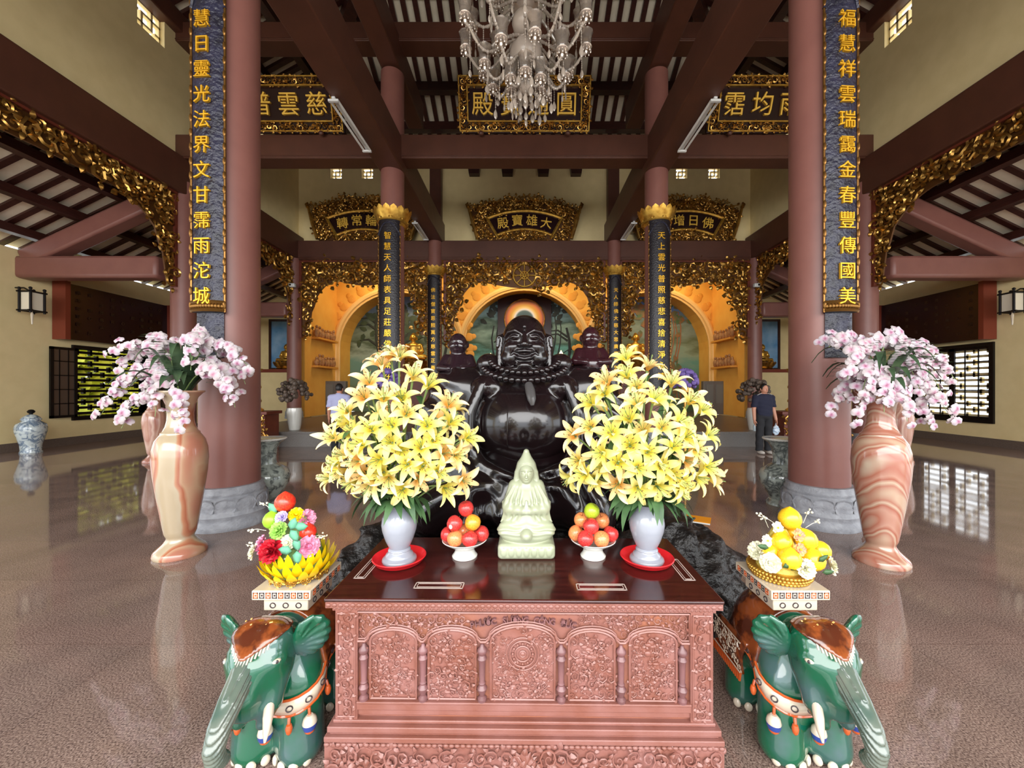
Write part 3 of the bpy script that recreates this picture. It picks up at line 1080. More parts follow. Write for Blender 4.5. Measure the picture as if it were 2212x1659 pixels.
# ---------------------------------------------------------------- windows, shutters, boards, lanterns
for k, (s, nm, wd) in enumerate(((-1, 'left', WL), (1, 'right', WR))):
    x = s * (XW + 0.1)
    y0, y1, z0, z1 = wd
    fr = MB()
    for (a, b, c, d) in ((y0 - 0.1, z0 - 0.1, y1 + 0.1, z0), (y0 - 0.1, z1, y1 + 0.1, z1 + 0.1), (y0 - 0.1, z0, y0, z1), (y1, z0, y1 + 0.1, z1)):
        fr.box(x - 0.16, a, b, x + 0.16, c, d)
    w = struct(fr.build('window_%d' % (k + 1), M_IRON))
    lt = MB()                      # masonry key-fret lattice outside the casement
    xo = s * (XW + 0.2)
    for r in range(12):
        zz = z0 + (r + 0.5) * (z1 - z0) / 12
        lt.box(xo - 0.04, y0, zz - 0.035, xo + 0.04, y1, zz + 0.035)
    for r in range(12):
        for c in range(6):
            if (r * 2 + c * 3) % 5 < 3:
                yy = y0 + (c + 0.5 * (r % 2)) * (y1 - y0) / 6
                lt.box(xo - 0.04, yy, z0 + r * (z1 - z0) / 12, xo + 0.04, yy + 0.06, z0 + (r + 1) * (z1 - z0) / 12)
    lt.build('lattice', M_IRON if s < 0 else M_WALL, w)

    def casement(ya, yb, xx, name, glass):
        cm = MB()
        for (a, b, c, d) in ((ya, z0, ya + 0.07, z1), (yb - 0.07, z0, yb, z1), (ya, z0, yb, z0 + 0.07), (ya, z1 - 0.07, yb, z1)):
            cm.box(xx - 0.025, a, b, xx + 0.025, c, d)
        for i in range(1, 5):
            zz = z0 + i * (z1 - z0) / 5
            cm.box(xx - 0.012, ya, zz - 0.014, xx + 0.012, yb, zz + 0.014)
        for i in (1, 2):
            yy = ya + i * (yb - ya) / 3
            cm.box(xx - 0.012, yy - 0.012, z0, xx + 0.012, yy + 0.012, z1)
        o = cm.build(name, M_IRON, w)
        if glass:
            MB().box(xx - 0.004, ya + 0.06, z0 + 0.06, xx + 0.004, yb - 0.06, z1 - 0.06).build('pane', glass, o)
    if s < 0:
        casement(y0 - 0.66, y0 - 0.04, -XW + 0.09, 'shutter', mat('dim_shutter_glass', (84, 70, 60), 0.2))
        casement(y1 + 0.04, y1 + 0.66, -XW + 0.09, 'shutter', MATS['dim_shutter_glass'])
    else:
        g = mat('clear_pane', (235, 240, 240), 0.05, trans=1.0)
        ym = (y0 + y1) / 2
        casement(y0, ym, XW + 0.06, 'casement', None)
        casement(ym, y1, XW + 0.06, 'casement', None)
    # large dark framed board over the window
    t = thing('framed_board', 'large dark framed board with faint gold writing above the %s window' % nm, 'board', (s * (XW - 0.02), 12.0, 2.92))
    MB().box(-0.18, -1.62, 0, 0.18, -1.5, 1.58).build('side_panel', M_BROWNGL, t, (-s * 0.2, 0, 0))
    MB().box(-0.18, 1.5, 0, 0.18, 1.62, 1.58).build('side_panel', M_BROWNGL, t, (-s * 0.2, 0, 0))
    MB().box(-0.12, -1.5, 0.02, 0.1, 1.5, 1.56).build('panel', M_LACQUER, t, (-s * 0.12, 0, 0))
    tx = MB()
    rr = random.Random(3)
    for i in range(9):
        for j in range(6):
            if rr.random() < 0.75:
                Mx = Matrix.Translation((-s * 0.24, -1.2 + i * 0.3, 1.35 - j * 0.22)) @ (UPX if s < 0 else UPX @ Matrix.Rotation(PI, 4, 'Y'))
                write(tx, '佛法僧寶德慈心念經'[(i * 3 + j) % 9], Mx, 0.11)
    tx.build('lettering', mat('faded_gilt', (66, 42, 22), 0.5, 0.3) if k == 0 else MATS['faded_gilt'], t)
    # hanging lantern on the wall
    t = thing('wall_lantern', 'small square paper lantern in a dark frame on the %s wall' % nm, 'lantern', (s * (XW - 0.42), 9.66 if s < 0 else 9.75, 3.5))
    f = MB()
    for px_ in (-0.14, 0.14):
        for py_ in (-0.14, 0.14):
            f.tube([(px_, py_, -0.02), (px_, py_, 0.56)], 0.025, 8)
            f.ell((px_, py_, 0.58), 0.035, 8, 6)
    for zz in (0.03, 0.5):
        for q in (-0.14, 0.14):
            f.beam((-0.19, q, zz), (0.19, q, zz), 0.035, 0.035)
            f.beam((q, -0.19, zz), (q, 0.19, zz), 0.035, 0.035)
    f.tube([(0, 0, 0.5), (s * 0.2, 0, 0.62), (s * 0.42, 0, 0.62)], 0.018, 6)
    f.build('frame', M_IRON, t)
    MB().box(-0.12, -0.12, 0.05, 0.12, 0.12, 0.48).build('shade', mat('paper_shade', (232, 222, 200), 0.7) if k == 0 else MATS['paper_shade'], t)
    MB().tube([(0, 0, 0.02), (0, 0, -0.06), (0, 0, -0.3)], [0.012, 0.03, 0.012], 8).build('tassel', M_CREAM, t)
    # garden foliage seen through the lattice
    gb = MB()
    rg = random.Random(5 + k)
    if s < 0:
        for i in range(900):
            leaf(gb, TM((-15.4 + rg.uniform(-0.4, 0.4), 9.5 + rg.uniform(0, 6), rg.uniform(0.1, 3.4)), (rg.uniform(0, 6), rg.uniform(0, 6), rg.uniform(0, 6))), 0.6, 0.2, 0.03)
        o = gb.build('garden_foliage', M_LEAFOUT)
        o['kind'] = 'stuff'
        o['label'] = 'bright green garden leaves outside the left window'
        o['category'] = 'foliage'
struct(MB().box(-40, -30, -0.4, 40, 40, -0.2).build('ground', mat('pale_paving', (200, 196, 186), 0.8)))
# ---------------------------------------------------------------- shrine wall with three arched niches
def arch_pts(cx, w, z0, zc, n=24, ry=None):
    ry = ry or w
    return [(cx - w, z0)] + [(cx - w * math.cos(PI * i / n), zc + ry * math.sin(PI * i / n)) for i in range(n + 1)] + [(cx + w, z0)]


NICHE = ((-5.95, 2.95, 3.5, 2.75), (0.0, 2.95, 3.6, 2.75), (5.95, 2.95, 3.5, 2.75))
mb = MB()
x_prev = -XA
ztop = 7.55
for cx, w, zc, ry in NICHE:
    a = arch_pts(cx, w, PLAT, zc, 24, ry)
    mb.add([(x_prev, YB, PLAT), (cx - w, YB, PLAT), (cx - w, YB, ztop), (x_prev, YB, ztop)], [(0, 1, 2, 3)], smooth=False)
    for i in range(1, len(a) - 2):
        (xa, za), (xb, zb) = a[i], a[i + 1]
        mb.add([(xa, YB, za), (xb, YB, zb), (xb, YB, ztop), (xa, YB, ztop)], [(0, 1, 2, 3)], smooth=False)
    for i in range(len(a) - 1):       # reveal
        (xa, za), (xb, zb) = a[i], a[i + 1]
        mb.add([(xa, YB, za), (xb, YB, zb), (xb, YB + 1.3, zb), (xa, YB + 1.3, za)], [(0, 1, 2, 3)], smooth=False)
    x_prev = cx + w
mb.add([(x_prev, YB, PLAT), (XA, YB, PLAT), (XA, YB, ztop), (x_prev, YB, ztop)], [(0, 1, 2, 3)], smooth=False)
wb = struct(mb.build('wall_shrine', M_ORANGE))
POS3 = ('left', 'central', 'right')
for k, (cx, w, zc, ry) in enumerate(NICHE):
    mb = MB()
    p = arch_pts(0, w + 0.08, PLAT, zc, 28, ry + 0.08)
    mb.tube([(x, YB - 0.02, z) for x, z in p], 0.13, 8)
    p = arch_pts(0, w - 0.06, PLAT, zc, 28, ry - 0.06)
    mb.tube([(x, YB + 0.02, z) for x, z in p], 0.06, 6)
    o = mb.build('trim_arch', M_ARCH, None, (cx, 0, 0))
    struct(o)
    sc = MB()                          # scalloped relief border outside the arch
    n = 19
    for i in range(n + 1):
        a = PI * i / n
        for q, (rr, sz) in enumerate(((0.42, 0.2), (0.62, 0.13))):
            sc.ell(((w + rr) * -math.cos(a), YB - 0.01, zc + (ry + rr) * math.sin(a)), (sz, 0.025, sz), 10, 6)
    for s in (-1, 1):
        for i in range(9):
            sc.ell((s * (w + 0.42), YB - 0.01, zc - 0.3 - i * 0.36), (0.2, 0.025, 0.2), 10, 6)
    sc2 = MB()
    for V_ in (sc.v,):
        pass
    keep = [f for f in range(len(sc.f)) if all(abs(sc.v[i][0] + cx) < XA - 0.12 and (abs(sc.v[i][0] + cx - 0) > 0) for i in sc.f[f])]
    sc.f = [sc.f[i] for i in keep]
    sc.mi = [0] * len(keep)
    sc.sm = [True] * len(keep)
    struct(sc.build('trim_scallops', M_ORANGE2, None, (cx, 0, 0)))
    # painted lake scene
    tg = thing('landscape_painting', 'painted lake and hills on the back of the %s arched niche' % POS3[k], 'painting', (cx, YB + 1.3, 0))
    MB().box(-w - 0.1, 0, PLAT, w + 0.1, 0.06, zc + ry + 0.1).build('picture', landscape_mat('lake_scene_' + 'abc'[k], 'abc'[k]), tg)
    tr = MB()
    rr = random.Random(20 + k)
    if k == 0:
        trunks = [(-1.5, 0.16, 4), (-0.2, 0.2, 5), (1.9, 0.1, 3)]
    elif k == 1:
        trunks = [(-1.55, 0.07, 1), (-1.3, 0.05, 1), (1.5, 0.06, 1), (1.75, 0.05, 1), (2.2, 0.12, 3)]
    else:
        trunks = [(0.55 + 0.17 * i, 0.05, 0) for i in range(9)]
    for x, r0, nb in trunks:
        h = rr.uniform(3.6, 4.6)
        pts = [(x + 0.12 * math.sin(i * 1.3 + x), -0.02, 1.0 + h * i / 6) for i in range(7)]
        tr.tube(pts, [r0 * (1 - 0.08 * i) for i in range(7)], 6, flat=0.2)
        for b in range(nb):
            z = 1.0 + h * rr.uniform(0.5, 0.9)
            d = rr.choice((-1, 1))
            tr.tube([(x, -0.02, z), (x + d * 0.5, -0.02, z + 0.35), (x + d * 1.0, -0.02, z + 0.3)], [r0 * 0.5, r0 * 0.35, 0.02], 5, flat=0.2)
    tr.build('painted_trunks', mat('painted_bark_' + 'abc'[k], ((40, 44, 34), (22, 26, 26), (150, 96, 60))[k], 0.6), tg)
    lf = MB()
    for i in range((150, 130, 170)[k]):
        if k == 1:
            x, z = rr.gauss(0, 1.3), rr.gauss(5.75, 0.35)
        elif k == 0:
            x, z = rr.gauss(-0.6, 1.2), rr.gauss(4.9, 0.55)
        else:
            x, z = rr.gauss(0.9, 1.0), rr.choice((rr.gauss(5.4, 0.4), rr.gauss(2.0, 0.4)))
        if (x / w) ** 2 + (max(0, z - zc) / ry) ** 2 < 0.95:
            leaf(lf, TM((x, -0.03, z), (PI / 2, rr.uniform(0, 6.28), 0)), 0.42, 0.12, 0.01)
    lf.build('painted_leaves', mat('painted_leaf_' + 'abc'[k], ((44, 58, 34), (20, 28, 26), (150, 92, 46))[k], 0.6, rgb2=((66, 78, 46), (30, 40, 34), (70, 100, 60))[k], scale=3), tg)

# relief shelves on the shrine's side walls
for s, nm in ((-1, 'left'), (1, 'right')):
    for i, (z, q) in enumerate(((3.75, 'upper'), (2.55, 'lower'))):
        t = thing('relief_shelf', 'small shelf of carved figures on the %s orange side wall, the %s one' % (nm, q), 'shelf', (s * (XA - 0.1), 17.0, z), 0, 'relief shelves on the orange side walls')
        MB().box(-0.3 if s > 0 else 0, -0.85, -0.08, 0 if s > 0 else 0.3, 0.85, 0.0).build('ledge', M_ORANGE2, t)
        rr = random.Random(i)
        mb = MB()
        for f in range(7):
            y = -0.72 + f * 0.24
            h = rr.uniform(0.3, 0.5)
            mb.ell((-s * 0.14, y, h * 0.42), (0.1, 0.11, h * 0.45), 8, 6)
            mb.ell((-s * 0.15, y, h * 0.95), (0.06, 0.06, 0.075), 8, 6)
        mb.build('carved_figures', mat('relief_clay_' + nm, (190, 140, 90), 0.7, rgb2=(150, 104, 70), scale=9) if i == 0 else MATS['relief_clay_' + nm], t)
    # grey niche cabinet standing at the end of the shrine
    t = thing('louvred_screen', 'grey louvred screen standing beside the %s arch' % nm, 'screen', (s * 8.55, 17.4, PLAT))
    bev(MB().box(-0.5, -0.12, 0, 0.5, 0.12, 1.5).build('frame', M_STEP, t), 0.02)
    mb = MB()
    for x in (-0.22, 0.22):
        mb.box(x - 0.16, -0.14, 0.5, x + 0.16, -0.12, 1.35)
    mb.build('panel', M_GREYSL, t)

# ---------------------------------------------------------------- seated golden figures


def seated(P):
    Q = mirx(P)
    d = sd_ell(P, (0, 0, 1.02), (0.27, 0.2, 0.36))
    d = smin(d, sd_ell(P, (0, -0.02, 1.2), (0.3, 0.17, 0.2)), 0.08)
    d = smin(d, sd_cap(Q, (0.14, 0.06, 0.72), (0.52, -0.2, 0.68), 0.16, 0.13), 0.08)
    d = smin(d, sd_cap(Q, (0.5, -0.22, 0.68), (0.02, -0.36, 0.66), 0.12, 0.08), 0.05)
    d = smin(d, sd_cap(Q, (0.3, 0, 1.26), (0.4, -0.06, 0.95), 0.1, 0.09), 0.06)
    d = smin(d, sd_cap(Q, (0.4, -0.06, 0.95), (0.06, -0.28, 0.86), 0.085, 0.06), 0.04)
    d = smin(d, sd_cap(P, (0, 0, 1.36), (0, -0.02, 1.5), 0.09, 0.085), 0.05)
    d = smin(d, sd_ell(P, (0, -0.04, 1.63), (0.15, 0.165, 0.19)), 0.03)
    d = smin(d, sd_ell(P, (0, 0, 1.8), (0.08, 0.08, 0.08)), 0.04)
    d = np.minimum(d, sd_cap(Q, (0.155, -0.01, 1.66), (0.16, -0.01, 1.52), 0.026, 0.03))
    d = smin(d, sd_cap(P, (0, -0.195, 1.66), (0, -0.215, 1.6), 0.02, 0.03), 0.02)
    d = smax(d, -sd_cap(Q, (0.035, -0.2, 1.66), (0.095, -0.175, 1.655), 0.013), 0.015)
    d = smax(d, -sd_cap(Q, (0.0, -0.215, 1.545), (0.05, -0.2, 1.555), 0.009), 0.01)
    return d


def lotus_seat(mb, r, h, n=16, rows=2):
    mb.lathe([(r * 0.8, 0), (r * 0.95, h * 0.1), (r * 0.75, h * 0.3), (r, h * 0.8), (r * 0.98, h), (r * 0.9, h)], 40)
    for q in range(rows):
        for k in range(n):
            a = 2 * PI * (k + 0.5 * q) / n
            M = TM((r * 0.78 * math.cos(a), r * 0.78 * math.sin(a), h * 0.25)) @ Matrix.Rotation(a, 4, 'Z') @ Matrix.Rotation(0.45 + 0.25 * q, 4, 'Y') @ Matrix.Rotation(PI / 2, 4, 'Z') @ UP
            V, F = _petal(r * 0.19, h * 0.75)
            mb.add([(x, y + h * 0.45, z + 0.02 * r) for x, y, z in V], F, M)


gt = thing('golden_statue', 'seated golden statue before a halo in the central niche', 'statue', (0, YB + 0.55, PLAT + 1.75))
gs = sculpt('figure', seated, (-0.75, -0.6, 0.45), (0.75, 0.4, 1.95), 0.03, M_GOLDB, gt)
mb = MB()
lotus_seat(mb, 0.75, 0.5)
mb.build('lotus_seat', M_GOLD, gt)
MB().box(-1.0, -0.8, -1.75, 1.0, 0.6, 0).build('plinth', M_REDWOOD, gt)
gt.scale = (1.45, 1.45, 1.3)
gt.location = (0, YB + 0.5, 2.3 + PLAT)
# halo disc
hl = thing('halo_disc', 'round halo painted in orange and white rings behind the black laughing figure', 'halo', W(1133, 690, YB + 1.0))
MB().prism([(0.98 * math.cos(2 * PI * i / 48), 0.98 * math.sin(2 * PI * i / 48)) for i in range(48)], 0, 0.05, UP).build('disc', M_HALO, hl)
MB().tube([(1.0 * math.cos(2 * PI * i / 48), -0.03, 1.0 * math.sin(2 * PI * i / 48)) for i in range(49)], 0.035, 6).build('rim', M_GOLD, hl)
MB().box(-1.35, 0.08, -3.5, 1.35, 0.16, 1.5).build('backboard', M_LACQUER, hl)
for s, nm in ((-1, 'left'), (1, 'right')):
    d = dup(gt, label='seated golden statue in the %s niche, behind the lilies' % nm, loc=(s * 5.4, YB + 0.4, 2.0 + PLAT))
    d.scale = (1.1, 1.1, 1.0)
    # aisle altar with blue panel
    x = s * 11.25
    bp = thing('blue_panel', 'tall sky blue panel in a dark frame at the end of the %s aisle' % nm, 'panel', (x, 18.22, 2.55))
    MB().box(-0.75, 0, 0, 0.75, 0.05, 2.2).build('picture', mat('sky_blue_paint_' + nm, (92, 150, 200), 0.6, rgb2=(150, 190, 222), scale=1.5), bp)
    fr = MB()
    for x0, z0, x1, z1 in ((-0.85, -0.1, 0.85, 0), (-0.85, 2.2, 0.85, 2.3), (-0.85, 0, -0.75, 2.2), (0.75, 0, 0.85, 2.2)):
        fr.box(x0, -0.05, z0, x1, 0.06, z1)
    fr.build('frame', M_DARKWOOD, bp)
    sh = tag(MB().box(x - 1.2, 17.2, 2.3, x + 1.2, 18.2, 2.44).build('altar_shelf', M_BROWNGL), 'brown ledge under the blue panel in the %s aisle' % nm, 'shelf')
    st = tag(MB().box(x - 1.1, 17.3, 0, x + 1.1, 18.2, 2.3).build('altar_block', M_WALL), 'cream altar block under the ledge in the %s aisle' % nm, 'altar')
    d = dup(gt, label='seated golden statue before the blue panel in the %s aisle' % nm, loc=(x + s * -0.35, 17.6, 2.45))
    d.scale = (0.62, 0.62, 0.62)
    for ch in list(d.children):
        if ch.name.startswith('plinth'):
            bpy.data.objects.remove(ch)
for o in list(COL.objects):
    if o.name.startswith('golden_statue') and o.location.x and abs(o.location.x) < 7:
        pass

# ---------------------------------------------------------------- gilded valances
RV = random.Random(11)


def valance(name, label, M, half, top, mid, leg, legw, rise, size, seed, wheel=False, sx=1.0):
    """carved panel: u in [-half, half], hanging from v=0; mid = depth at centre, leg = depth at the ends"""
    rnd = random.Random(seed)

    def depth(u):
        a = half - abs(u)
        if a < legw:
            return leg * (0.55 + 0.45 * (1 - a / legw)) if a > legw * 0.6 else leg
        q = min(1.0, (a - legw) / rise)
        return mid[0] + (mid[1] - mid[0]) * (0.5 - 0.5 * math.cos(PI * min(1, (a - legw) / (half - legw)))) + (leg * 0.5 - mid[0]) * max(0, 1 - q) ** 2.2

    def inside(u, v):
        return -depth(u) + size * 0.25 < v < -size * 0.1 and not (wheel and u * u + (v + mid[1] * 0.5) ** 2 < (mid[1] * 0.42) ** 2)
    t = thing(name, label, 'carved panel')
    t.matrix_world = M
    mb = MB()
    scroll_fill(mb, Matrix.Identity(4), inside, -half, half, -leg, 0, size, rnd, seg=11, n=4, dens=0.7)
    mb.build('scrollwork', M_GOLD, t)
    bk = MB()
    n = 48
    us = [-half + 2 * half * i / n for i in range(n + 1)]
    for i in range(n):
        d0, d1 = depth(us[i] + 1e-3) - size * 0.22, depth(us[i + 1] - 1e-3) - size * 0.22
        bk.add([(us[i], -d0, -0.02), (us[i + 1], -d1, -0.02), (us[i + 1], 0, -0.02), (us[i], 0, -0.02), (us[i], -d0, 0.02), (us[i + 1], -d1, 0.02), (us[i + 1], 0, 0.02), (us[i], 0, 0.02)],
               [(0, 3, 2, 1), (4, 5, 6, 7), (0, 1, 5, 4)], smooth=False)
    bk.build('backing', M_RECESS, t)
    if wheel:
        w = MB()
        r = mid[1] * 0.38
        c = (0, -mid[1] * 0.5, 0.06)
        w.tube([(r * math.cos(2 * PI * i / 24), c[1] + r * math.sin(2 * PI * i / 24), 0.06) for i in range(25)], 0.035, 6)
        w.tube([(r * 0.35 * math.cos(2 * PI * i / 16), c[1] + r * 0.35 * math.sin(2 * PI * i / 16), 0.06) for i in range(17)], 0.03, 6)
        for i in range(8):
            a = PI * i / 4
            w.tube([(0, c[1], 0.06), (r * math.cos(a), c[1] + r * math.sin(a), 0.06)], 0.028, 6)
        w.build('wheel', M_GOLDB, t)
    e = MB()
    e.box(-half, -0.06, -0.05, half, 0.0, 0.1)
    for q in (-1, 1):
        e.box(q * half - 0.05, -leg, -0.05, q * half + 0.05, 0, 0.08)
    e.build('edging', M_REDWOOD, t)
    return t


YV = Y3 - 0.3
valance('carved_valance', 'gilded openwork valance with a wheel over the central arch', Matrix.Translation((0, YV, 6.58)) @ UP, 3.12, 0, (0.85, 1.15), 3.15, 0.62, 0.9, 0.42, 1, True)
valance('carved_valance', 'gilded openwork valance over the left arch', Matrix.Translation((-6.27, YV, 6.58)) @ UP, 2.5, 0, (0.75, 1.05), 3.0, 0.62, 1.0, 0.42, 2)
valance('carved_valance', 'gilded openwork valance over the right arch', Matrix.Translation((6.27, YV, 6.58)) @ UP, 2.5, 0, (0.75, 1.05), 3.0, 0.62, 1.0, 0.42, 3)
for s, nm in ((-1, 'left'), (1, 'right')):
    Mv = Matrix.Translation((s * XA, (Y1 + Y2) / 2, 6.66)) @ (UPX if s < 0 else Matrix.Rotation(PI, 4, 'Z') @ UPX)
    valance('carved_valance', 'dark gilded valance hanging along the %s aisle opening near the viewer' % nm, Mv, 2.52, 0, (0.7, 0.66), 2.45, 0.5, 1.0, 0.36, 5 + s)
    Mv = Matrix.Translation((s * XA, (Y2 + Y3) / 2, 6.66)) @ (UPX if s < 0 else Matrix.Rotation(PI, 4, 'Z') @ UPX)
    valance('carved_valance', 'dark gilded valance along the %s aisle opening behind the middle column' % nm, Mv, 2.2, 0, (0.7, 0.66), 2.45, 0.45, 1.0, 0.42, 8 + s)

# ---------------------------------------------------------------- fan plaques on the back upper wall


def fan_plaque(x, text, label):
    t = thing('fan_plaque', label, 'plaque', (x, Y3 - 0.22, 7.4), 0, None)
    rnd = random.Random(int(x * 10) + 90)
    R0, cz = 3.4, -2.6          # arcs about a point below the plaque

    def P(u, v):                  # u across -1..1, v up 0..1 -> local (x, z)
        a = u * 0.4
        r = R0 - 0.36 + v * 0.72
        return (r * math.sin(a) * (0.92 + 0.08 * v), cz + r * math.cos(a))
    n = 20
    ed = [P(-1 + 2 * i / n, 0) for i in range(n + 1)] + [P(1 - 2 * i / n, 1) for i in range(n + 1)]
    MB().prism(ed, 0, 0.06, UP).build('panel', M_LACQUER, t)
    lt = MB()
    for i, ch in enumerate(text):
        u = -0.66 + 1.32 * i / (len(text) - 1)
        px_, pz_ = P(u, 0.5)
        write(lt, ch, Matrix.Translation((px_, -0.075, pz_)) @ UP @ Matrix.Rotation(-u * 0.2, 4, 'Z'), 0.47)
    lt.build('lettering', M_GOLDLET, t)
    rim = MB()
    for v, r in ((0.0, 0.05), (1.0, 0.06)):
        rim.tube([(P(-1 + 2 * i / n, v)[0], -0.08, P(-1 + 2 * i / n, v)[1]) for i in range(n + 1)], r, 6)
    for u in (-1, 1):
        a, b = P(u, -0.2), P(u * 1.0, 1.05)
        rim.tube([(a[0], -0.08, a[1]), (b[0], -0.08, b[1])], 0.06, 6)
    rim.build('inner_rim', M_GOLDB, t)
    cv = MB()
    def inside(x, z):
        r = math.hypot(x / 0.97, z - cz)
        ins = abs(math.atan2(x, z - cz)) < 0.43 and R0 - 0.42 < r < R0 + 0.42
        return 0.06 < z < 1.72 - 0.085 * x * x and abs(x) < 1.82 + 0.24 * z and not ins
    scroll_fill(cv, TM((0, -0.05, 0)) @ UP, inside, -2.2, 2.2, 0.0, 1.72, 0.25, rnd, seg=11, n=4, dens=0.72)
    N = 0
    for i in range(N):             # crest
        u = -1 + 2 * i / (N - 1)
        x1, z1 = P(u * 1.02, 1.2 + 0.1 * (1 - abs(u)))
        scroll(cv, TM((x1, -0.06, z1)) @ UP @ Matrix.Rotation(rnd.uniform(0, 6), 4, 'Z'), 0.36, 1 if i % 2 else -1, seg=11, n=4)
    for i in range(0):             # foot
        u = -0.95 + 1.9 * i / 8
        x1, z1 = P(u, -0.2)
        scroll(cv, TM((x1, -0.05, max(0.1, z1))) @ UP @ Matrix.Rotation(rnd.uniform(0, 6), 4, 'Z'), 0.26, 1 if i % 2 else -1, seg=11, n=4)
    for s in (-1, 1):
        for j in range(0):
            for k in range(2):
                x1, z1 = P(s * (1.16 + 0.17 * k), -0.3 + 0.26 * j)
                if z1 > 0.05:
                    scroll(cv, TM((x1 + s * 0.06 * j, -0.05, z1)) @ UP @ Matrix.Rotation(rnd.uniform(0, 6), 4, 'Z'), 0.3, s, seg=11, n=4)
        a, b = (s * 1.84, 0.06), (s * 2.2, 1.3)
        cv.tube([(a[0], -0.08, a[1]), ((a[0] + b[0]) / 2, -0.1, (a[1] + b[1]) / 2), (b[0], -0.08, b[1])], [0.07, 0.08, 0.05], 7)
        cv.tube([(b[0], -0.08, b[1]), (b[0] + s * 0.06, -0.08, b[1] + 0.12), (b[0] + s * 0.02, -0.08, b[1] + 0.2)], [0.08, 0.07, 0.02], 7)
    cv.build('carved_border', M_GOLD, t)
    bk = [(-1.8, 0.02), (1.8, 0.02), (2.12, 1.2)] + [(1.9 - 3.8 * i / 14, 1.64 - 0.085 * (1.9 - 3.8 * i / 14) ** 2) for i in range(15)] + [(-2.12, 1.2)]
    MB().prism(bk, -0.1, 0.02, UP).build('backing', M_RECESS, t)
    return t


fan_plaque(-6.3, '轉常輪法', 'gold carved fan plaque on the wall left of the centre, partly behind a column')
fan_plaque(0.0, '殿寶雄大', 'central gold carved fan plaque with four gold characters')
fan_plaque(6.35, '輝增日佛', 'gold carved fan plaque on the wall right of the centre, partly behind a column')

# ---------------------------------------------------------------- tilted framed plaques on the cross beam


def tilt_plaque(x, text, label):
    t = thing('framed_plaque', label, 'plaque', (x, Y2 - 0.3, 8.16))
    t.rotation_euler = (math.radians(14), 0, 0)
    w, h = 1.68, 1.28
    rnd = random.Random(int(x) + 40)
    bev(MB().box(-w, -0.02, 0.0, w, 0.06, h).build('panel', M_LACQUER, t), 0.01)
    fr = MB()
    for r0, y in ((0.02, -0.06), (0.23, -0.09)):
        for x0, z0, x1, z1 in ((-w + r0, r0, w - r0, r0 + 0.03), (-w + r0, h - r0 - 0.03, w - r0, h - r0), (-w + r0, r0, -w + r0 + 0.03, h - r0), (w - r0 - 0.03, r0, w - r0, h - r0)):
            fr.box(x0, y, z0, x1, 0.0, z1)
    fr.build('frame', M_GOLDB, t)
    cv = MB()
    for i in range(20):
        for z in (0.13, h - 0.13):
            scroll(cv, TM((-w + 0.13 + i * (2 * w - 0.26) / 19, -0.04, z)) @ UP @ Matrix.Rotation(rnd.uniform(0, 6), 4, 'Z'), 0.19, 1 if i % 2 else -1, seg=10, n=4)
    for i in range(1, 7):
        for xx in (-w + 0.13, w - 0.13):
            scroll(cv, TM((xx, -0.04, 0.13 + i * (h - 0.26) / 7)) @ UP @ Matrix.Rotation(rnd.uniform(0, 6), 4, 'Z'), 0.19, 1 if i % 2 else -1, seg=10, n=4)
    cv.build('carved_frame', M_GOLD, t)
    lt = MB()
    for i, ch in enumerate(text):
        write(lt, ch, Matrix.Translation((-1.06 + 2.12 * i / 3, -0.05, h * 0.5)) @ UP, 0.56)
    lt.build('lettering', M_GOLDLET, t)
    for s in (-1, 1):
        MB().ell((s * w * 0.66, -0.1, -0.03), (0.07, 0.05, 0.06), 10, 6).build('peg', M_BEAM, t)


tilt_plaque(-6.3, '覆普雲慈', 'tilted gold framed plaque on the cross beam, left, partly behind the column')
tilt_plaque(0.0, '殿寶通圓', 'tilted gold framed plaque on the cross beam behind the chandelier')
tilt_plaque(6.35, '霑均雨法', 'tilted gold framed plaque on the cross beam, right, partly behind the column')

# ---------------------------------------------------------------- curved couplet boards on the columns


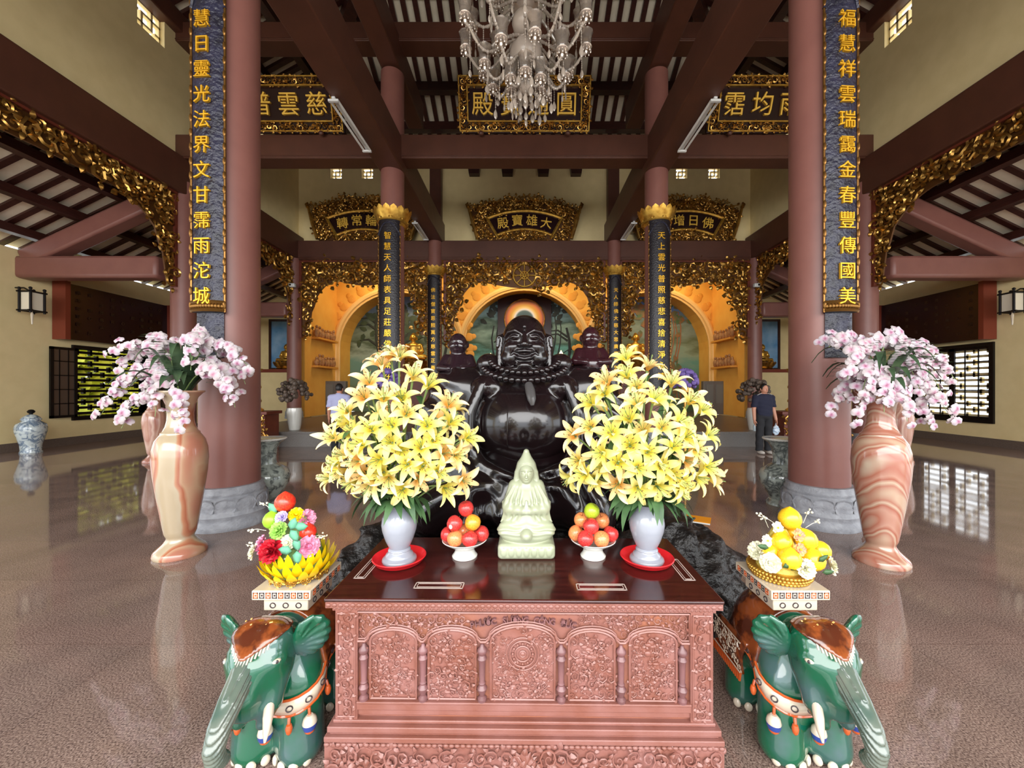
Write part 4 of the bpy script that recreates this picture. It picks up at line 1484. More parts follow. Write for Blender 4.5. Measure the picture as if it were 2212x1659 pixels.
def couplet(x, y, r, z0, z1, text, zfirst, step, csize, label, half, cap, m_board, off=0.0, foot=0.0):
    """half-round board hung on the viewer's side of a column"""
    t = thing('couplet_board', label, 'couplet board', (x, y, 0))
    n = 18

    def ring(rr, a):
        return (rr * math.sin(a), -rr * math.cos(a))

    def shell(mb, ra, rb, za, zb, ha):
        V, F = [], []
        for zz in (za, zb):
            for rr in (ra, rb):
                for i in range(n + 1):
                    p = ring(rr, -ha + 2 * ha * i / n)
                    V.append((p[0], p[1], zz))
        m = n + 1
        for i in range(n):
            F += [(m + i, m + i + 1, 3 * m + i + 1, 3 * m + i), (2 * m + i, 3 * m + i, 3 * m + i + 1, 2 * m + i + 1), (i, i + 1, m + i + 1, m + i)]
        F += [(0, m, 3 * m, 2 * m), (n, 2 * m + n, 3 * m + n, m + n)]
        mb.add(V, F)
    mb = MB()
    shell(mb, r + 0.005, r + 0.07, z0, z1, half)
    mb.build('board', m_board, t)
    ed = MB()
    R = r + 0.075
    for s in (-1, 1):
        p = ring(R, s * half)
        ed.tube([(p[0], p[1], z0), (p[0], p[1], z1)], 0.013, 6)
        for k in range(int((z1 - z0) / 0.16)):
            ed.ell((p[0], p[1] - 0.01, z0 + 0.08 + k * 0.16), (0.018, 0.014, 0.05), 6, 5)
    if foot:
        for q in range(2):
            ed.tube([(*ring(R, -half + 2 * half * i / n), z0 + 0.02 + q * 0.09) for i in range(n + 1)], 0.02, 6)
        for k in range(13):
            p = ring(R, -half + 2 * half * (k + 0.5) / 13)
            ed.ell((p[0], p[1], z0 + 0.065), (0.025, 0.025, 0.03), 6, 5)
    ed.build('edging', M_BRONZE, t)
    top = MB()
    top.tube([(*ring(R, -half + 2 * half * i / n), z1 - 0.38 + 0.3 * math.sin(PI * i / n)) for i in range(n + 1)], 0.02, 6)
    top.build('arched_moulding', M_NAVY, t)
    if foot:
        mb = MB()
        shell(mb, r + 0.004, r + 0.03, z0 - foot, z0, half * 0.92)
        mb.build('carved_foot', M_NAVY, t)
    lt = MB()
    for i, ch in enumerate(text):
        write(lt, ch, Matrix.Translation((off, -math.sqrt(R * R - off * off) - 0.006, zfirst - i * step)) @ Matrix.Rotation(math.asin(off / R), 4, 'Z') @ UP, csize)
    lt.build('lettering', M_GOLDTXT, t)
    if cap:
        cp = MB()
        k = 9
        for i in range(k):
            a = -1.5 + 3.0 * i / (k - 1)
            p = ring(r + 0.03, a)
            M = Matrix.Translation((p[0], p[1], z1)) @ Matrix.Rotation(a, 4, 'Z') @ Matrix.Rotation(0.5, 4, 'X')
            V, F = _petal(0.11, 0.3)
            cp.add([(vx, -vz, vy + 0.15) for vx, vy, vz in V], F, M)
            scroll(cp, Matrix.Translation((p[0] * 1.12, p[1] * 1.12, z1 + 0.14)) @ Matrix.Rotation(a, 4, 'Z') @ UP, 0.17, 1 if i % 2 else -1, seg=10, n=4)
        cp.lathe([(r + 0.02, -0.02), (r + 0.09, 0.0), (r + 0.09, 0.04), (r + 0.02, 0.06)], 24, (0, 0, z1))
        cp.build('lotus_cap', M_GOLDB, t)
    return t


couplet(-3.52, Y1, 0.30, 2.44, 6.2, '慧日靈光法界文甘霈雨沱城'[::1], 5.66, 0.277, 0.2, 'tall dark relief couplet board with gold characters on the near left column', 0.52, False, M_NAVY, -0.022, 0.5)
couplet(3.52, Y1, 0.30, 2.44, 6.2, '福慧祥雲瑞靄金春豐傳國美', 5.66, 0.277, 0.2, 'tall dark relief couplet board with gold characters on the near right column', 0.52, False, M_NAVY, 0.022, 0.5)
for s, nm, tx, tx2 in ((-1, 'left', '智慧天人師表具足莊嚴佛法常在', '佛法僧寶恩照萬方慈雲正善兌'), (1, 'right', '天上雲光普照慈悲喜捨清淨永清', '天人師佛大慈大悲廣度眾生永安')):
    couplet(s * XC, Y2, 0.30, 1.6, 5.93, tx, 5.5, 0.277, 0.2, 'narrow black couplet board with gold lotus cap on the %s middle column' % nm, 0.85, True, M_BLACKB)
    couplet(s * XC, Y3 - 0.35, 0.26, 1.6, 5.95, tx2, 5.35, 0.27, 0.18, 'narrow black couplet board on the slim %s column by the central arch' % nm, 0.85, True, M_BLACKB)
# ---------------------------------------------------------------- carved offering cabinet in the foreground
TZ = 0.755
cab = thing('offering_cabinet', 'carved rosewood offering cabinet with a dark polished top in the foreground', 'cabinet', (-0.002, 1.85, 0), math.radians(-0.7))
FY = -0.285                                   # front face, local


def cpx(px):
    return (px - 1130) * 1.565 / FPX


mb = MB().box(-0.8, -0.32, TZ - 0.016, 0.8, 0.32, TZ)
top = bev(mb.build('top', M_TOP, cab), 0.006)
ins = MB()
for x, y, a in ((-0.36, -0.21, 0), (0.33, -0.215, 0), (-0.73, -0.05, PI / 2), (0.73, -0.05, PI / 2)):
    M = TM((x, y, TZ), (0, 0, a))
    ins_one = MB()
    for q, t in ((0.0, 0.004), (0.011, 0.0022)):
        w, h = 0.105 - q, 0.026 - q
        for x0, y0, x1, y1 in ((-w, -h, w, -h + t), (-w, h - t, w, h), (-w, -h, -w + t, h), (w - t, -h, w, h)):
            ins_one.box(x0, y0, -0.001, x1, y1, 0.0012, M)
    ins_one.build('inlaid_slot', M_PEARL, top)
for a, z0, z1, p, nm in ((0.795, 0.715, TZ - 0.016, 0.03, 'cornice'), (0.775, 0.695, 0.715, 0.012, 'cornice_fillet')):
    m2 = MB().box(-a, FY - p, z0, a, 0.31, z1)
    if nm == 'cornice':
        for k in range(64):
            m2.ell((-a + 0.012 + k * (2 * a - 0.024) / 63, FY - p, (z0 + z1) / 2), (0.011, 0.006, 0.009), 8, 5)
    else:
        for k in range(90):
            m2.ell((-a + 0.01 + k * (2 * a - 0.02) / 89, FY - p, (z0 + z1) / 2 - 0.002), (0.0065, 0.004, 0.006), 6, 4)
    m2.build(nm, M_ROSE, cab)
bev(MB().box(-0.755, FY + 0.012, 0.2, 0.755, 0.3, 0.695).build('body', M_ROSED, cab), 0.004)
rc = random.Random(17)
# corner pilasters
for s in (-1, 1):
    x0 = s * (cpx(1512.5) + 0.0)
    m2 = MB().box(x0 - 0.045, FY - 0.006, 0.247, x0 + 0.045, FY + 0.03, 0.695)
    for q in (-0.036, 0.036):
        m2.tube([(x0 + q, FY - 0.008, 0.262), (x0 + q, FY - 0.008, 0.68)], 0.004, 6)
    for z in (0.262, 0.68):
        m2.tube([(x0 - 0.036, FY - 0.008, z), (x0 + 0.036, FY - 0.008, z)], 0.004, 6)
    for k in range(11):
        scroll(m2, Matrix.Translation((x0 + rc.uniform(-0.006, 0.006), FY - 0.006, 0.285 + k * 0.0375)) @ UP @ Matrix.Rotation(rc.uniform(0, 6), 4, 'Z'), 0.05, 1 if k % 2 else -1, seg=11, n=5, thick=0.09)
    m2.build('corner_pilaster', M_ROSE, cab)
# frieze with scroll carving, arch line and lettering
panels = [(848, 50), (976, 51), (1129, 69), (1278, 49), (1410, 50)]
ZS, ZP0 = 0.565, 0.33                         # spring of the arches, foot of the panels
fz = MB()


def arch_top(px_c, hw):
    c = cpx(px_c)
    w = hw * 1.565 / FPX
    return c, w, (0.045 if hw < 60 else 0.062)


line = [(cpx(771), 0.683), (cpx(771), ZS)]
for c_, h_ in panels:
    c, w, rise = arch_top(c_, h_)
    w += 0.008
    line += [(c - w - 0.012, ZS)] + [(c - w * math.cos(PI * i / 10), ZS + 0.012 + rise * math.sin(PI * i / 10)) for i in range(11)] + [(c + w + 0.012, ZS)]
line += [(cpx(1487), ZS), (cpx(1487), 0.683), (cpx(771), 0.683)]
for off, r in ((0, 0.0055), (0.011, 0.003)):
    fz.tube([(x, FY - 0.002, z + off) for x, z in line[1:-2]], r, 6)
fz.tube([(x, FY - 0.002, z) for x, z in line[-3:]], 0.004, 6)
for x in (cpx(771), cpx(1487)):
    fz.tube([(x, FY - 0.002, ZS), (x, FY - 0.002, 0.683)], 0.004, 6)


def in_frieze(x, z):
    if abs(x) < 0.225:
        return False
    for c_, h_ in panels:
        c, w, rise = arch_top(c_, h_)
        if abs(x - c) < w + 0.012 and z < ZS + 0.025 + rise * math.sqrt(max(0, 1 - ((x - c) / (w + 0.02)) ** 2)):
            return False
    return z > ZS + 0.018


scroll_fill(fz, Matrix.Translation((0, FY + 0.008, 0)) @ UP, in_frieze, cpx(776), cpx(1482), ZS + 0.01, 0.676, 0.04, rc, seg=11, n=5, thick=0.075)
fz.build('frieze', M_ROSE, cab)
lt = MB()
txt = 'PHƯỚC SƯƠNG CÔNG ĐỨC'
for i, ch in enumerate(txt):
    if ch != ' ':
        a = (i - (len(txt) - 1) / 2) / (len(txt) - 1) * 2
        write(lt, ch, Matrix.Translation((a * 0.207, FY + 0.006, 0.655 - 0.022 * a * a)) @ UP @ Matrix.Rotation(-a * 0.2, 4, 'Z'), 0.035, depth=0.25)
lt.build('lettering', M_ROSEB, cab)
# five arched carved panels
for k, (c_, h_) in enumerate(panels):
    c, w, rise = arch_top(c_, h_)
    pn = MB()
    edge = [(c - w, ZP0), (c - w, ZS)] + [(c - w * math.cos(PI * i / 12), ZS + rise * math.sin(PI * i / 12)) for i in range(1, 12)] + [(c + w, ZS), (c + w, ZP0)]
    pn.prism(edge, -0.001, 0.006, Matrix.Translation((0, FY + 0.012, 0)) @ UP)
    pn.tube([(x, FY + 0.002, z) for x, z in edge] + [(edge[0][0], FY + 0.002, ZP0)], 0.0055, 6)

    def inside(x, z, c=c, w=w, rise=rise, k=k):
        if k == 2 and (x - c) ** 2 + (z - 0.515) ** 2 < 0.07 ** 2:
            return False
        return abs(x - c) < w - 0.012 and z < ZS + rise * math.sqrt(max(0, 1 - ((x - c) / w) ** 2)) - 0.016
    M0 = Matrix.Translation((0, FY + 0.009, 0)) @ UP
    scroll_fill(pn, M0, inside, c - w, c + w, ZP0 + 0.008, ZS + rise, 0.042 if k % 2 else 0.036, rc, seg=10, n=5, thick=0.1)
    for q in range(16):
        x, z = c + rc.uniform(-w, w) * 0.8, rc.uniform(ZP0 + 0.02, ZS + 0.02)
        if inside(x, z):
            pn.ell((x, FY + 0.004, z), (rc.uniform(0.008, 0.016), 0.008, rc.uniform(0.006, 0.014)), 10, 6)
    if k == 2:
        for r in (0.066, 0.052, 0.031, 0.012):
            pn.tube([(c + r * math.cos(2 * PI * i / 32), FY + 0.002, 0.515 + r * math.sin(2 * PI * i / 32)) for i in range(33)], 0.0035, 6)
        for i in range(12):
            a = 2 * PI * i / 12
            pn.ell((c + 0.041 * math.cos(a), FY + 0.002, 0.515 + 0.041 * math.sin(a)), 0.006, 8, 5)
        pn.ell((c, FY + 0.002, 0.515), (0.01, 0.006, 0.01), 10, 6)
        for i in range(9):
            scroll(pn, M0 @ TM((c - 0.105 + i * 0.026, 0.425 - 0.035 * math.cos((i - 4) * 0.6) + 0.02, 0)), 0.034, 1 if i > 4 else -1, seg=10, n=5)
    pn.build('carved_panel', M_ROSE, cab)
# turned colonettes
prof = [(0.0, 0), (0.016, 0.0), (0.017, 0.012), (0.011, 0.022), (0.015, 0.04), (0.018, 0.055), (0.012, 0.07), (0.014, 0.078), (0.012, 0.085), (0.013, 0.15), (0.0135, 0.17), (0.017, 0.185), (0.012, 0.2), (0.018, 0.215), (0.017, 0.225), (0.01, 0.238), (0.006, 0.248), (0.0, 0.25)]
for px in (784, 913, 1041, 1212, 1341, 1472):
    MB().lathe([(0.0125 + (r - 0.0125) * 1.5 if r > 0.008 else r, z * 0.93) for r, z in prof], 16, (cpx(px), FY + 0.002, ZP0 - 0.005)).build('colonette', M_ROSEB, cab)
# lower mouldings and carved apron
m2 = MB()
for p, z0, z1, hw in ((0.006, 0.285, 0.315, cpx(1490)), (0.0, 0.262, 0.285, cpx(1490)), (0.014, 0.315, 0.325, cpx(1490))):
    m2.box(-hw, FY - p, z0, hw, 0.29, z1)
bev(m2.build('lower_rail', M_ROSE, cab), 0.003)
m2 = MB()
for p, z0, z1, hw in ((0.012, 0.236, 0.25, 0.775), (0.03, 0.212, 0.236, 0.79), (0.022, 0.2, 0.212, 0.783), (0.036, 0.178, 0.2, 0.8)):
    m2.box(-hw, FY - p, z0, hw, 0.3 + p * 0.5, z1)
bev(m2.build('plinth_moulding', M_ROSE, cab), 0.004)
ap = MB().box(-0.8, FY - 0.026, 0.062, 0.8, 0.31, 0.178)
for s in (-1, 1):
    ap.box(s * 0.8 - 0.12 * (s > 0), FY - 0.028, 0.0, s * 0.8 + 0.12 * (s < 0), FY + 0.08, 0.178)
    ap.box(s * 0.8 - 0.12 * (s > 0), 0.2, 0.0, s * 0.8 + 0.12 * (s < 0), 0.31, 0.178)
for k in range(70):
    ap.ell((-0.79 + k * 1.58 / 69, FY - 0.03, 0.166), (0.012, 0.007, 0.009), 8, 5)
scroll_fill(ap, Matrix.Translation((0, FY - 0.028, 0)) @ UP, lambda x, z: True, -0.79, 0.79, 0.03, 0.155, 0.066, rc, seg=14, n=6, thick=0.085)
for i in range(7):                            # lotus in the middle of the apron
    a = (i - 3) * 0.42
    leaf(ap, Matrix.Translation((0, FY - 0.032, 0.08)) @ UP @ Matrix.Rotation(PI / 2 - a, 4, 'Z'), 0.075, 0.02, 0.012)
ap.build('apron', M_ROSE, cab)

# ---------------------------------------------------------------- red trays, marble vases


def vase_set(px, nm):
    c = W(px, 1215, 1.87)
    x, y = c.x, 1.87
    t = thing('plastic_tray', 'round red plastic tray under the pale marble vase on the %s' % nm, 'tray', (x, y, TZ + 0.001))
    MB().lathe([(0.0, 0.0), (0.1, 0.0), (0.113, 0.008), (0.124, 0.026), (0.127, 0.027), (0.124, 0.031), (0.119, 0.028), (0.108, 0.011), (0.098, 0.006), (0.0, 0.006)], 48).build('dish', M_REDPL, t)
    v = thing('marble_vase', 'pale lilac marble vase holding lilies on a red tray, %s' % nm, 'vase', (x, y, TZ + 0.0075))
    pr = [(0.0, 0.0), (0.08, 0.0), (0.082, 0.008), (0.078, 0.016), (0.066, 0.024), (0.064, 0.034), (0.052, 0.044), (0.05, 0.05), (0.053, 0.054), (0.05, 0.06), (0.046, 0.064), (0.05, 0.07),
          (0.066, 0.105), (0.08, 0.15), (0.084, 0.18), (0.08, 0.21), (0.066, 0.238), (0.053, 0.25), (0.05, 0.256), (0.053, 0.262), (0.058, 0.268), (0.06, 0.275), (0.052, 0.275), (0.045, 0.25), (0.0, 0.22)]
    MB().lathe(pr, 48).build('body', M_GREYGL, v)
    return Vector((x, y, TZ + 0.27))


VL = vase_set(863, 'left')
VR = vase_set(1397, 'right')


def bloom_mesh(seed, open_=1.0):
    r = random.Random(seed)
    mb = MB()
    for k in range(6):
        a = 2 * PI * k / 6 + r.uniform(-0.08, 0.08)
        w = (0.0205 if k % 2 else 0.0155) * r.uniform(0.9, 1.1)
        L = r.uniform(0.105, 0.12)
        curl = r.uniform(0.8, 1.25) * open_
        pts = []
        ang = 0.28 + 0.08 * r.random()
        p = [0.006, 0.0]
        n = 8
        for i in range(n + 1):
            pts.append(tuple(p))
            ang += (0.10 + 0.30 * (i / n)) * curl
            p[0] += L / n * math.sin(ang)
            p[1] += L / n * math.cos(ang)
        tw = r.uniform(-0.3, 0.3)

        def fn(u, v):
            i = min(n - 1, int(v * n))
            f = v * n - i
            rr = pts[i][0] * (1 - f) + pts[i + 1][0] * f
            zz = pts[i][1] * (1 - f) + pts[i + 1][1] * f
            ww = w * (math.sin(PI * min(1, v * 0.93 + 0.06)) ** 0.75) * (1 - 0.25 * v)
            s = (u - 0.5) * 2
            zz += 0.25 * ww * (abs(s) ** 2) - 0.004 * (1 - abs(s)) + tw * s * ww * v
            return (rr, s * ww, zz)
        mb.sheet(fn, 4, 10, Matrix.Rotation(a, 4, 'Z'))
    return mb.mesh('bloom', M_LILY[seed % 3])


def stamen_mesh(seed):
    r = random.Random(seed)
    mb = MB()
    for k in range(6):
        a = 2 * PI * k / 6 + 0.4
        rr = r.uniform(0.018, 0.03)
        e = (rr * math.cos(a), rr * math.sin(a), 0.07)
        mb.tube([(0, 0, 0.01), (e[0] * 0.5, e[1] * 0.5, 0.045), e], 0.0011, 4, mi=0)
        mb.tube([(e[0] - 0.005, e[1], e[2] + 0.001), (e[0], e[1] + 0.002, e[2] + 0.003), (e[0] + 0.005, e[1], e[2] + 0.001)], [0.001, 0.0022, 0.001], 5, mi=1)
    mb.tube([(0, 0, 0.01), (0.003, 0, 0.05), (0.006, 0.002, 0.085)], [0.0015, 0.0012, 0.003], 5)
    return mb.mesh('stamens', [M_STEM, M_ANTHER])


BLOOMS = [bloom_mesh(i, 1.0 if i < 6 else 0.55) for i in range(9)]
STAMENS = [stamen_mesh(i) for i in range(3)]


def lily(base, tip, face, k, label, group, rnd, sc):
    t = thing('lily', label, 'lily', base, 0, group)
    tip = tip - base
    face = face.normalized()
    mid = tip * 0.55 + Vector((0, 0, 0.05 * tip.length))
    pts = []
    P0, P1, P2 = Vector((0, 0, 0)), mid, tip - face * 0.004
    P1 = (tip - face * 0.10) * 0.8 + Vector((0, 0, 0.03))
    for i in range(9):
        s = i / 8
        pts.append(P0 * (1 - s) ** 2 + P1 * (2 * s * (1 - s)) + P2 * s * s)
    MB().tube(pts, [0.004] * 7 + [0.0045, 0.006], 6).build('stem', M_STEM, t)
    b = meshobj('bloom', BLOOMS[k % 9], t)
    b.matrix_local = frame_from(tip, face, rnd.uniform(0, 6.28), sc)
    s_ = meshobj('stamens', STAMENS[k % 3], b)
    for q in range(2 if rnd.random() < 0.6 else 1):
        s = rnd.uniform(0.35, 0.85)
        p = P0 * (1 - s) ** 2 + P1 * (2 * s * (1 - s)) + P2 * s * s
        d = Vector((rnd.uniform(-1, 1), rnd.uniform(-0.8, 0.6), rnd.uniform(-0.2, 0.8)))
        lf = MB()
        L, w = rnd.uniform(0.08, 0.12), rnd.uniform(0.011, 0.017)
        lf.sheet(lambda u, v: (v * L, (u - 0.5) * 2 * w * math.sin(PI * (0.08 + 0.92 * v)) ** 0.8, 0.03 * math.sin(v * 2.2) + 0.005 * abs(u - 0.5) - 0.025 * v * v), 2, 6,
                 Matrix.Translation(p) @ d.to_track_quat('X', 'Z').to_matrix().to_4x4())
        lf.build('leaf', M_LEAF, t)
    return t


BL = [(560, 170), (690, 120), (610, 110), (780, 240), (890, 310), (480, 290), (430, 400), (580, 400), (690, 400), (1020, 440), (1050, 560), (320, 490), (290, 570), (220, 680), (350, 640), (490, 610), (620, 590), (740, 510),
      (870, 590), (600, 720), (830, 740), (1170, 680), (1000, 790), (1090, 810), (270, 800), (400, 740), (370, 860), (520, 850), (730, 880), (850, 880), (960, 930), (170, 960), (330, 1010), (480, 1030), (610, 990),
      (690, 1060), (830, 990), (1010, 1040), (1130, 980), (420, 930), (260, 930), (550, 940), (930, 690), (700, 780), (230, 870)]
BR = [(640, 130), (820, 180), (650, 240), (510, 290), (960, 290), (400, 440), (500, 370), (720, 430), (860, 400), (1100, 420), (1190, 490), (660, 540), (400, 610), (290, 660), (550, 640), (760, 620), (900, 600),
      (1040, 570), (1240, 660), (310, 840), (470, 800), (680, 730), (810, 780), (990, 730), (600, 850), (740, 900), (900, 880), (1090, 850), (1230, 890), (260, 980), (430, 990), (590, 1020), (740, 1060), (880, 1050),
      (1060, 1010), (1170, 960), (1270, 980), (1040, 1080), (480, 890), (1150, 780), (980, 950), (350, 930), (1080, 670), (720, 330)]


def bouquet(pts, ox, oy, cxp, nm, base, seed):
    rnd = random.Random(seed)
    lab = 'cream yellow lily in the bouquet on the %s side of the cabinet' % nm
    grp = 'lilies in the %s marble vase' % nm
    C = W(cxp, 965, 1.93)
    n = 0
    for (x, y) in pts:
        px, py = ox + x / 3.073, oy + y / 3.073
        u, v = (px - cxp) / 200.0, (py - 935) / 205.0
        dep = 1.9 - 0.27 * math.sqrt(max(0, 1 - u * u - v * v)) + rnd.uniform(-0.035, 0.035)
        p = W(px, py, dep)
        out = (p - C).normalized()
        face = out * 0.85 + Vector((0, -0.38, 0.3)) + Vector((rnd.uniform(-.3, .3), rnd.uniform(-.2, .2), rnd.uniform(-.3, .3)))
        if v > 0.5:
            face.z -= 0.25
        tip = p - face.normalized() * 0.05
        k = rnd.choice((0, 0, 1, 3, 4, 6, 0, 1, 3, 2, 5, 7))
        lily(base + Vector((rnd.uniform(-.03, .03), rnd.uniform(-.03, .03), -0.02)), tip, face, k, lab, grp, rnd, rnd.uniform(0.86, 1.02))
        n += 1
    for q in range(8):                        # the far side of the bouquet
        a = rnd.uniform(0.2, 2.9)
        p = C + Vector((0.3 * math.cos(a), 0.08 + 0.16 * math.sin(a), rnd.uniform(-0.1, 0.25)))
        face = (p - C).normalized() + Vector((0, 0.3, 0.3))
        lily(base, p, face, rnd.randrange(9), lab, grp, rnd, 0.9)
    # dark filler leaves round the mouth of the vase
    for q in range(26):
        a = rnd.uniform(0, 2 * PI)
        t = thing('lily_leaf_sprig', 'green leaf sprig drooping round the mouth of the %s marble vase' % nm, 'leaves', base, 0, 'leaf sprigs in the %s marble vase' % nm)
        L = rnd.uniform(0.12, 0.2)
        d = Vector((math.cos(a), math.sin(a) * 0.8, rnd.uniform(0.1, 0.9)))
        lf = MB()
        for z in range(3):
            w = rnd.uniform(0.016, 0.024)
            l2 = L * rnd.uniform(0.7, 1.0)
            M = frame_from((0, 0, 0), d).to_3x3().to_4x4()
            M = d.to_track_quat('X', 'Z').to_matrix().to_4x4() @ TM((L * 0.25 * z, 0, 0.012 * z), (0, 0.3 * z, rnd.uniform(-0.7, 0.7)))
            lf.sheet(lambda u, v: (v * l2, (u - 0.5) * 2 * w * math.sin(PI * (0.06 + 0.94 * v)) ** 0.8, 0.05 * math.sin(v * 2.0) - 0.11 * v * v), 2, 7, M)
        lf.build('leaf', M_LEAF, t)


bouquet(BL, 640, 720, 858, 'left', VL, 3)
bouquet(BR, 1140, 720, 1392, 'right', VR, 4)

# ---------------------------------------------------------------- footed bowls of apples
APPLE = MB()
APPLE.lathe([(0.0, -0.86), (0.25, -0.93), (0.5, -0.88), (0.8, -0.6), (0.98, -0.15), (1.0, 0.15), (0.92, 0.5), (0.7, 0.8), (0.42, 0.93), (0.2, 0.88), (0.06, 0.72), (0.0, 0.66)], 24)
AP_ME = [APPLE.mesh('apple_skin', m) for m in M_APPLE]
ST_ME = MB().tube([(0, 0, 0.66), (0.03, 0, 0.9), (0.1, 0.02, 1.08)], [0.03, 0.03, 0.045], 6).mesh('apple_stem', M_ANTHER)


def apple(px, py, d, k, label, rnd, grp):
    p = W(px, py, d)
    t = thing('apple', label, 'apple', p, 0, grp)
    R = 0.0385
    o = meshobj('flesh', AP_ME[k], t)
    o.scale = (R, R, R)
    o.rotation_euler = (rnd.uniform(-0.7, 0.7), rnd.uniform(-0.7, 0.7), rnd.uniform(0, 6))
    s = meshobj('stalk', ST_ME, t)
    s.scale, s.rotation_euler = o.scale, o.rotation_euler
    return t


BOWL = [(0.0, 0.0), (0.062, 0.0), (0.063, 0.006), (0.052, 0.02), (0.047, 0.036), (0.05, 0.045), (0.075, 0.06), (0.104, 0.078), (0.112, 0.086), (0.11, 0.089), (0.1, 0.082), (0.07, 0.066), (0.03, 0.058), (0.0, 0.056)]
for px, nm in ((1004, 'left'), (1281, 'right')):
    c = W(px, 1203, 1.93)
    b = thing('footed_bowl', 'white footed bowl of apples on the %s of the jade figure' % nm, 'bowl', (c.x, 1.93, TZ + 0.001))
    MB().lathe(BOWL, 48).build('dish', M_CERAM, b)
ra = random.Random(9)
G1, G2 = 'apples in the left footed bowl', 'apples in the right footed bowl'
AL = [(1006.7, 1099, 1.93, 0, 'red apple topping the pile in the left footed bowl', 0), (981.8, 1131, 1.90, 0, 'red apple with a white sticker in the left footed bowl', 1), (1021, 1129, 1.90, 2, 'yellow orange apple in the left footed bowl', 0),
      (968, 1155, 1.94, 0, 'red apple at the left rim of the left footed bowl', 0), (983, 1164, 1.865, 1, 'pale orange apple at the front of the left footed bowl', 0), (1015, 1165, 1.865, 0, 'red apple at the front of the left footed bowl', 0),
      (1040, 1153, 1.93, 0, 'red apple at the right rim of the left footed bowl', 0), (1000, 1148, 1.96, 1, 'pinkish apple half hidden at the back of the left footed bowl', 0)]
AR = [(1278, 1104, 1.93, 3, 'green apple topping the pile in the right footed bowl', 0), (1256, 1124, 1.97, 1, 'peach coloured apple behind the green one, left side, in the right footed bowl', 0), (1300.5, 1125, 1.97, 1, 'peach coloured apple behind the green one, right side, in the right footed bowl', 0),
      (1277, 1137, 1.885, 0, 'red apple under the green one in the right footed bowl', 0), (1244, 1152, 1.94, 1, 'orange apple at the left rim of the right footed bowl', 0), (1264, 1164, 1.86, 0, 'red apple at the front of the right footed bowl', 0),
      (1299, 1165, 1.86, 1, 'orange apple at the front of the right footed bowl', 0), (1319, 1154, 1.93, 0, 'red apple at the right rim of the right footed bowl', 0)]
for lst, g in ((AL, G1), (AR, G2)):
    for px, py, d, k, lab, stick in lst:
        a = apple(px, py, d, k, lab, ra, g)
        if stick:
            MB().prism([(0.009 * math.cos(2 * PI * i / 20), 0.011 * math.sin(2 * PI * i / 20)) for i in range(20)], 0, 0.001, frame_from((-0.012, -0.0365, -0.003), (-0.3, -1, -0.1))).build('sticker', M_CERAM, a)


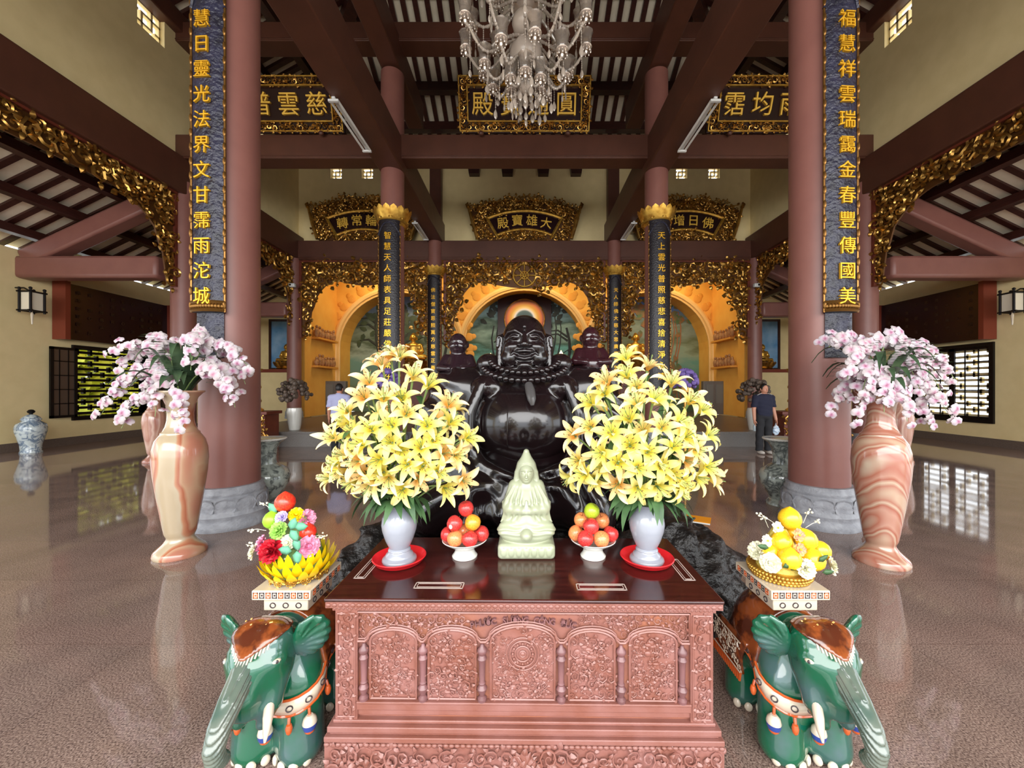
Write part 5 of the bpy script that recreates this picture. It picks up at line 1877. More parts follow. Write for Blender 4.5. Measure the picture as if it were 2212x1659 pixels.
# ---------------------------------------------------------------- jade seated figure
def jade_fn(P):
    Q = mirx(P)
    d = sd_box(P, (0, 0, 0.038), (0.142, 0.085, 0.038), 0.022)
    d = smin(d, sd_ell(P, (0, 0, 0.1), (0.135, 0.085, 0.035)), 0.015)
    d = smin(d, sd_cap(Q, (0.03, -0.02, 0.15), (0.11, -0.03, 0.135), 0.045, 0.034), 0.02)
    d = smin(d, sd_cap(Q, (0.11, -0.035, 0.13), (0.0, -0.07, 0.12), 0.03, 0.025), 0.015)
    d = smin(d, sd_cap(P, (0, 0.01, 0.18), (0, 0.01, 0.33), 0.078, 0.06), 0.03)
    d = smin(d, sd_cap(Q, (0.055, 0.01, 0.34), (0.085, -0.005, 0.24), 0.038, 0.036), 0.02)
    d = smin(d, sd_cap(Q, (0.088, -0.005, 0.25), (0.09, 0.0, 0.16), 0.026, 0.03), 0.02)
    d = smin(d, sd_cap(Q, (0.085, -0.02, 0.235), (0.012, -0.075, 0.24), 0.03, 0.018), 0.012)
    d = smin(d, sd_cap(Q, (0.095, 0, 0.265), (0.118, 0, 0.262), 0.012, 0.006), 0.008)
    d = smin(d, sd_cap(P, (0, -0.078, 0.235), (0, -0.07, 0.285), 0.014, 0.006), 0.006)
    d = smin(d, sd_cap(P, (0, 0.0, 0.35), (0, 0, 0.42), 0.034), 0.02)
    face = sd_ell(P, (0, -0.016, 0.412), (0.038, 0.042, 0.05))
    face = smin(face, sd_ell(P, (0, -0.035, 0.378), (0.018, 0.018, 0.014)), 0.012)
    face = smin(face, sd_cap(P, (0, -0.055, 0.42), (0, -0.0635, 0.402), 0.0035, 0.007), 0.003)
    face = smax(face, -sd_ell(Q, (0.0165, -0.059, 0.42), (0.011, 0.006, 0.0045)), 0.004)
    face = smin(face, sd_ell(Q, (0.0165, -0.0525, 0.4195), (0.009, 0.0035, 0.003)), 0.001)
    face = smin(face, sd_path(Q, [(0.006, -0.058, 0.429), (0.018, -0.056, 0.433), (0.029, -0.047, 0.428)], [0.0025, 0.0028, 0.002]), 0.003)
    face = smin(face, sd_path(Q, [(0, -0.058, 0.389), (0.008, -0.056, 0.39)], [0.0045, 0.003]), 0.002)
    face = smax(face, -sd_path(Q, [(0, -0.0625, 0.3885), (0.01, -0.059, 0.3895)], [0.0012, 0.0012]), 0.001)
    d = smin(d, face, 0.004)
    veil = sd_ell(P, (0, 0.014, 0.42), (0.055, 0.047, 0.062))
    veil = smin(veil, sd_cap(P, (0, 0.008, 0.462), (0, 0.012, 0.516), 0.041, 0.015), 0.02)
    veil = smin(veil, sd_cap(Q, (0.047, 0.004, 0.41), (0.054, 0.0, 0.335), 0.013, 0.02), 0.015)
    veil = smax(veil, -sd_ell(P, (0, -0.055, 0.41), (0.041, 0.052, 0.056)), 0.006)
    d = smin(d, veil, 0.002)
    x = Q[..., 0]
    z = P[..., 2]
    for k in range(4):       # draped robe folds over chest and arms
        a = 0.018 + 0.022 * k
        d = smin(d, sd_path(Q, [(a * 0.8, -0.035 + 0.004 * k, 0.345), (a * 1.1 + 0.008, -0.056 + 0.01 * k, 0.285), (a * 1.2 + 0.008, -0.064 + 0.013 * k, 0.225), (a * 1.3 + 0.02, -0.05 + 0.014 * k, 0.165)], [0.002, 0.0055, 0.006, 0.002]), 0.01)
    fold = np.sin(z * 260 + x * 55 + 2 * np.sin(x * 40)) * 0.0026 * np.clip((0.185 - z) * 22, 0, 1) * np.clip((z - 0.1) * 30, 0, 1)
    fold += np.sin(x * 170 + z * 60) * 0.0014 * np.clip((z - 0.18) * 16, 0, 1) * np.clip((0.33 - z) * 14, 0, 1)
    d = d + fold
    rose = _len((P - np.array((0, -0.088, 0.125), np.float32)) * np.array((1, 0.8, 1), np.float32))
    d = smin(d, rose - 0.03 + np.sin(rose * 700) * 0.0012, 0.004)
    for k in range(-3, 4):
        d = smin(d, sd_ell(P, (k * 0.037, -0.083, 0.038), (0.016, 0.009, 0.022)), 0.004)
    return d


c = W(1137, 1197, 1.96)
jg = thing('jade_figure', 'pale jade seated veiled figure praying, at the middle of the cabinet top', 'figurine', (c.x, 1.965, TZ))
sculpt('body', jade_fn, (-0.16, -0.13, -0.005), (0.16, 0.11, 0.55), 0.0027, M_JADE, jg)
# ---------------------------------------------------------------- laughing black wooden figure on a root base
SY = 3.22


def noise3(P, f, s):
    x, y, z = P[..., 0] * f, P[..., 1] * f, P[..., 2] * f
    return (np.sin(x + 1.7 * np.sin(y * 0.9 + s) + s) * np.cos(y * 1.1 - 1.3 * np.sin(z + s)) + np.sin(z * 1.2 + 1.5 * np.sin(x * 0.8 - s)))


bud = thing('laughing_statue', 'large polished black wooden statue of a seated laughing monk with beads', 'statue', (0.0, SY, 0))


def head_fn(P):
    Q = mirx(P)
    d = sd_ell(P, (0, 0.02, 0.05), (0.235, 0.255, 0.285))
    d = smin(d, sd_ell(P, (0, -0.01, -0.13), (0.245, 0.235, 0.2)), 0.09)
    d = smin(d, sd_ell(Q, (0.125, -0.17, -0.05), (0.085, 0.075, 0.07)), 0.03)
    d = smin(d, sd_ell(Q, (0.14, -0.13, -0.17), (0.1, 0.1, 0.1)), 0.06)
    d = smin(d, sd_ell(P, (0, -0.215, -0.245), (0.075, 0.055, 0.05)), 0.03)
    d = smin(d, sd_ell(P, (0, -0.12, -0.285), (0.2, 0.13, 0.06)), 0.03)
    d = smin(d, sd_path(Q, [(0.03, -0.238, 0.085), (0.095, -0.228, 0.125), (0.16, -0.185, 0.115), (0.2, -0.13, 0.07)], [0.02, 0.024, 0.022, 0.014]), 0.03)
    d = smin(d, sd_ell(Q, (0.098, -0.205, 0.055), (0.06, 0.042, 0.032)), 0.012)
    d = smin(d, sd_cap(P, (0, -0.235, 0.07), (0, -0.285, -0.025), 0.026, 0.042), 0.025)
    d = smin(d, sd_ell(Q, (0.045, -0.255, -0.032), (0.032, 0.03, 0.026)), 0.012)
    d = smax(d, -sd_path(Q, [(0.045, -0.25, 0.035), (0.095, -0.258, 0.052), (0.15, -0.215, 0.028)], [0.006, 0.009, 0.005]), 0.008)
    d = smax(d, -sd_path(Q, [(0.04, -0.24, 0.08), (0.1, -0.245, 0.093), (0.165, -0.195, 0.075)], [0.005, 0.006, 0.004]), 0.01)
    # smile
    d = smin(d, sd_path(Q, [(0.0, -0.262, -0.095), (0.06, -0.257, -0.1), (0.11, -0.228, -0.1)], [0.026, 0.022, 0.012]), 0.015)
    d = smin(d, sd_path(Q, [(0.0, -0.262, -0.178), (0.055, -0.25, -0.165), (0.1, -0.222, -0.13)], [0.024, 0.02, 0.012]), 0.015)
    d = smax(d, -sd_path(Q, [(0.0, -0.27, -0.133), (0.06, -0.262, -0.128), (0.112, -0.235, -0.108)], [0.022, 0.018, 0.009]), 0.01)
    d = smin(d, sd_path(Q, [(0.0, -0.245, -0.125), (0.05, -0.24, -0.12)], [0.016, 0.014]), 0.006)      # teeth
    d = smax(d, -sd_path(Q, [(0.06, -0.262, -0.045), (0.1, -0.25, -0.08), (0.135, -0.225, -0.13)], [0.007, 0.01, 0.006]), 0.016)
    d = smax(d, -sd_path(Q, [(0.0, -0.245, -0.207), (0.05, -0.24, -0.2), (0.09, -0.22, -0.185)], [0.01, 0.009, 0.005]), 0.015)
    d = smax(d, -sd_path(Q, [(0.0, -0.235, -0.275), (0.08, -0.215, -0.262), (0.16, -0.15, -0.225)], [0.008, 0.008, 0.005]), 0.015)
    d = smin(d, sd_ell(P, (0, -0.248, 0.125), (0.014, 0.014, 0.014)), 0.004)
    d = smin(d, sd_ell(P, (0, -0.238, 0.165), (0.02, 0.014, 0.02)), 0.004)
    ear = sd_path(Q, [(0.232, 0.02, 0.1), (0.262, 0.01, 0.07), (0.262, -0.01, -0.06), (0.262, -0.03, -0.24)], [0.03, 0.045, 0.04, 0.052])
    d = smin(d, ear, 0.012)
    d = smax(d, -sd_path(Q, [(0.272, -0.035, 0.07), (0.285, -0.035, -0.02)], [0.016, 0.014]), 0.012)
    return d


HZ = 1.95
sculpt('head', head_fn, (-0.36, -0.36, -0.38), (0.36, 0.32, 0.38), 0.0075, M_BLACKPOL, bud, (0.0, -0.1, HZ)).scale = (0.76, 0.78, 0.72)


def robe_fn(P):
    Q = mirx(P)
    x, y, z = P[..., 0], P[..., 1], P[..., 2]
    d = sd_ell(P, (0, 0.12, 1.3), (0.66, 0.42, 0.52))
    d = smin(d, sd_ell(Q, (0.46, 0.08, 1.6), (0.26, 0.24, 0.2)), 0.12)
    d = smin(d, sd_ell(Q, (0.29, -0.1, 1.79), (0.1, 0.1, 0.09)), 0.03)
    d = smin(d, sd_ell(P, (0, 0.05, 1.68), (0.3, 0.22, 0.12)), 0.06)
    d = smin(d, sd_cap(Q, (0.6, 0.05, 1.56), (0.74, -0.08, 1.18), 0.2, 0.19), 0.1)
    d = smin(d, sd_cap(Q, (0.74, -0.1, 1.16), (0.5, -0.42, 1.0), 0.15, 0.12), 0.08)
    d = smin(d, sd_ell(P, (0, -0.05, 0.82), (0.92, 0.62, 0.34)), 0.12)
    d = smin(d, sd_cap(P, (-0.2, -0.35, 0.92), (-0.72, -0.45, 0.72), 0.22, 0.2), 0.1)
    d = smin(d, sd_cap(P, (0.3, -0.3, 0.8), (0.62, -0.5, 1.08), 0.2, 0.19), 0.08)
    d = smin(d, sd_cap(P, (0.62, -0.5, 1.08), (0.46, -0.58, 0.66), 0.19, 0.15), 0.08)
    d = smin(d, sd_path(Q, [(0.12, -0.24, 1.74), (0.32, -0.36, 1.62), (0.4, -0.42, 1.42), (0.4, -0.44, 1.2), (0.27, -0.52, 1.04), (0.0, -0.58, 0.99)], [0.04, 0.045, 0.045, 0.045, 0.045, 0.045]), 0.03)
    d = smin(d, sd_path(P, [(-0.42, -0.5, 1.03), (-0.2, -0.6, 0.86), (-0.12, -0.66, 0.62), (-0.2, -0.6, 0.5)], [0.06, 0.055, 0.05, 0.06]), 0.05)
    d = smin(d, sd_path(P, [(-0.36, -0.5, 1.0), (-0.36, -0.62, 0.82), (-0.4, -0.64, 0.56)], [0.05, 0.05, 0.05]), 0.04)
    d = smin(d, sd_path(P, [(-0.3, -0.52, 1.06), (0.0, -0.62, 0.96), (0.25, -0.6, 0.9), (0.45, -0.6, 0.7)], [0.045, 0.045, 0.045, 0.04]), 0.03)
    w = np.clip((1.12 - z) * 5, 0, 1)
    d = d + w * 0.016 * np.sin(x * 24 + 5.5 * np.sin(z * 5 + x * 3) + 3 * np.sin(y * 7))
    d = d + np.clip((np.abs(x) - 0.5) * 8, 0, 1) * np.clip((z - 1.0) * 6, 0, 1) * 0.012 * np.sin(z * 40 + 8 * y + 3 * np.sin(x * 9))
    d = smax(d, 0.5 - z, 0.02)
    d = smax(d, -sd_ell(P, (0, -0.62, 1.34), (0.34, 0.38, 0.31)), 0.05)
    return d


sculpt('robe', robe_fn, (-1.05, -0.85, 0.46), (1.05, 0.62, 1.95), 0.0155, M_BLACKPOL, bud)


def belly_fn(P):
    Q = mirx(P)
    d = sd_ell(P, (-0.01, -0.18, 1.32), (0.4, 0.37, 0.35))
    d = smin(d, sd_ell(Q, (0.27, -0.26, 1.6), (0.15, 0.14, 0.11)), 0.03)
    d = smin(d, sd_ell(P, (0, -0.1, 1.6), (0.4, 0.22, 0.16)), 0.06)
    d = smax(d, -sd_ell(P, (0.0, -0.575, 1.27), (0.02, 0.03, 0.02)), 0.02)
    d = smin(d, sd_ell(Q, (0.27, -0.4, 1.61), (0.012, 0.012, 0.012)), 0.01)
    return d


sculpt('belly', belly_fn, (-0.55, -0.62, 0.9), (0.55, 0.3, 1.8), 0.013, M_BLACKPOL, bud)
pb = MB()
for k in range(2):
    n = 19 - 2 * k
    for i in range(n):
        a = -1.25 + 2.5 * i / (n - 1)
        r = 0.34 - 0.055 * k
        pb.ell((r * math.sin(a) * 0.98, -0.12 - 0.32 * math.cos(a) - 0.0 * k, 1.655 + 0.055 * k + 0.14 * (1 - math.cos(a))), 0.026 - 0.003 * k, 12, 8)
pb.build('prayer_beads', M_BLACKPOL, bud)
MB().tube([(0.03, -0.46, 1.62), (0.04, -0.52, 1.58), (0.05, -0.57, 1.52), (0.055, -0.575, 1.48)], [0.03, 0.035, 0.03, 0.012], 12).build('bead_tassel', mat('grey_worn_wood', (74, 72, 72), 0.3), bud)
# carved patchwork seams of the belt cloth
sm = MB()
for x in (-0.3, -0.12):
    sm.tube([(x, -0.16 - 0.39 * math.sqrt(max(0, 1 - ((x + 0.01) / 0.4) ** 2 - ((z - 1.32) / 0.35) ** 2)) - 0.003, z) for z in [1.15 + 0.03 * i for i in range(12)]], 0.004, 6)
sm.build('robe_seam', M_BLACKPOL, bud)


def child_fn(P):
    Q = mirx(P)
    d = sd_ell(P, (0, 0, 0.14), (0.12, 0.1, 0.13))
    d = smin(d, sd_ell(P, (0, -0.05, 0.1), (0.1, 0.09, 0.09)), 0.03)
    d = smin(d, sd_ell(P, (0, -0.01, 0.33), (0.078, 0.082, 0.098)), 0.025)
    d = smin(d, sd_ell(Q, (0.035, -0.065, 0.31), (0.026, 0.022, 0.022)), 0.012)
    d = smin(d, sd_cap(P, (0, -0.085, 0.335), (0, -0.093, 0.315), 0.01, 0.014), 0.008)
    d = smax(d, -sd_cap(Q, (0.016, -0.09, 0.342), (0.045, -0.078, 0.34), 0.006), 0.006)
    d = smax(d, -sd_cap(Q, (0.0, -0.093, 0.285), (0.025, -0.085, 0.29), 0.006), 0.006)
    d = smin(d, sd_ell(Q, (0.08, 0, 0.33), (0.014, 0.02, 0.028)), 0.006)
    d = smin(d, sd_cap(Q, (0.1, -0.01, 0.21), (0.14, -0.07, 0.13), 0.04, 0.034), 0.02)
    d = smin(d, sd_cap(Q, (0.14, -0.07, 0.13), (0.06, -0.13, 0.12), 0.032, 0.026), 0.015)
    d = smin(d, sd_cap(Q, (0.06, -0.02, 0.03), (0.12, -0.13, 0.03), 0.05, 0.042), 0.025)
    return d


for s, px, py in ((-1, 990, 745), (1, 1275, 731)):
    c = W(px, py, 3.3)
    sculpt('child_figure', child_fn, (-0.2, -0.2, -0.04), (0.2, 0.13, 0.46), 0.009, mat('oxblood_polish_%s' % ('a' if s < 0 else 'b'), (34, 20, 26) if s < 0 else (44, 18, 24), 0.2, coat=0.5), bud, (c.x, 3.3 - SY, c.z - 0.33))

# root base
rootb = thing('root_base', 'rough black gnarled tree root carrying the laughing statue behind the cabinet', 'base', (0, SY, 0))


def root_fn(P):
    d = sd_ell(P, (0, 0.1, 0.22), (1.15, 0.75, 0.36))
    d = smin(d, sd_ell(P, (1.08, -0.42, 0.5), (0.3, 0.3, 0.2)), 0.08)
    br = [[(0.85, -0.3, 0.5), (1.02, -0.68, 0.55), (1.2, -0.72, 0.4), (1.36, -0.64, 0.12)], [(1.0, -0.4, 0.42), (1.3, -0.3, 0.2), (1.42, -0.5, 0.06)],
          [(0.9, -0.6, 0.48), (1.12, -0.78, 0.3), (1.2, -0.72, 0.06)],
          [(-0.8, -0.4, 0.5), (-0.95, -0.7, 0.55), (-1.15, -0.74, 0.4), (-1.3, -0.66, 0.14)], [(-0.9, -0.4, 0.4), (-1.25, -0.4, 0.2), (-1.45, -0.5, 0.05)],
          [(-0.85, -0.55, 0.5), (-1.02, -0.78, 0.34), (-1.12, -0.74, 0.06)],
          [(0.95, -0.5, 0.5), (1.22, -0.6, 0.56), (1.38, -0.6, 0.4), (1.46, -0.62, 0.1)], [(1.2, -0.6, 0.4), (1.32, -0.72, 0.25), (1.36, -0.76, 0.05)],
          [(0.2, -0.4, 0.4), (0.4, -0.75, 0.42), (0.7, -0.72, 0.5)], [(-0.1, -0.4, 0.4), (-0.4, -0.72, 0.45), (-0.75, -0.72, 0.52)]]
    for b in br:
        n = len(b)
        d = smin(d, sd_path(P, b, [0.17 - 0.1 * i / (n - 1) * (n > 3) - 0.02 * i for i in range(n)]), 0.1)
    d = d + 0.03 * noise3(P, 8, 0.5) + 0.02 * noise3(P, 19, 2.0) + 0.009 * noise3(P, 43, 4.0)
    return smax(d, 0.004 - P[..., 2], 0.02)


sculpt('root', root_fn, (-1.7, -1.05, -0.03), (1.7, 0.3, 0.85), 0.015, M_ROOT, rootb)

# booklet lying on the root, at the right
BKP = W(1508, 1130, 2.6)
for i_ in range(400):
    q_ = W(1508, 1130, 2.2 + 0.003 * i_)
    if float(root_fn(np.array([(q_.x, q_.y - SY, q_.z)], np.float32))[0]) < 0:
        BKP = q_ + Vector((0, 0.02, 0.012))
        break
bk = thing('booklet', 'orange and white booklet lying on the right end of the root base', 'book', BKP, -0.5)
bev(MB().box(-0.09, -0.065, 0.0, 0.09, 0.065, 0.012).build('pages', M_CERAM, bk), 0.002)
MB().box(-0.092, -0.067, 0.012, 0.092, 0.067, 0.015).build('cover', mat('orange_cover', (236, 150, 30), 0.4), bk)
for q, (px, py) in enumerate(((1060, 768), (1212, 762))):
    c = W(px, py, 16.6)
    t = thing('altar_lamp', 'small glowing altar lamp seen beside the laughing head, %s' % ('left', 'right')[q], 'lamp', (c.x, 16.6, PLAT))
    MB().lathe([(0.0, 0), (0.2, 0), (0.2, 0.05), (0.04, 0.1), (0.03, c.z - PLAT - 0.3), (0.14, c.z - PLAT - 0.25), (0.15, c.z - PLAT - 0.2), (0, c.z - PLAT - 0.2)], 16).build('stand', M_GOLD, t)
    MB().lathe([(0.05, 0), (0.11, 0.06), (0.1, 0.14), (0.03, 0.26), (0.0, 0.32)], 16, (0, 0, c.z - PLAT - 0.2)).build('flame_shade', mat('warm_lamp_%d' % q, (255, 236, 190), 0.5, emit=(255, 230, 170), estr=2.5), t)
# ---------------------------------------------------------------- glazed elephant stools with offerings
def ele_body(P):
    Q = mirx(P)
    d = sd_ell(P, (0, 0.09, 0.40), (0.165, 0.2, 0.205))
    d = smin(d, sd_ell(P, (0, -0.06, 0.38), (0.14, 0.12, 0.2)), 0.06)
    d = smin(d, sd_cap(Q, (0.09, -0.085, 0.32), (0.1, -0.1, 0.06), 0.085, 0.092), 0.05)
    d = smin(d, sd_cap(P, (0, -0.07, 0.3), (0, -0.07, 0.09), 0.085, 0.07), 0.05)
    d = smin(d, sd_cap(Q, (0.1, 0.2, 0.3), (0.1, 0.2, 0.06), 0.075, 0.08), 0.05)
    d = smin(d, sd_cap(P, (0, 0.2, 0.2), (0, 0.2, 0.08), 0.07, 0.06), 0.05)
    return smax(d, 0.003 - P[..., 2], 0.01)


def ele_head(P):
    Q = mirx(P)
    d = sd_ell(P, (0, -0.19, 0.5), (0.115, 0.115, 0.13))
    d = smin(d, sd_ell(Q, (0.05, -0.2, 0.575), (0.062, 0.07, 0.055)), 0.03)
    d = smin(d, sd_ell(Q, (0.075, -0.24, 0.515), (0.045, 0.045, 0.05)), 0.02)
    d = smin(d, sd_path(P, [(0, -0.26, 0.49), (0, -0.3, 0.42), (0, -0.3, 0.36)], [0.085, 0.065, 0.05]), 0.04)
    d = smin(d, sd_path(Q, [(0.05, -0.22, 0.44), (0.06, -0.25, 0.36), (0.045, -0.27, 0.29)], [0.07, 0.05, 0.028]), 0.03)
    d = smin(d, sd_cap(P, (0, -0.2, 0.36), (0, -0.23, 0.3), 0.045, 0.03), 0.03)
    d = smax(d, -sd_ell(P, (0, -0.31, 0.3), (0.03, 0.04, 0.05)), 0.02)
    d = smax(d, -sd_path(Q, [(0.09, -0.29, 0.545), (0.118, -0.25, 0.53)], [0.006, 0.006]), 0.01)
    return d


def trunk_fn(P):
    pts = [(0, -0.28, 0.535), (0, -0.325, 0.49), (0, -0.375, 0.45), (0, -0.425, 0.4), (0, -0.45, 0.35), (0, -0.445, 0.31), (0, -0.42, 0.285)]
    d = sd_path(P, pts, [0.046, 0.045, 0.041, 0.036, 0.032, 0.029, 0.027])
    return d + 0.0028 * np.sin((P[..., 2] * 0.75 - P[..., 1] * 0.65) * 430)


def saddle_fn(P):
    b = ele_body(P) - 0.014
    x, y, z = P[..., 0], P[..., 1], P[..., 2]
    d = smax(b, 0.34 - z + 0.02 * np.sin(y * 30), 0.008)
    d = smax(d, np.abs(y - 0.12) - 0.16, 0.008)
    return np.maximum(d, -(ele_body(P) + 0.01))


def cap_fn(P):
    b = ele_head(P) - 0.01
    d = smax(b, 0.585 - P[..., 2] + 0.5 * np.abs(P[..., 0]) - 0.03, 0.006)
    d = smax(d, -0.4 - P[..., 1], 0.004)
    return np.maximum(d, -(ele_head(P) + 0.008))


def ear_fn(P):
    d = sd_ell(P, (0, 0, 0), (0.075, 0.022, 0.1), rotm(0.15, 0.2, 0))
    d = smax(d, -sd_ell(P, (0.0, -0.03, 0.0), (0.05, 0.022, 0.07)), 0.015)
    r = _len(P[..., [0, 2]] - np.array((-0.07, -0.03), np.float32))
    a = np.arctan2(P[..., 2] + 0.03, P[..., 0] + 0.07)
    return d + 0.0025 * np.sin(a * 22) * np.clip(r * 14, 0, 1)


def surf_snap(fn, p, dirv, off):
    """slide p along dirv until fn = off"""
    p, dv = np.array(p, np.float32), np.array(dirv, np.float32)
    for _ in range(60):
        v = float(fn(p[None])[0]) - off
        if abs(v) < 5e-4:
            break
        p = p + dv * v * -1.0 if False else p - dv * v * 0.7 * np.sign(1)
    return tuple(float(q) for q in p)


def elephant(x, y, s, label):
    t = thing('elephant_stool', label, 'elephant figure', (x, y, 0), 0)
    sculpt('body', ele_body, (-0.26, -0.24, -0.02), (0.26, 0.44, 0.66), 0.011, M_GREEN, t)
    h = sculpt('head', ele_head, (-0.22, -0.42, 0.22), (0.22, 0.0, 0.68), 0.0085, M_GREEN, t)
    sculpt('trunk', trunk_fn, (-0.1, -0.53, 0.2), (0.1, -0.2, 0.62), 0.0042, M_GREYT, t)
    sd = sculpt('saddle_cloth', saddle_fn, (-0.26, -0.08, 0.28), (0.26, 0.42, 0.68), 0.0095, M_SADDLE, t)
    cp = sculpt('head_cloth', cap_fn, (-0.18, -0.4, 0.5), (0.18, 0.0, 0.68), 0.008, M_SADDLE, t)
    V, Q = nets(ear_fn, (-0.1, -0.06, -0.13), (0.1, 0.06, 0.13), 0.006)
    for q in (-1, 1):
        mb = MB().add([((-q if q < 0 else 1) * 0 + v[0] * q, v[1], v[2]) for v in V], [tuple(f) if q > 0 else tuple(f[::-1]) for f in Q])
        e = mb.build('ear', M_GREEN, t, (q * 0.165, -0.14, 0.545))
        e.rotation_euler = (0.1, 0, q * 0.55)
        # eye
        ey = MB().ell((0, 0, 0), (0.017, 0.009, 0.009), 14, 8)
        eo = ey.build('eye', M_CREAM, h, (q * 0.1, -0.27, 0.526))
        eo.rotation_euler = (0, 0, q * 0.9)
        MB().ell((0, -0.006, 0), (0.006, 0.005, 0.007), 12, 8).build('pupil', M_INKL, eo)
        MB().tube([(q * 0.075, -0.27, 0.375), (q * 0.09, -0.305, 0.335), (q * 0.098, -0.325, 0.3), (q * 0.1, -0.338, 0.268)], [0.019, 0.018, 0.013, 0.004], 14).build('tusk', M_CREAM, t)
        # side pendants and fringe on the cloth
    fr = MB()
    for k in range(15):
        u = -0.07 + 0.14 * k / 14
        pts_ = []
        for dz_ in (0.0, -0.017, -0.034):
            zz_ = 0.562 + 0.5 * abs(u) + dz_ + 0.012
            yy = -0.42
            while yy < -0.1 and float(ele_head(np.array([(u, yy, zz_)], np.float32))[0]) > 0.004:
                yy += 0.003
            pts_.append((u, yy, zz_))
        fr.tube(pts_, 0.0036, 6)
    fr.build('fringe', M_CREAM, t)
    gd = MB()
    rr = random.Random(6)
    for k in range(9):
        u = rr.uniform(-0.07, 0.07)
        scroll(gd, Matrix.Translation((u, -0.252 + 0.5 * abs(u) + rr.uniform(0, 0.03), 0.626 + rr.uniform(-0.008, 0.008))) @ Matrix.Rotation(0.7, 4, 'X'), 0.026, 1, seg=9, n=4)
    gd.build('gilt_pattern', mat('ochre_slip_' + ('a' if s < 0 else 'b'), (226, 172, 96), 0.2), t)

    def shell(p, d, off):
        p, d = Vector(p), Vector(d).normalized()
        for i in range(80):
            v = float(ele_body(np.array([p], np.float32))[0])
            if v < off:
                break
            p = p + d * max(0.001, (v - off) * 0.6)
        return p
    # collar: two edges of a flat band round the chest
    n = 26
    mid, wd = [], 0.032
    for i in range(n + 1):
        a = -1.95 + 3.9 * i / n
        z = 0.51 - 0.25 * (0.5 + 0.5 * math.cos(a * 0.85))
        mid.append((a, z))
    bandV, rings, dots = [], MB(), []
    band = MB()
    rows = []
    for a, z in mid:
        col = []
        for k in (-1, 0, 1):
            o = Vector((0.5 * math.sin(a), 0.02 - 0.5 * math.cos(a), z + k * wd))
            tgt = Vector((0, 0.02, z + k * wd))
            col.append(shell(o, tgt - o, 0.008 if k else 0.011))
        rows.append(col)
    V2 = [p for c_ in rows for p in c_]
    F2 = []
    for i in range(n):
        for k in range(2):
            F2.append((i * 3 + k, (i + 1) * 3 + k, (i + 1) * 3 + k + 1, i * 3 + k + 1))
    band.add(V2, F2)
    bo = band.build('collar', M_CREAM, t)
    sdm = bo.modifiers.new('solid', 'SOLIDIFY')
    sdm.thickness, sdm.offset = 0.012, -1
    ed = MB()
    for k in (0, 2):
        ed.tube([c_[k] for c_ in rows], 0.0055, 6)
    ed.build('collar_edging', M_ORGL, bo)
    rg = MB()
    for i in range(2, n - 1, 2):
        p = rows[i][1]
        nrm = Vector((p.x, p.y - 0.02, 0)).normalized()
        M = frame_from(p + nrm * 0.003, nrm)
        rg.tube([M @ Vector((0.012 * math.cos(2 * PI * j / 14), 0.012 * math.sin(2 * PI * j / 14), 0)) for j in range(15)], 0.0026, 5)
    rg.build('collar_rings', M_INKL, bo)
    # bells and tassels hanging from the collar
    for i, big in ((5, 0), (8, 1), (10, 0), (13, 1), (16, 0), (18, 1), (21, 0)):
        p = rows[i][0]
        nrm = Vector((p.x, p.y - 0.02, 0)).normalized()
        c_ = p + nrm * 0.016 + Vector((0, 0, -0.035 if not big else -0.055))
        MB().tube([p + nrm * 0.006, (p + c_) / 2 + nrm * 0.006, c_], 0.006, 6).build('cord', M_ORGL, t)
        if big:
            b = MB().lathe([(0, 0.03), (0.012, 0.03), (0.024, 0.018), (0.029, 0.0), (0.026, -0.012)], 20).build('bell', M_CREAM, t, c_)
            MB().lathe([(0.0262, -0.011), (0.0285, -0.003), (0.0275, -0.016), (0.024, -0.026), (0.022, -0.026)], 20).build('blue_band', M_BLUEGL, b)
            MB().lathe([(0.022, -0.024), (0.02, -0.036), (0.01, -0.047), (0, -0.05)], 20).build('tassel', M_ORGL, b)
        else:
            MB().lathe([(0, 0.018), (0.01, 0.012), (0.014, -0.002), (0.011, -0.02), (0.004, -0.03), (0, -0.031)], 14).build('tassel', M_ORGL, t, c_)
    # side hangings of the saddle cloth
    for q in (-1, 1):
        hg = MB()
        hg.sheet(lambda u, v: (q * (0.178 + 0.01 * math.sin(v * 3)), 0.02 + 0.25 * u + 0.04 * math.sin(v * 2), 0.4 - 0.17 * v), 6, 8)
        o = hg.build('saddle_hanging', M_SADDLE, t)
        m_ = o.modifiers.new('solid', 'SOLIDIFY')
        m_.thickness = 0.012
        f2 = MB()
        for k in range(17):
            y_ = 0.03 + 0.25 * k / 16 + 0.035
            f2.tube([(q * 0.183, y_, 0.235), (q * 0.188, y_, 0.195)], 0.006, 5)
        f2.build('hanging_fringe', M_ORGL, t)
        sp = MB()
        rs = random.Random(5)
        for k in range(14):
            scroll(sp, Matrix.Translation((q * 0.195, 0.06 + 0.018 * k + rs.uniform(-0.01, 0.01), 0.27 + 0.1 * ((k * 5) % 7) / 6)) @ UPX @ Matrix.Rotation(rs.uniform(0, 6), 4, 'Z'), 0.035, 1 if k % 2 else -1, seg=9, n=4, thick=0.08)
        for zz in (0.245, 0.385):
            sp.tube([(q * 0.194, 0.05 + 0.025 * k, zz) for k in range(11)], 0.003, 5)
        sp.build('slip_pattern', M_CREAM, t)
        # toenails
    for q in (-1, 1):
        for yy, fz in ((-0.1, 1), (0.2, 1)):
            for k in range(4):
                a = -0.9 + 0.6 * k
                MB().ell((0, 0, 0), (0.019, 0.012, 0.022), 10, 7, Matrix.Rotation(a, 4, 'Z')).build('toenail', M_CREAM, t, (q * 0.088 + 0.086 * math.sin(a), yy - 0.086 * math.cos(a), 0.024))
    # pedestal tray on the back
    z0 = 0.617
    pd = MB()
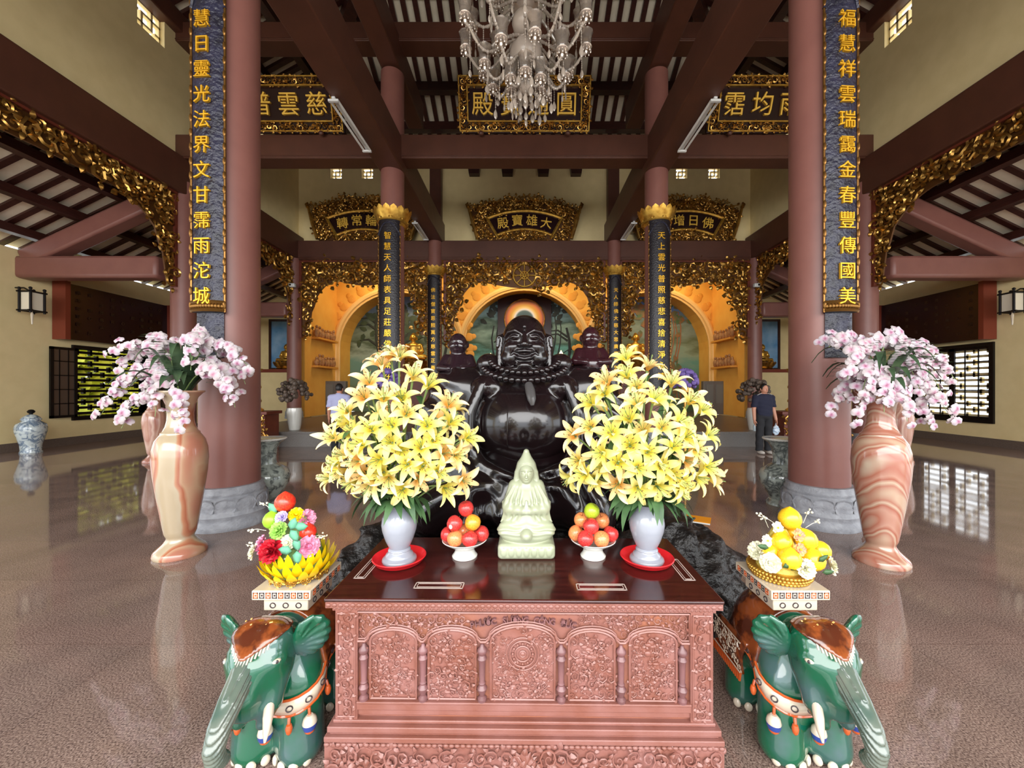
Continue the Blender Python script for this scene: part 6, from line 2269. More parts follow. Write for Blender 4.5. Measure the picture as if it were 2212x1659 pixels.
    pd.box(-0.1, -0.05, z0 - 0.02, 0.1, 0.17, z0 + 0.045)
    pd = bev(pd.build('pedestal', M_CREAM, t), 0.004)
    rg = MB()
    for face in range(4):
        M = Matrix.Translation((0, 0.06, 0)) @ Matrix.Rotation(face * PI / 2, 4, 'Z')
        for k in (-1, 0, 1):
            c_ = (k * 0.058, -0.1015 - (0.0085 if face % 2 == 0 else 0), z0 + 0.004)
            rg.tube([M @ Vector((c_[0] + 0.012 * math.cos(2 * PI * j / 14), c_[1] - 0.001, c_[2] + 0.011 * math.sin(2 * PI * j / 14))) for j in range(15)], 0.0025, 5)
    rg.build('ring_pattern', M_INKL, pd)
    tr = bev(MB().box(-0.13, -0.085, z0 + 0.045, 0.13, 0.205, z0 + 0.088).build('tray', M_CREAM, t), 0.004)
    pt = MB()
    for face in range(4):
        M = Matrix.Translation((0, 0.06, 0)) @ Matrix.Rotation(face * PI / 2, 4, 'Z')
        dd = 0.1455 if face % 2 == 0 else 0.1305
        for k in range(-4, 5):
            if abs(k) * 0.028 < 0.125:
                c0 = k * 0.028
                for (x0, zz0, x1, zz1) in ((-0.011, -0.013, 0.011, -0.009), (-0.011, 0.009, 0.011, 0.013), (-0.011, -0.013, -0.007, 0.013), (0.007, -0.013, 0.011, 0.013), (-0.003, -0.004, 0.004, 0.004)):
                    pt.box(c0 + x0, -dd - 0.001, z0 + 0.067 + zz0, c0 + x1, -dd + 0.002, z0 + 0.067 + zz1, M, mi=(k % 2))
    pt.build('key_pattern', [M_ORGL, M_INKL], tr)
    return Vector((x, y + 0.06, z0 + 0.089))


TL = elephant(-1.075, 1.78, -1, 'green glazed ceramic elephant with yellow lotus dish on its back, left of the cabinet')
TR = elephant(1.22, 1.78, 1, 'green glazed ceramic elephant with basket of yellow fruit on its back, right of the cabinet')

# ---- left: lotus dish heaped with flowers and a red fruit
ld = thing('lotus_dish', 'bright yellow lotus petal dish on the left elephant', 'dish', TL)
MB().lathe([(0, 0), (0.1, 0.0), (0.12, 0.012), (0.125, 0.03), (0.118, 0.032), (0.0, 0.02)], 32).build('bowl', M_GOLDB, ld)
fb = MB()
for k in range(26):
    a = 2 * PI * k / 26
    scroll(fb, Matrix.Translation((0.122 * math.cos(a), 0.122 * math.sin(a), 0.014)) @ Matrix.Rotation(a + PI / 2, 4, 'Z') @ UP, 0.03, 1 if k % 2 else -1, seg=9, n=4)
fb.build('lace_rim', M_GOLDB, ld)
rl = random.Random(21)
for row, (n, r0, tilt, L) in enumerate(((20, 0.115, 1.15, 0.085), (20, 0.105, 0.85, 0.09), (18, 0.09, 0.5, 0.095))):
    mb = MB()
    for k in range(n):
        a = 2 * PI * (k + 0.5 * (row % 2)) / n + rl.uniform(-0.05, 0.05)
        M = Matrix.Rotation(a, 4, 'Z') @ TM((r0, 0, 0.02 + 0.008 * row))
        w = 0.021
        tl = tilt * rl.uniform(0.92, 1.08)
        mb.sheet(lambda u, v: (L * v * math.sin(tl) * (1 - 0.25 * v), (u - 0.5) * 2 * w * math.sin(PI * (0.12 + 0.88 * v)) ** 0.7, L * v * math.cos(tl) + 0.028 * v * v + 0.4 * abs(u - 0.5) ** 2 * w), 4, 6, M)
    mb.build('petals', M_YEL, ld)


def ruffle(name, label, m, p, r, face, grp=None, layers=4, n=9, centre=None, cat='flower'):
    t = thing(name, label, cat, p, 0, grp)
    rr = random.Random(int(p.x * 999) + int(p.z * 777))
    mb = MB()
    M0 = frame_from((0, 0, 0), face)
    for q in range(layers):
        nn = n - q
        tilt = 1.35 - 0.33 * q
        L = r * (1 - 0.12 * q)
        for k in range(nn):
            a = 2 * PI * (k + 0.5 * (q % 2)) / nn + rr.uniform(-0.1, 0.1)
            w = L * 0.42
            tt = tilt * rr.uniform(0.85, 1.1)
            ph = rr.uniform(0, 6)
            mb.sheet(lambda u, v: (L * v * math.sin(tt), (u - 0.5) * 2 * w * (0.25 + 0.75 * math.sin(PI * min(1, v * 0.8))), L * v * math.cos(tt) + 0.14 * r * v * math.sin(u * 9 + ph) - 0.1 * L * v * v * v), 4, 4, M0 @ Matrix.Rotation(a, 4, 'Z'))
    mb.build('petals', m, t)
    MB().ell((0, 0, r * 0.32), (r * 0.16, r * 0.16, r * 0.14), 10, 7, M0).build('centre', centre or m, t)
    return t


PEACH = MB()
PEACH.lathe([(0, -0.95), (0.5, -0.85), (0.85, -0.5), (1.0, -0.05), (0.93, 0.4), (0.68, 0.78), (0.35, 1.02), (0.12, 1.16), (0, 1.2)], 24, wav=lambda a, z: 1 - 0.06 * math.exp(-((((a - 4.4 + PI) % (2 * PI)) - PI) / 0.16) ** 2))
PE_Y, PE_R = PEACH.mesh('peach_skin', M_PEACHY), PEACH.mesh('peach_skin', M_PEACHR)
PE_G = PEACH.mesh('peach_skin', mat('lime_fruit', (150, 206, 50), 0.3))


def peach(p, r, me, label, grp=None, tilt=(0, 0)):
    o = meshobj('artificial_peach', me, None, p)
    o.scale = (r, r, r)
    o.rotation_euler = (tilt[0], tilt[1], 0)
    return tag(o, label, 'fruit', grp)


d0 = TL.y
peach(W(616, 1086, d0), 0.046, PE_R, 'glossy red fruit at the very top of the left offering')
ldz = TL.z
F_ = [('rose', 'crimson rose at the front of the left offering', M_REDFL, (586, 1190), -0.115, 0.056, (-0.15, -0.9, 0.25)),
      ('mum_flower', 'lime green bloom at the middle of the left offering', M_LIMEFL, (602, 1146), -0.085, 0.042, (-0.1, -0.9, 0.35)),
      ('carnation', 'pink carnation at the right of the left offering', M_PINKFL, (666, 1180), -0.06, 0.05, (0.5, -0.7, 0.3)),
      ('carnation', 'pale pink carnation high at the right of the left offering', M_PINKFL, (662, 1120), 0.0, 0.045, (0.8, -0.4, 0.3)),
      ('rose', 'magenta pink bloom behind the crimson rose in the left offering', M_PINKFL, (568, 1176), -0.06, 0.045, (-0.6, -0.6, 0.3)),
      ('lilac_bloom', 'small lilac bloom just below the red top fruit', M_LILACFL, (608, 1118), -0.06, 0.03, (-0.1, -0.8, 0.5)),
      ('daisy', 'yellow bloom right below the red top fruit', M_YEL, (640, 1112), -0.03, 0.034, (0.4, -0.7, 0.5)),
      ('white_bloom', 'white bloom beside the crimson rose in the left offering', M_WHITEFL, (622, 1172), -0.09, 0.036, (0.1, -0.9, 0.3)),
      ('white_bloom', 'greenish white bloom at the left rim of the yellow lotus dish', M_WHITEFL, (549, 1192), -0.08, 0.036, (-0.8, -0.5, 0.3))]
for nm, lab, m, (px, py), dy, r, face in F_:
    ruffle(nm, lab, m, W(px, py, d0 + dy), r, face)
peach(W(588, 1124, d0 - 0.03), 0.04, PE_G, 'lime green fruit behind the green bloom in the left offering')
peach(W(664, 1150, d0 - 0.02), 0.04, PE_R, 'red fruit above the pink carnation in the left offering')
for px, py, dy, a in ((632, 1134, -0.1, 1.2), (648, 1138, -0.1, 0.1), (634, 1155, -0.11, -1.0), (640, 1175, -0.1, -1.3), (618, 1189, -0.13, 3.0), (642, 1202, -0.12, -1.5), (590, 1100, -0.03, 2.2)):
    p = W(px, py, d0 + dy)
    lf = MB()
    leaf(lf, UP @ Matrix.Rotation(a, 4, 'Z') @ TM((-0.025, 0, 0)), 0.062, 0.021, 0.006)
    o = lf.build('fabric_leaf', M_TEALLEAF, None, p)
    m_ = o.modifiers.new('solid', 'SOLIDIFY')
    m_.thickness = 0.002
    tag(o, 'teal fabric leaf tucked among flowers of the left offering', 'leaf', 'fabric leaves of the left offering')
core = tag(MB().lathe([(0.0, 0.0), (0.115, 0.0), (0.105, 0.06), (0.08, 0.13), (0.055, 0.2), (0.04, 0.25), (0.0, 0.28)], 20, wav=lambda a, z: 1 + 0.06 * math.sin(5 * a + z * 40)).build('moss_mound', mat('moss_filler', (92, 132, 72), 0.8, rgb2=(140, 164, 96), scale=40, bump=0.6, bscale=60), None, TL + Vector((0, 0, 0.03))), 'green filler mound inside the yellow lotus dish', 'filler')


def twig(p, d, label, grp, rr):
    t = thing('bead_twig', label, 'twig', p, 0, grp)
    d = Vector(d).normalized()
    e = d * 0.075
    MB().tube([(0, 0, 0), e * 0.5 + Vector((0, 0, 0.006)), e], 0.0012, 5).build('wire', M_WHITEFL, t)
    b = MB()
    for k in range(5):
        q = e * rr.uniform(0.6, 1) + Vector((rr.uniform(-.012, .012), rr.uniform(-.012, .012), rr.uniform(-.008, .014)))
        b.ell(q, rr.uniform(0.0035, 0.006), 8, 6)
    b.build('beads', M_WHITEFL, t)


for px, py, d in ((575, 1146, (-1, -0.2, 0.1)), (590, 1104, (-0.8, -0.1, 0.6)), (668, 1168, (1, -0.2, 0.3)), (672, 1160, (1, 0, 0.05)), (566, 1190, (-0.8, -0.4, 0.6)), (628, 1200, (0.3, -0.9, 0.1))):
    twig(W(px, py, d0 - 0.03), d, 'wire twig with tiny white beads among the left offering', 'bead twigs of the left offering', rl)

# ---- right: gold basket of yellow fruits
gb = thing('gold_basket', 'gold beaded basket of yellow fruit on the right elephant', 'basket', TR)
mb = MB().lathe([(0, 0), (0.108, 0.0), (0.122, 0.01), (0.13, 0.045), (0.126, 0.046), (0.0, 0.03)], 40)
mb.build('bowl', M_GOLDB, gb)
mb = MB()
for r_, zz, n in ((0.116, 0.006, 46), (0.127, 0.022, 50), (0.131, 0.038, 52)):
    for k in range(n):
        a = 2 * PI * k / n
        mb.ell((r_ * math.cos(a), r_ * math.sin(a), zz), 0.0085, 8, 6)
mb.build('beading', M_GOLDB, gb)
d0 = TR.y
G = 'yellow fruits of the right offering'
for px, py, dy, r, lab, tl in ((1706, 1121, 0, 0.05, 'yellow fruit at the very top of the right offering', (0, 0)),
                               (1688, 1170, -0.04, 0.046, 'yellow fruit at the left of the second tier of the right offering', (0, 0.3)),
                               (1741, 1166, -0.03, 0.048, 'yellow fruit at the right of the second tier of the right offering', (0, -0.3)),
                               (1714, 1152, 0.04, 0.047, 'yellow fruit hidden behind the second tier of the right offering', (0, 0)),
                               (1662, 1196, -0.02, 0.046, 'yellow fruit at the left end of the bottom tier of the right offering', (0.3, 0.3)),
                               (1706, 1208, -0.09, 0.049, 'yellow fruit at the front centre of the right offering', (0.1, 0)),
                               (1757, 1210, -0.07, 0.049, 'orange yellow fruit at the front right of the right offering', (0, -0.2)),
                               (1772, 1190, 0.02, 0.046, 'yellow fruit half hidden at the right rim of the right offering', (0, -0.4))):
    peach(W(px, py, d0 + dy), r, PE_Y, lab, G, tl)
MB().lathe([(0, 0), (0.1, 0), (0.09, 0.06), (0.06, 0.13), (0.03, 0.19), (0, 0.2)], 16).build('straw', mat('straw_filler', (214, 190, 90), 0.8, bump=0.5, bscale=60), gb, (0, 0, 0.03))
for px, py, dy, face, lab in ((1664, 1215, -0.08, (-0.4, -0.9, 0.2), 'white carnation at the front left rim of the gold basket'), (1740, 1228, -0.12, (0.1, -0.95, 0.2), 'white carnation at the front centre of the gold basket'),
                              (1792, 1222, -0.03, (0.9, -0.4, 0.2), 'white carnation at the right rim of the gold basket'), (1636, 1190, 0.0, (-0.9, -0.3, 0.3), 'pale white carnation at the left rim of the gold basket')):
    ruffle('carnation', lab, M_WHITEFL, W(px, py, d0 + dy), 0.045, face, 'white carnations of the right offering')
for px, py, lab in ((1724, 1156, 'upper pink centred yellow petal bloom among yellow fruit'), (1727, 1187, 'lower pink centred yellow petal bloom among yellow fruit'), (1656, 1168, 'small yellow bloom at the left of the yellow fruit'), (1678, 1140, 'small yellow bloom left of the top yellow fruit')):
    ruffle('silk_bloom', lab, M_WHITEFL if px < 1700 else mat('rose_yellow_%d' % py, (244, 190, 120), 0.5, rgb2=(236, 120, 110), scale=40), W(px, py, d0 - 0.1 if px > 1700 else d0 - 0.03), 0.03, (0.1, -0.9, 0.3), None, 2, 5, M_YEL)
for px, py, d in ((1670, 1128, (-0.9, -0.1, 0.4)), (1660, 1140, (-0.5, 0, 1)), (1735, 1130, (0.5, 0, 1)), (1740, 1140, (0.9, 0, 0.4))):
    twig(W(px, py, d0), d, 'wire twig with white buds among the right offering', 'bud twigs of the right offering', rl)
for px, py, a in ((1700, 1222, 0.4), (1776, 1208, 0.6), (1652, 1182, 2.9), (1786, 1236, 0.1), (1712, 1226, 2.4)):
    lf = MB()
    leaf(lf, UP @ Matrix.Rotation(a, 4, 'Z') @ TM((-0.02, 0, 0)), 0.055, 0.013, 0.005)
    o = lf.build('fabric_leaf', M_LEAF, None, W(px, py, d0 - 0.12))
    m_ = o.modifiers.new('solid', 'SOLIDIFY')
    m_.thickness = 0.002
    tag(o, 'green fabric leaf tucked between yellow fruit of the right offering', 'leaf', 'fabric leaves of the right offering')
# ---------------------------------------------------------------- onyx floor vases with orchids
OV = [(0.0, 0.0), (0.205, 0.0), (0.21, 0.02), (0.2, 0.05), (0.19, 0.062), (0.17, 0.08), (0.13, 0.12), (0.108, 0.155), (0.106, 0.17), (0.112, 0.185), (0.125, 0.215), (0.128, 0.24), (0.132, 0.26), (0.15, 0.38), (0.18, 0.58), (0.206, 0.78), (0.216, 0.92), (0.21, 1.02),
      (0.19, 1.1), (0.165, 1.14), (0.15, 1.16), (0.15, 1.175), (0.135, 1.185), (0.115, 1.23), (0.102, 1.29), (0.1, 1.36), (0.11, 1.44), (0.135, 1.51), (0.17, 1.55), (0.186, 1.56), (0.186, 1.575), (0.17, 1.575), (0.12, 1.53), (0.09, 1.45), (0.0, 1.4)]


def onyx(x, y, m, label, sc=1.0):
    t = thing('onyx_vase', label, 'vase', (x, y, 0))
    MB().lathe([(r * sc, z * sc) for r, z in OV], 64).build('body', m, t)
    return t


onyx(-3.33, 3.72, M_ONYX1, 'tall cream and orange onyx floor vase of orchids in front of the left column')
onyx(3.29, 3.55, M_ONYX2, 'tall swirling orange banded onyx floor vase of orchids in front of the right column')
onyx(-8.0, 8.3, M_ONYX3, 'rosy onyx floor vase standing farther back behind the left orchid vase', 0.95)
onyx(8.15, 8.3, M_ONYX3, 'rosy onyx floor vase standing farther back behind the right orchid vase', 0.95)


def orchid_mesh(seed):
    r = random.Random(seed)
    mb = MB()
    for k, (a, L, w) in enumerate(((PI / 2, 0.05, 0.02), (PI / 2 + 2.2, 0.046, 0.017), (PI / 2 - 2.2, 0.046, 0.017), (0.1, 0.05, 0.034), (PI - 0.1, 0.05, 0.034))):
        tl = r.uniform(0.05, 0.35)
        mb.sheet(lambda u, v: (L * v * math.cos(tl), (u - 0.5) * 2 * w * math.sin(PI * (0.1 + 0.86 * v)) ** 0.6, L * v * math.sin(tl) + 0.008 * math.cos((u - 0.5) * 4) - 0.02 * v * v + (0.002 if k > 2 else 0)), 4, 5, Matrix.Rotation(a, 4, 'Z'))
    mb.sheet(lambda u, v: ((u - 0.5) * 0.022 * (1 - 0.3 * v), -0.004 - 0.018 * v, 0.006 + 0.014 * v - 0.02 * v * v), 3, 3)
    return mb.mesh('orchid_bloom', M_ORCHID[seed % 2])


ORC = [orchid_mesh(i) for i in range(4)]


def spray(base, ctrl, end, label, grp, rnd, n, sc=1.0):
    t = thing('orchid_spray', label, 'orchid', base, 0, grp)
    b, c, e = Vector((0, 0, 0)), ctrl - base, end - base
    cv = lambda s: b * (1 - s) ** 2 + c * 2 * s * (1 - s) + e * s * s
    MB().tube([cv(i / 12) for i in range(13)], [0.006 - 0.0003 * i for i in range(13)], 6).build('stem', M_STEM, t)
    for i in range(n):
        s = 0.46 + 0.54 * (i + rnd.random() * 0.6) / n
        p = cv(min(1, s))
        off = Vector((rnd.gauss(0, 1), rnd.gauss(-0.8, 0.8), rnd.gauss(0.0, 0.8))).normalized() * rnd.uniform(0.03, 0.085)
        o = meshobj('bloom', ORC[rnd.randrange(4)], t)
        face = off.normalized() * 0.7 + Vector((0, -0.7, 0.15))
        o.matrix_local = frame_from(p + off, face, rnd.uniform(-0.6, 0.6), sc * rnd.uniform(1.0, 1.35) * (1.15 - 0.35 * s))
    return t


def orchids(base, sprays, dcen, side, seed):
    rnd = random.Random(seed)
    lab = 'arching spray of pale pink and white orchids in the %s onyx vase' % side
    grp = 'orchid sprays in the %s onyx vase' % side
    for (cx_, cy_), (ex, ey), dd, n in sprays:
        spray(base + Vector((rnd.uniform(-.05, .05), rnd.uniform(-.05, .05), -0.06)), W(cx_, cy_, dcen + dd * 0.6), W(ex, ey, dcen + dd), lab, grp, rnd, int(n * 1.75))
    for k in range(22):
        a = rnd.uniform(0, 2 * PI)
        t = thing('strap_leaf', 'dark green strap leaf at the mouth of the %s onyx vase' % side, 'leaf', base, 0, 'strap leaves in the %s onyx vase' % side)
        lf = MB()
        L, w, up = rnd.uniform(0.3, 0.5), rnd.uniform(0.024, 0.046), rnd.uniform(0.4, 0.85)
        lf.sheet(lambda u, v: (L * v, (u - 0.5) * 2 * w * math.sin(PI * (0.1 + 0.9 * v)) ** 0.7, up * math.sin(v * 2.1) * 0.75 - 0.14 * v * v + 0.5 * w * abs(u - 0.5)), 2, 9, Matrix.Rotation(a, 4, 'Z') @ TM((0.02, 0, -0.1)))
        lf.build('blade', M_ORLEAF, t)
    for k in range(22):
        a = rnd.uniform(0, 2 * PI)
        t = thing('fern_frond', 'feathery green frond at the mouth of the %s onyx vase' % side, 'leaf', base, 0, 'feathery fronds in the %s onyx vase' % side)
        lf = MB()
        L = rnd.uniform(0.3, 0.48)
        e = rnd.uniform(0.25, 0.6)
        for i in range(16):
            v = i / 15
            p = (L * v, 0, e * math.sin(v * 2.2) - 0.1 * v * v)
            for q in (-1, 1):
                leaf(lf, Matrix.Rotation(a, 4, 'Z') @ TM(p, (0, 0.1, q * 0.9)), 0.1 * (1 - 0.6 * v), 0.006, 0.003)
        lf.build('blade', M_ORLEAF, t)


LS = [((385, 700), (228, 880), 0.05, 15), ((370, 690), (262, 800), 0.2, 13), ((380, 720), (262, 925), -0.15, 16), ((395, 700), (300, 880), 0.25, 14), ((350, 720), (335, 900), -0.2, 10),
      ((375, 690), (325, 745), 0.15, 12), ((395, 700), (240, 760), 0.0, 14), ((420, 640), (412, 800), -0.25, 12), ((480, 650), (530, 830), 0.1, 14), ((440, 680), (535, 790), -0.05, 13), ((470, 700), (508, 880), 0.0, 14),
      ((450, 740), (500, 850), -0.25, 10), ((420, 660), (470, 770), 0.25, 11), ((375, 780), (398, 935), -0.32, 8), ((350, 700), (215, 900), 0.1, 13), ((440, 650), (440, 740), 0.3, 9)]
orchids(Vector((-3.33, 3.72, 1.55)), LS, 3.72, 'left', 31)
RS = [((1900, 660), (2060, 910), 0.0, 16), ((1930, 640), (2040, 860), 0.2, 14), ((1890, 650), (1990, 790), 0.1, 14), ((1870, 660), (1830, 820), -0.2, 13), ((1860, 680), (1790, 750), 0.1, 11), ((1850, 760), (1795, 895), 0.0, 13),
      ((1870, 760), (1850, 910), -0.22, 11), ((1900, 740), (1910, 890), -0.32, 13), ((1930, 750), (1960, 910), -0.25, 14), ((1960, 720), (2010, 930), 0.1, 12), ((1920, 650), (1940, 760), 0.25, 13), ((1960, 660), (2070, 830), 0.15, 14),
      ((1880, 640), (1880, 800), -0.1, 12), ((1890, 720), (1860, 860), -0.28, 12), ((1840, 700), (1775, 745), 0.25, 8), ((1940, 700), (1990, 850), -0.1, 13)]
orchids(Vector((3.29, 3.55, 1.55)), RS, 3.55, 'right', 32)

# ---------------------------------------------------------------- porcelain
JAR = [(0, 0), (0.27, 0), (0.275, 0.02), (0.25, 0.06), (0.265, 0.2), (0.32, 0.36), (0.375, 0.52), (0.385, 0.62), (0.35, 0.71), (0.25, 0.76), (0.22, 0.78), (0.215, 0.8), (0.235, 0.805)]
for s, yy, nm in ((-1, 9.5, 'left'),):
    t = thing('porcelain_jar', 'lidded blue and white porcelain jar standing by the %s wall' % nm, 'jar', (s * 12.2, yy, 0))
    MB().lathe([(r * 0.7, z) for r, z in JAR], 48).build('body', M_PORC, t)
    l = MB().lathe([(0.17, 0.805), (0.172, 0.83), (0.14, 0.88), (0.08, 0.93), (0.04, 0.945), (0, 0.95)], 40).build('lid', M_PORC, t)
    MB().lathe([(0.03, 0.94), (0.03, 0.965), (0.06, 0.99), (0.07, 1.02), (0.04, 1.06), (0, 1.07)], 20).build('finial', M_IRON, l)
CV = [(0, 0), (0.2, 0), (0.2, 0.03), (0.16, 0.08), (0.2, 0.16), (0.27, 0.28), (0.29, 0.38), (0.26, 0.47), (0.17, 0.53), (0.125, 0.56), (0.115, 0.62), (0.13, 0.76), (0.17, 0.84), (0.235, 0.885), (0.245, 0.905), (0.22, 0.905), (0.15, 0.84), (0, 0.8)]
for s, nm in ((-1, 'left'), (1, 'right')):
    t = thing('celadon_vase', 'bulging grey porcelain vase with pale flared rim behind the %s near column' % nm, 'vase', (s * 3.56, 5.3, 0))
    MB().lathe(CV, 48).build('body', M_CRACK, t)
    MB().lathe([(0.234, 0.884), (0.247, 0.9), (0.24, 0.912), (0.22, 0.908)], 40).build('rim', M_CERAM, t)
# ---------------------------------------------------------------- carved altar tables, candle stands, dusky bouquets at the sides
for s, nm in ((-1, 'left'), (1, 'right')):
    x, y = s * 7.35, 10.0
    t = thing('altar_table', 'red and gold carved altar table beside the %s near column' % nm, 'table', (x, y, 0))
    bev(MB().box(-0.85, -0.32, 0.92, 0.85, 0.32, 1.0).build('top', M_REDWOOD, t), 0.01)
    MB().box(-0.78, -0.28, 0.1, 0.78, 0.28, 0.92).build('body', M_REDWOOD, t)
    mb = MB()
    scroll_fill(mb, Matrix.Translation((0, -0.29, 0)) @ UP, lambda a, b: True, -0.76, 0.76, 0.15, 0.9, 0.19, random.Random(4), seg=10, n=4)
    mb.build('carving', M_GOLD, t)
    for q in (-1, 1):
        MB().lathe([(0, 0), (0.06, 0), (0.07, 0.04), (0.045, 0.1)], 12, (q * 0.74, -0.22, 0)).build('leg', M_REDWOOD, t)
        MB().lathe([(0, 0), (0.06, 0), (0.07, 0.04), (0.045, 0.1)], 12, (q * 0.74, 0.22, 0)).build('leg', M_REDWOOD, t)
    cs = thing('candle_stand', 'tall slim gilded candle stand on the %s altar table' % nm, 'candle stand', (s * 6.92, y, 1.0))
    MB().lathe([(0, 0), (0.12, 0), (0.12, 0.04), (0.05, 0.09), (0.04, 0.2), (0.075, 0.26), (0.04, 0.34), (0.035, 0.55), (0.07, 0.62), (0.04, 0.7), (0.045, 1.0), (0.09, 1.08), (0.1, 1.1), (0, 1.1)], 16).build('shaft', M_GOLDB, cs)
    MB().tube([(0, 0, 1.1), (0, 0, 1.75)], [0.045, 0.04], 12).build('candle', M_REDFL, cs)
    db = thing('dusky_bouquet', 'round dusky bouquet in a pale pot on the floor dais at the %s' % nm, 'bouquet', (s * 6.55, 10.95, PLAT))
    MB().lathe([(0, 0), (0.14, 0), (0.17, 0.15), (0.2, 0.5), (0.18, 0.62), (0, 0.6)], 24).build('pot', M_CERAM, db)
    rr = random.Random(8)
    mb = MB()
    for k in range(90):
        a, b = rr.uniform(0, 6.28), rr.uniform(-0.5, 1.5)
        r = 0.42 * rr.uniform(0.7, 1)
        mb.ell((r * math.cos(a) * math.cos(b), r * math.sin(a) * math.cos(b), 1.0 + r * math.sin(b)), rr.uniform(0.05, 0.08), 7, 5)
    mb.build('flower_heads', M_DARKBLOOM, db)
# offerings of gold leaf branches and purple flowers behind the right lilies
for px, py, nm in ((1480, 800, 'right'),):
    c = W(px, py, 9.2)
    t = thing('purple_posy', 'purple posy on a stand seen through the lilies on the right', 'bouquet', (c.x, 9.2, 0))
    MB().lathe([(0, 0), (0.2, 0), (0.2, 0.03), (0.04, 0.08), (0.03, 1.4), (0.14, 1.5), (0.15, 1.62), (0, 1.62)], 16).build('stand', M_GOLD, t)
    mb = MB()
    rr = random.Random(2)
    for k in range(60):
        a, b = rr.uniform(0, 6.28), rr.uniform(-0.3, 1.5)
        mb.ell((0.26 * math.cos(a) * math.cos(b), 0.26 * math.sin(a) * math.cos(b), 1.72 + 0.3 * math.sin(b)), 0.06, 7, 5)
    mb.build('flowers', M_PURPLE, t)
c = W(836, 788, 9.2)
t = thing('purple_posy', 'purple posy on a stand seen through the lilies on the left', 'bouquet', (c.x, 9.2, 0))
for ch in COL.objects['purple_posy'].children:
    dup(ch, parent=t)

# ---------------------------------------------------------------- security cameras on the outer shrine columns
for s, nm in ((-1, 'left'), (1, 'right')):
    t = thing('security_camera', 'little white security camera on the outer %s shrine column' % nm, 'camera', (s * (XA - 0.15), Y3 - 0.62, 5.52))
    MB().tube([(0, 0.06, 0.1), (0, 0.0, 0.08), (0, -0.02, 0.02)], 0.03, 8).build('bracket', M_WHITEM, t)
    bev(MB().box(-0.16, -0.2, -0.08, 0.16, -0.06, 0.06).build('housing', M_WHITEM, t), 0.02)
    MB().prism([(0.04 * math.cos(2 * PI * i / 16), 0.04 * math.sin(2 * PI * i / 16)) for i in range(16)], 0.19, 0.21, UP).build('lens', M_IRON, t)

# ---------------------------------------------------------------- chandelier
CY, CZ = 6.2, 6.12
ch = thing('chandelier', 'crystal chandelier with globes and curling arms hanging in mid hall', 'chandelier', (0.02, CY, CZ))
core = MB()
core.lathe([(0.0, 0.42), (0.03, 0.42), (0.06, 0.5), (0.035, 0.56), (0.09, 0.66), (0.05, 0.76), (0.04, 0.95), (0.1, 1.0), (0.16, 1.05), (0.05, 1.12), (0.04, 1.5), (0.13, 1.55), (0.22, 1.6), (0.1, 1.68), (0.05, 1.75), (0.05, 2.6), (0.12, 2.65), (0.05, 2.75), (0.03, 3.2)], 28)
core.tube([(0, 0, 3.2), (0, 0, 9.6)], 0.02, 8)
core.build('stem', M_SILVER, ch)
for z, r, nm in ((0.42, 0.13, 0), (0.86, 0.26, 1), (1.36, 0.22, 2), (2.0, 0.3, 3)):
    MB().lathe([(0, -r * 0.8)] + [(r * math.cos(a), r * 0.85 * math.sin(a)) for a in [-1.2 + 0.2 * i for i in range(13)]] + [(0, r * 0.85)], 28, (0, 0, z), wav=lambda a, zz: 1 + 0.015 * math.cos(12 * a)).build('glass_globe', M_GLOBE, ch)
rr = random.Random(12)
SH = MB()
SH.lathe([(0.0, 0.0), (0.05, 0.0), (0.066, 0.02), (0.072, 0.07), (0.08, 0.13), (0.095, 0.16), (0.09, 0.165), (0.07, 0.13), (0.06, 0.06), (0, 0.03)], 18, wav=lambda a, z: 1 + 0.03 * math.cos(9 * a))
SH_ME = SH.mesh('cup_shade', M_SHADE)
BO = MB()
BO.lathe([(0, -0.12), (0.02, -0.12), (0.035, -0.09), (0.02, -0.06), (0.045, -0.04), (0.09, -0.025), (0.1, -0.01), (0.05, 0.0), (0, 0.0)], 16)
for k in range(8):
    BO.ell((0.075 * math.cos(k * PI / 4), 0.075 * math.sin(k * PI / 4), -0.07), (0.018, 0.018, 0.04), 7, 6)
BO_ME = BO.mesh('drip_cup', M_SILVER)
PD = MB()
PD.tube([(0, 0, 0), (0, 0, -0.17)], 0.004, 4)
for k in range(5):
    PD.ell((0, 0, -0.03 - 0.03 * k), 0.009, 6, 5)
PD.lathe([(0, -0.30), (0.016, -0.285), (0.03, -0.255), (0.026, -0.22), (0.01, -0.185), (0, -0.17)], 10, squash=0.55)
PD_ME = PD.mesh('pendant', M_CRYST)


def arm(a, r, z0, z1, sag, r0, lab=None):
    ca, sa = math.cos(a), math.sin(a)
    pts = []
    for i in range(13):
        s = i / 12
        rad = r0 + (r - r0) * s
        z = z0 + (z1 - z0) * s - sag * math.sin(PI * min(1, s * 1.08)) + 0.1 * math.sin(PI * s * 2) * (sag > 0.1)
        pts.append((rad * ca, rad * sa, z))
    mb = MB()
    mb.tube(pts, [0.02 + 0.006 * math.cos(i * PI) for i in range(13)], 8)
    for i in range(1, 12):
        mb.ell(pts[i], 0.028, 7, 5)
    o = mb.build('arm', M_CRYST, ch)
    e = pts[-1]
    b = meshobj('drip_cup', BO_ME, o, (e[0], e[1], e[2] + 0.1))
    s_ = meshobj('cup_shade', SH_ME, o, (e[0], e[1], e[2] + 0.1))
    s_.scale = (1.25, 1.25, 1.45)
    for q in range(2):
        p = pts[(7, 11)[q]]
        d = meshobj('pendant', PD_ME, o, (p[0], p[1], p[2] - 0.02))
        d.rotation_euler = (0, 0, rr.uniform(0, 3))
        d.scale = (1.2, 1.2, rr.uniform(0.9, 1.5))


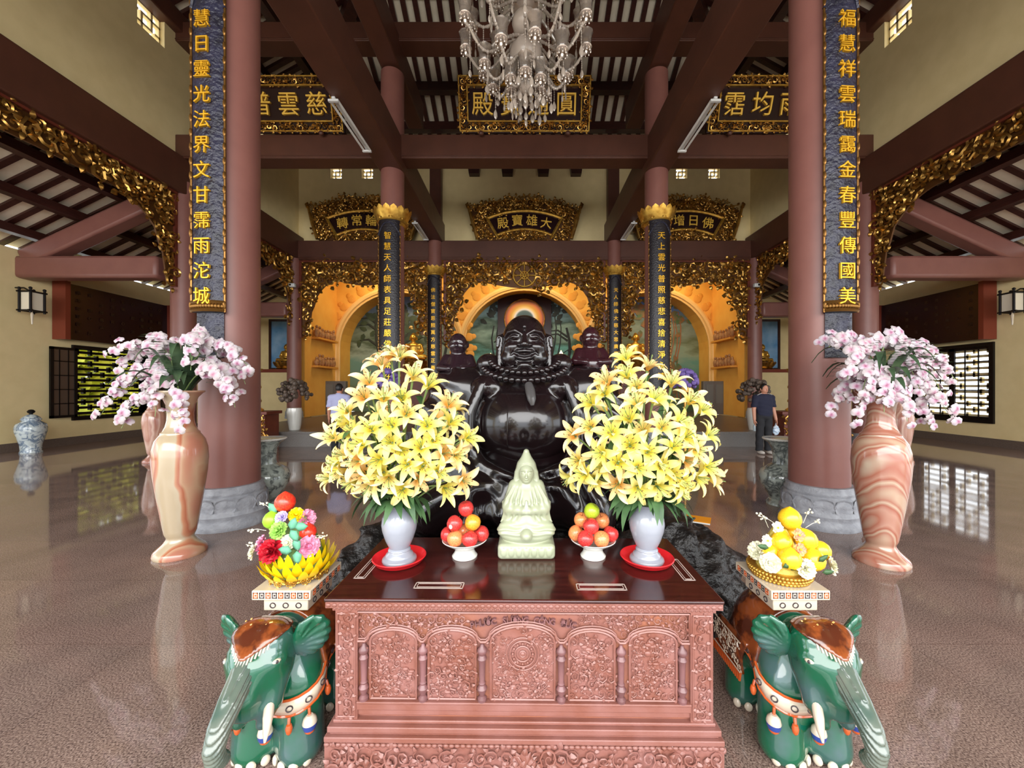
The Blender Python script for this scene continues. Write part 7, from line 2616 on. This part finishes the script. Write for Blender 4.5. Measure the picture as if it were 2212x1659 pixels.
for n, r, z0, z1, sag, r0, ph in ((6, 0.27, 0.5, 0.28, 0.1, 0.06, 0.5), (8, 0.66, 0.74, 0.52, 0.16, 0.1, 0.2), (11, 1.0, 1.05, 1.0, 0.32, 0.14, 0.13), (11, 1.02, 1.6, 1.62, 0.38, 0.2, 0.42), (9, 0.8, 2.2, 2.25, 0.34, 0.2, 0.1)):
    for k in range(n):
        arm(2 * PI * k / n + ph, r, z0, z1, sag, r0)
for k in range(16):
    a = 2 * PI * k / 16
    r = (0.1, 0.2, 0.12, 0.3)[k % 4]
    d = meshobj('pendant', PD_ME, ch, (r * math.cos(a), r * math.sin(a), 0.33 + 0.1 * (k % 3)))
    d.scale = (1.3, 1.3, 1.3)
MB().lathe([(0, 0.22), (0.05, 0.23), (0.11, 0.29), (0.13, 0.34), (0.12, 0.36), (0, 0.36)], 24).build('finial_bowl', M_GLOBE, ch)
MB().ell((0, 0, 0.21), 0.035, 12, 8).build('finial', M_SILVER, ch)
# ---------------------------------------------------------------- two visitors
def person(x, y, rz, label, shirt_m, collar, hands, back=False):
    """standing adult, local frame facing -y; one continuous body with clothes over it"""
    t = thing('person', label, 'person', (x, y, 0), rz)

    def limbs(Q, P):
        pass

    def body(P):
        Q = mirx(P)
        d = sd_ell(P, (0, 0, 1.2), (0.185, 0.125, 0.28))
        d = smin(d, sd_cap(Q, (0.08, 0.01, 1.36), (0.17, 0.01, 1.36), 0.085, 0.075), 0.06)
        d = smin(d, sd_ell(P, (0, 0, 0.95), (0.175, 0.125, 0.15)), 0.08)
        d = smin(d, sd_path(Q, [(0.09, 0, 0.92), (0.105, -0.01, 0.5), (0.11, 0.01, 0.09)], [0.098, 0.066, 0.046]), 0.04)
        d = smin(d, sd_ell(Q, (0.11, -0.05, 0.045), (0.045, 0.11, 0.04)), 0.02)
        d = smin(d, sd_path(Q, [(0.19, 0.01, 1.36), (0.245, 0.01, 1.08), (0.27, -0.05, 0.84)], [0.06, 0.046, 0.034]), 0.03)
        d = smin(d, sd_cap(P, (0, 0.01, 1.4), (0, -0.005, 1.5), 0.055, 0.052), 0.03)
        d = smin(d, sd_ell(P, (0, -0.01, 1.58), (0.076, 0.096, 0.112)), 0.015)
        d = smin(d, sd_ell(P, (0, -0.035, 1.53), (0.058, 0.066, 0.062)), 0.02)
        d = smin(d, sd_cap(P, (0, -0.1, 1.585), (0, -0.117, 1.553), 0.011, 0.017), 0.01)
        d = smin(d, sd_ell(Q, (0.078, 0.005, 1.57), (0.012, 0.022, 0.034)), 0.006)
        d = smax(d, -sd_ell(Q, (0.031, -0.104, 1.588), (0.018, 0.014, 0.01)), 0.01)
        d = smin(d, sd_ell(Q, (0.031, -0.092, 1.586), (0.013, 0.011, 0.008)), 0.003)
        d = smin(d, sd_path(Q, [(0, -0.1, 1.518), (0.022, -0.094, 1.52)], [0.009, 0.006]), 0.006)
        d = smax(d, -sd_cap(Q, (0, -0.112, 1.519), (0.022, -0.102, 1.521), 0.003), 0.003)
        # palms, five bent fingers, thumb
        d = smin(d, sd_ell(Q, (0.273, -0.058, 0.785), (0.02, 0.036, 0.046)), 0.012)
        for k, L in enumerate((0.062, 0.07, 0.066, 0.052)):
            yy = -0.086 + 0.0175 * k
            d = smin(d, sd_path(Q, [(0.274, yy, 0.752), (0.27, yy - 0.004, 0.752 - L * 0.55), (0.252, yy - 0.004, 0.752 - L)], [0.0088, 0.008, 0.0068]), 0.003)
        d = smin(d, sd_path(Q, [(0.266, -0.088, 0.8), (0.258, -0.112, 0.775), (0.252, -0.112, 0.745)], [0.011, 0.0095, 0.008]), 0.005)
        return d

    sculpt('body', body, (-0.34, -0.2, -0.02), (0.34, 0.18, 1.74), 0.0085, M_SKIN, t)

    def shirt(P):
        Q = mirx(P)
        d = sd_ell(P, (0, 0, 1.2), (0.2, 0.142, 0.3))
        d = smin(d, sd_cap(Q, (0.08, 0.01, 1.36), (0.18, 0.01, 1.36), 0.1, 0.085), 0.06)
        d = smin(d, sd_ell(P, (0, 0, 0.98), (0.2, 0.145, 0.14)), 0.08)
        d = smin(d, sd_cap(Q, (0.195, 0.01, 1.36), (0.242, 0.01, 1.12), 0.075, 0.07), 0.03)
        d = smax(d, 0.9 - P[..., 2], 0.01)
        d = smax(d, P[..., 2] - 1.455, 0.015)
        d = smax(d, 1.13 - P[..., 2] - 8 * np.clip(0.2 - Q[..., 0], 0, 1), 0.008)
        return d + 0.003 * np.sin(P[..., 2] * 60 + P[..., 0] * 14)

    so = sculpt('shirt', shirt, (-0.36, -0.2, 0.85), (0.36, 0.2, 1.5), 0.011, shirt_m, t)
    MB().tube([(0.062 * math.cos(a), 0.01 + 0.06 * math.sin(a), 1.45 + 0.012 * math.sin(a)) for a in [2 * PI * i / 20 for i in range(21)]], 0.014, 6).build('collar', shirt_m, so)
    if collar:
        pp = MB()
        for q in (-1, 1):
            pp.tube([(q * 0.075, -0.03, 1.47), (q * 0.15, -0.045, 1.445), (q * 0.225, -0.035, 1.41)], 0.004, 5)
        pp.build('shoulder_piping', M_CERAM, so)

    def trousers(P):
        Q = mirx(P)
        d = sd_ell(P, (0, 0, 0.94), (0.19, 0.138, 0.14))
        d = smin(d, sd_path(Q, [(0.092, 0, 0.9), (0.108, -0.005, 0.5), (0.112, 0.01, 0.1)], [0.108, 0.086, 0.078]), 0.025)
        d = smax(d, 0.075 - P[..., 2], 0.01)
        return d + 0.004 * np.sin(P[..., 2] * 34 + P[..., 0] * 22)
    sculpt('trousers', trousers, (-0.26, -0.2, 0.05), (0.26, 0.2, 1.08), 0.012, M_TROUS, t)
    for q in (-1, 1):
        MB().ell((q * 0.112, -0.055, 0.042), (0.054, 0.13, 0.044), 16, 10).build('shoe', M_SHOE, t)

    def hair(P):
        d = sd_ell(P, (0, 0.008, 1.6), (0.086, 0.1, 0.115))
        d = smax(d, -sd_ell(P, (0, -0.09, 1.555), (0.075, 0.062, 0.1)), 0.01)
        d = smax(d, 1.53 - P[..., 2], 0.015)
        return d + 0.002 * np.sin(P[..., 0] * 160 + P[..., 2] * 30)
    sculpt('hair', hair, (-0.11, -0.12, 1.5), (0.11, 0.13, 1.74), 0.008, M_HAIR, t)
    return t


c = W(1650, 981, 9.35)
pr = person(c.x, 9.35, 0.05, 'person in navy polo shirt and dark trousers standing with a plastic bag in hand', M_NAVYC, True, True)
c2 = W(733, 900, 9.4)
person(c2.x, 9.4, PI, 'person in lavender shirt seen from behind through the left lilies', M_LAV, False, False)
# what the standing visitor carries
bg_ = thing('plastic_bag', 'small pale blue plastic bag hanging from the hand of the person in navy', 'bag', (c.x + 0.262, 9.35 - 0.055, 0.7))


def bag_fn(P):
    d = sd_ell(P, (0, 0, -0.13), (0.085, 0.06, 0.11))
    d = smin(d, sd_cap(P, (0, 0, -0.08), (0, 0, 0.01), 0.045, 0.018), 0.04)
    return d + 0.006 * np.sin(P[..., 0] * 70 + 3 * np.sin(P[..., 2] * 40)) + 0.004 * np.sin(P[..., 2] * 60)


sculpt('pouch', bag_fn, (-0.13, -0.1, -0.27), (0.13, 0.1, 0.06), 0.008, mat('pale_blue_film', (170, 196, 222), 0.3, rgb2=(220, 228, 236), scale=14), bg_)
MB().tube([(-0.01, 0, 0.0), (-0.012, 0, 0.03), (0, 0, 0.052), (0.012, 0, 0.03), (0.01, 0, 0.0)], 0.006, 6).build('handle', MATS['pale_blue_film'], bg_)
wbt = thing('water_bottle', 'small clear water bottle in the other hand of the person in navy', 'bottle', (c.x - 0.265, 9.35 - 0.06, 0.56))
MB().lathe([(0, 0), (0.028, 0), (0.03, 0.01), (0.028, 0.05), (0.03, 0.1), (0.028, 0.13), (0.012, 0.16), (0.012, 0.17), (0, 0.17)], 18).build('bottle_body', mat('bottle_plastic', (200, 214, 220), 0.1, trans=0.5), wbt)
MB().lathe([(0.014, 0.165), (0.014, 0.185), (0, 0.186)], 14).build('cap', M_CERAM, wbt)
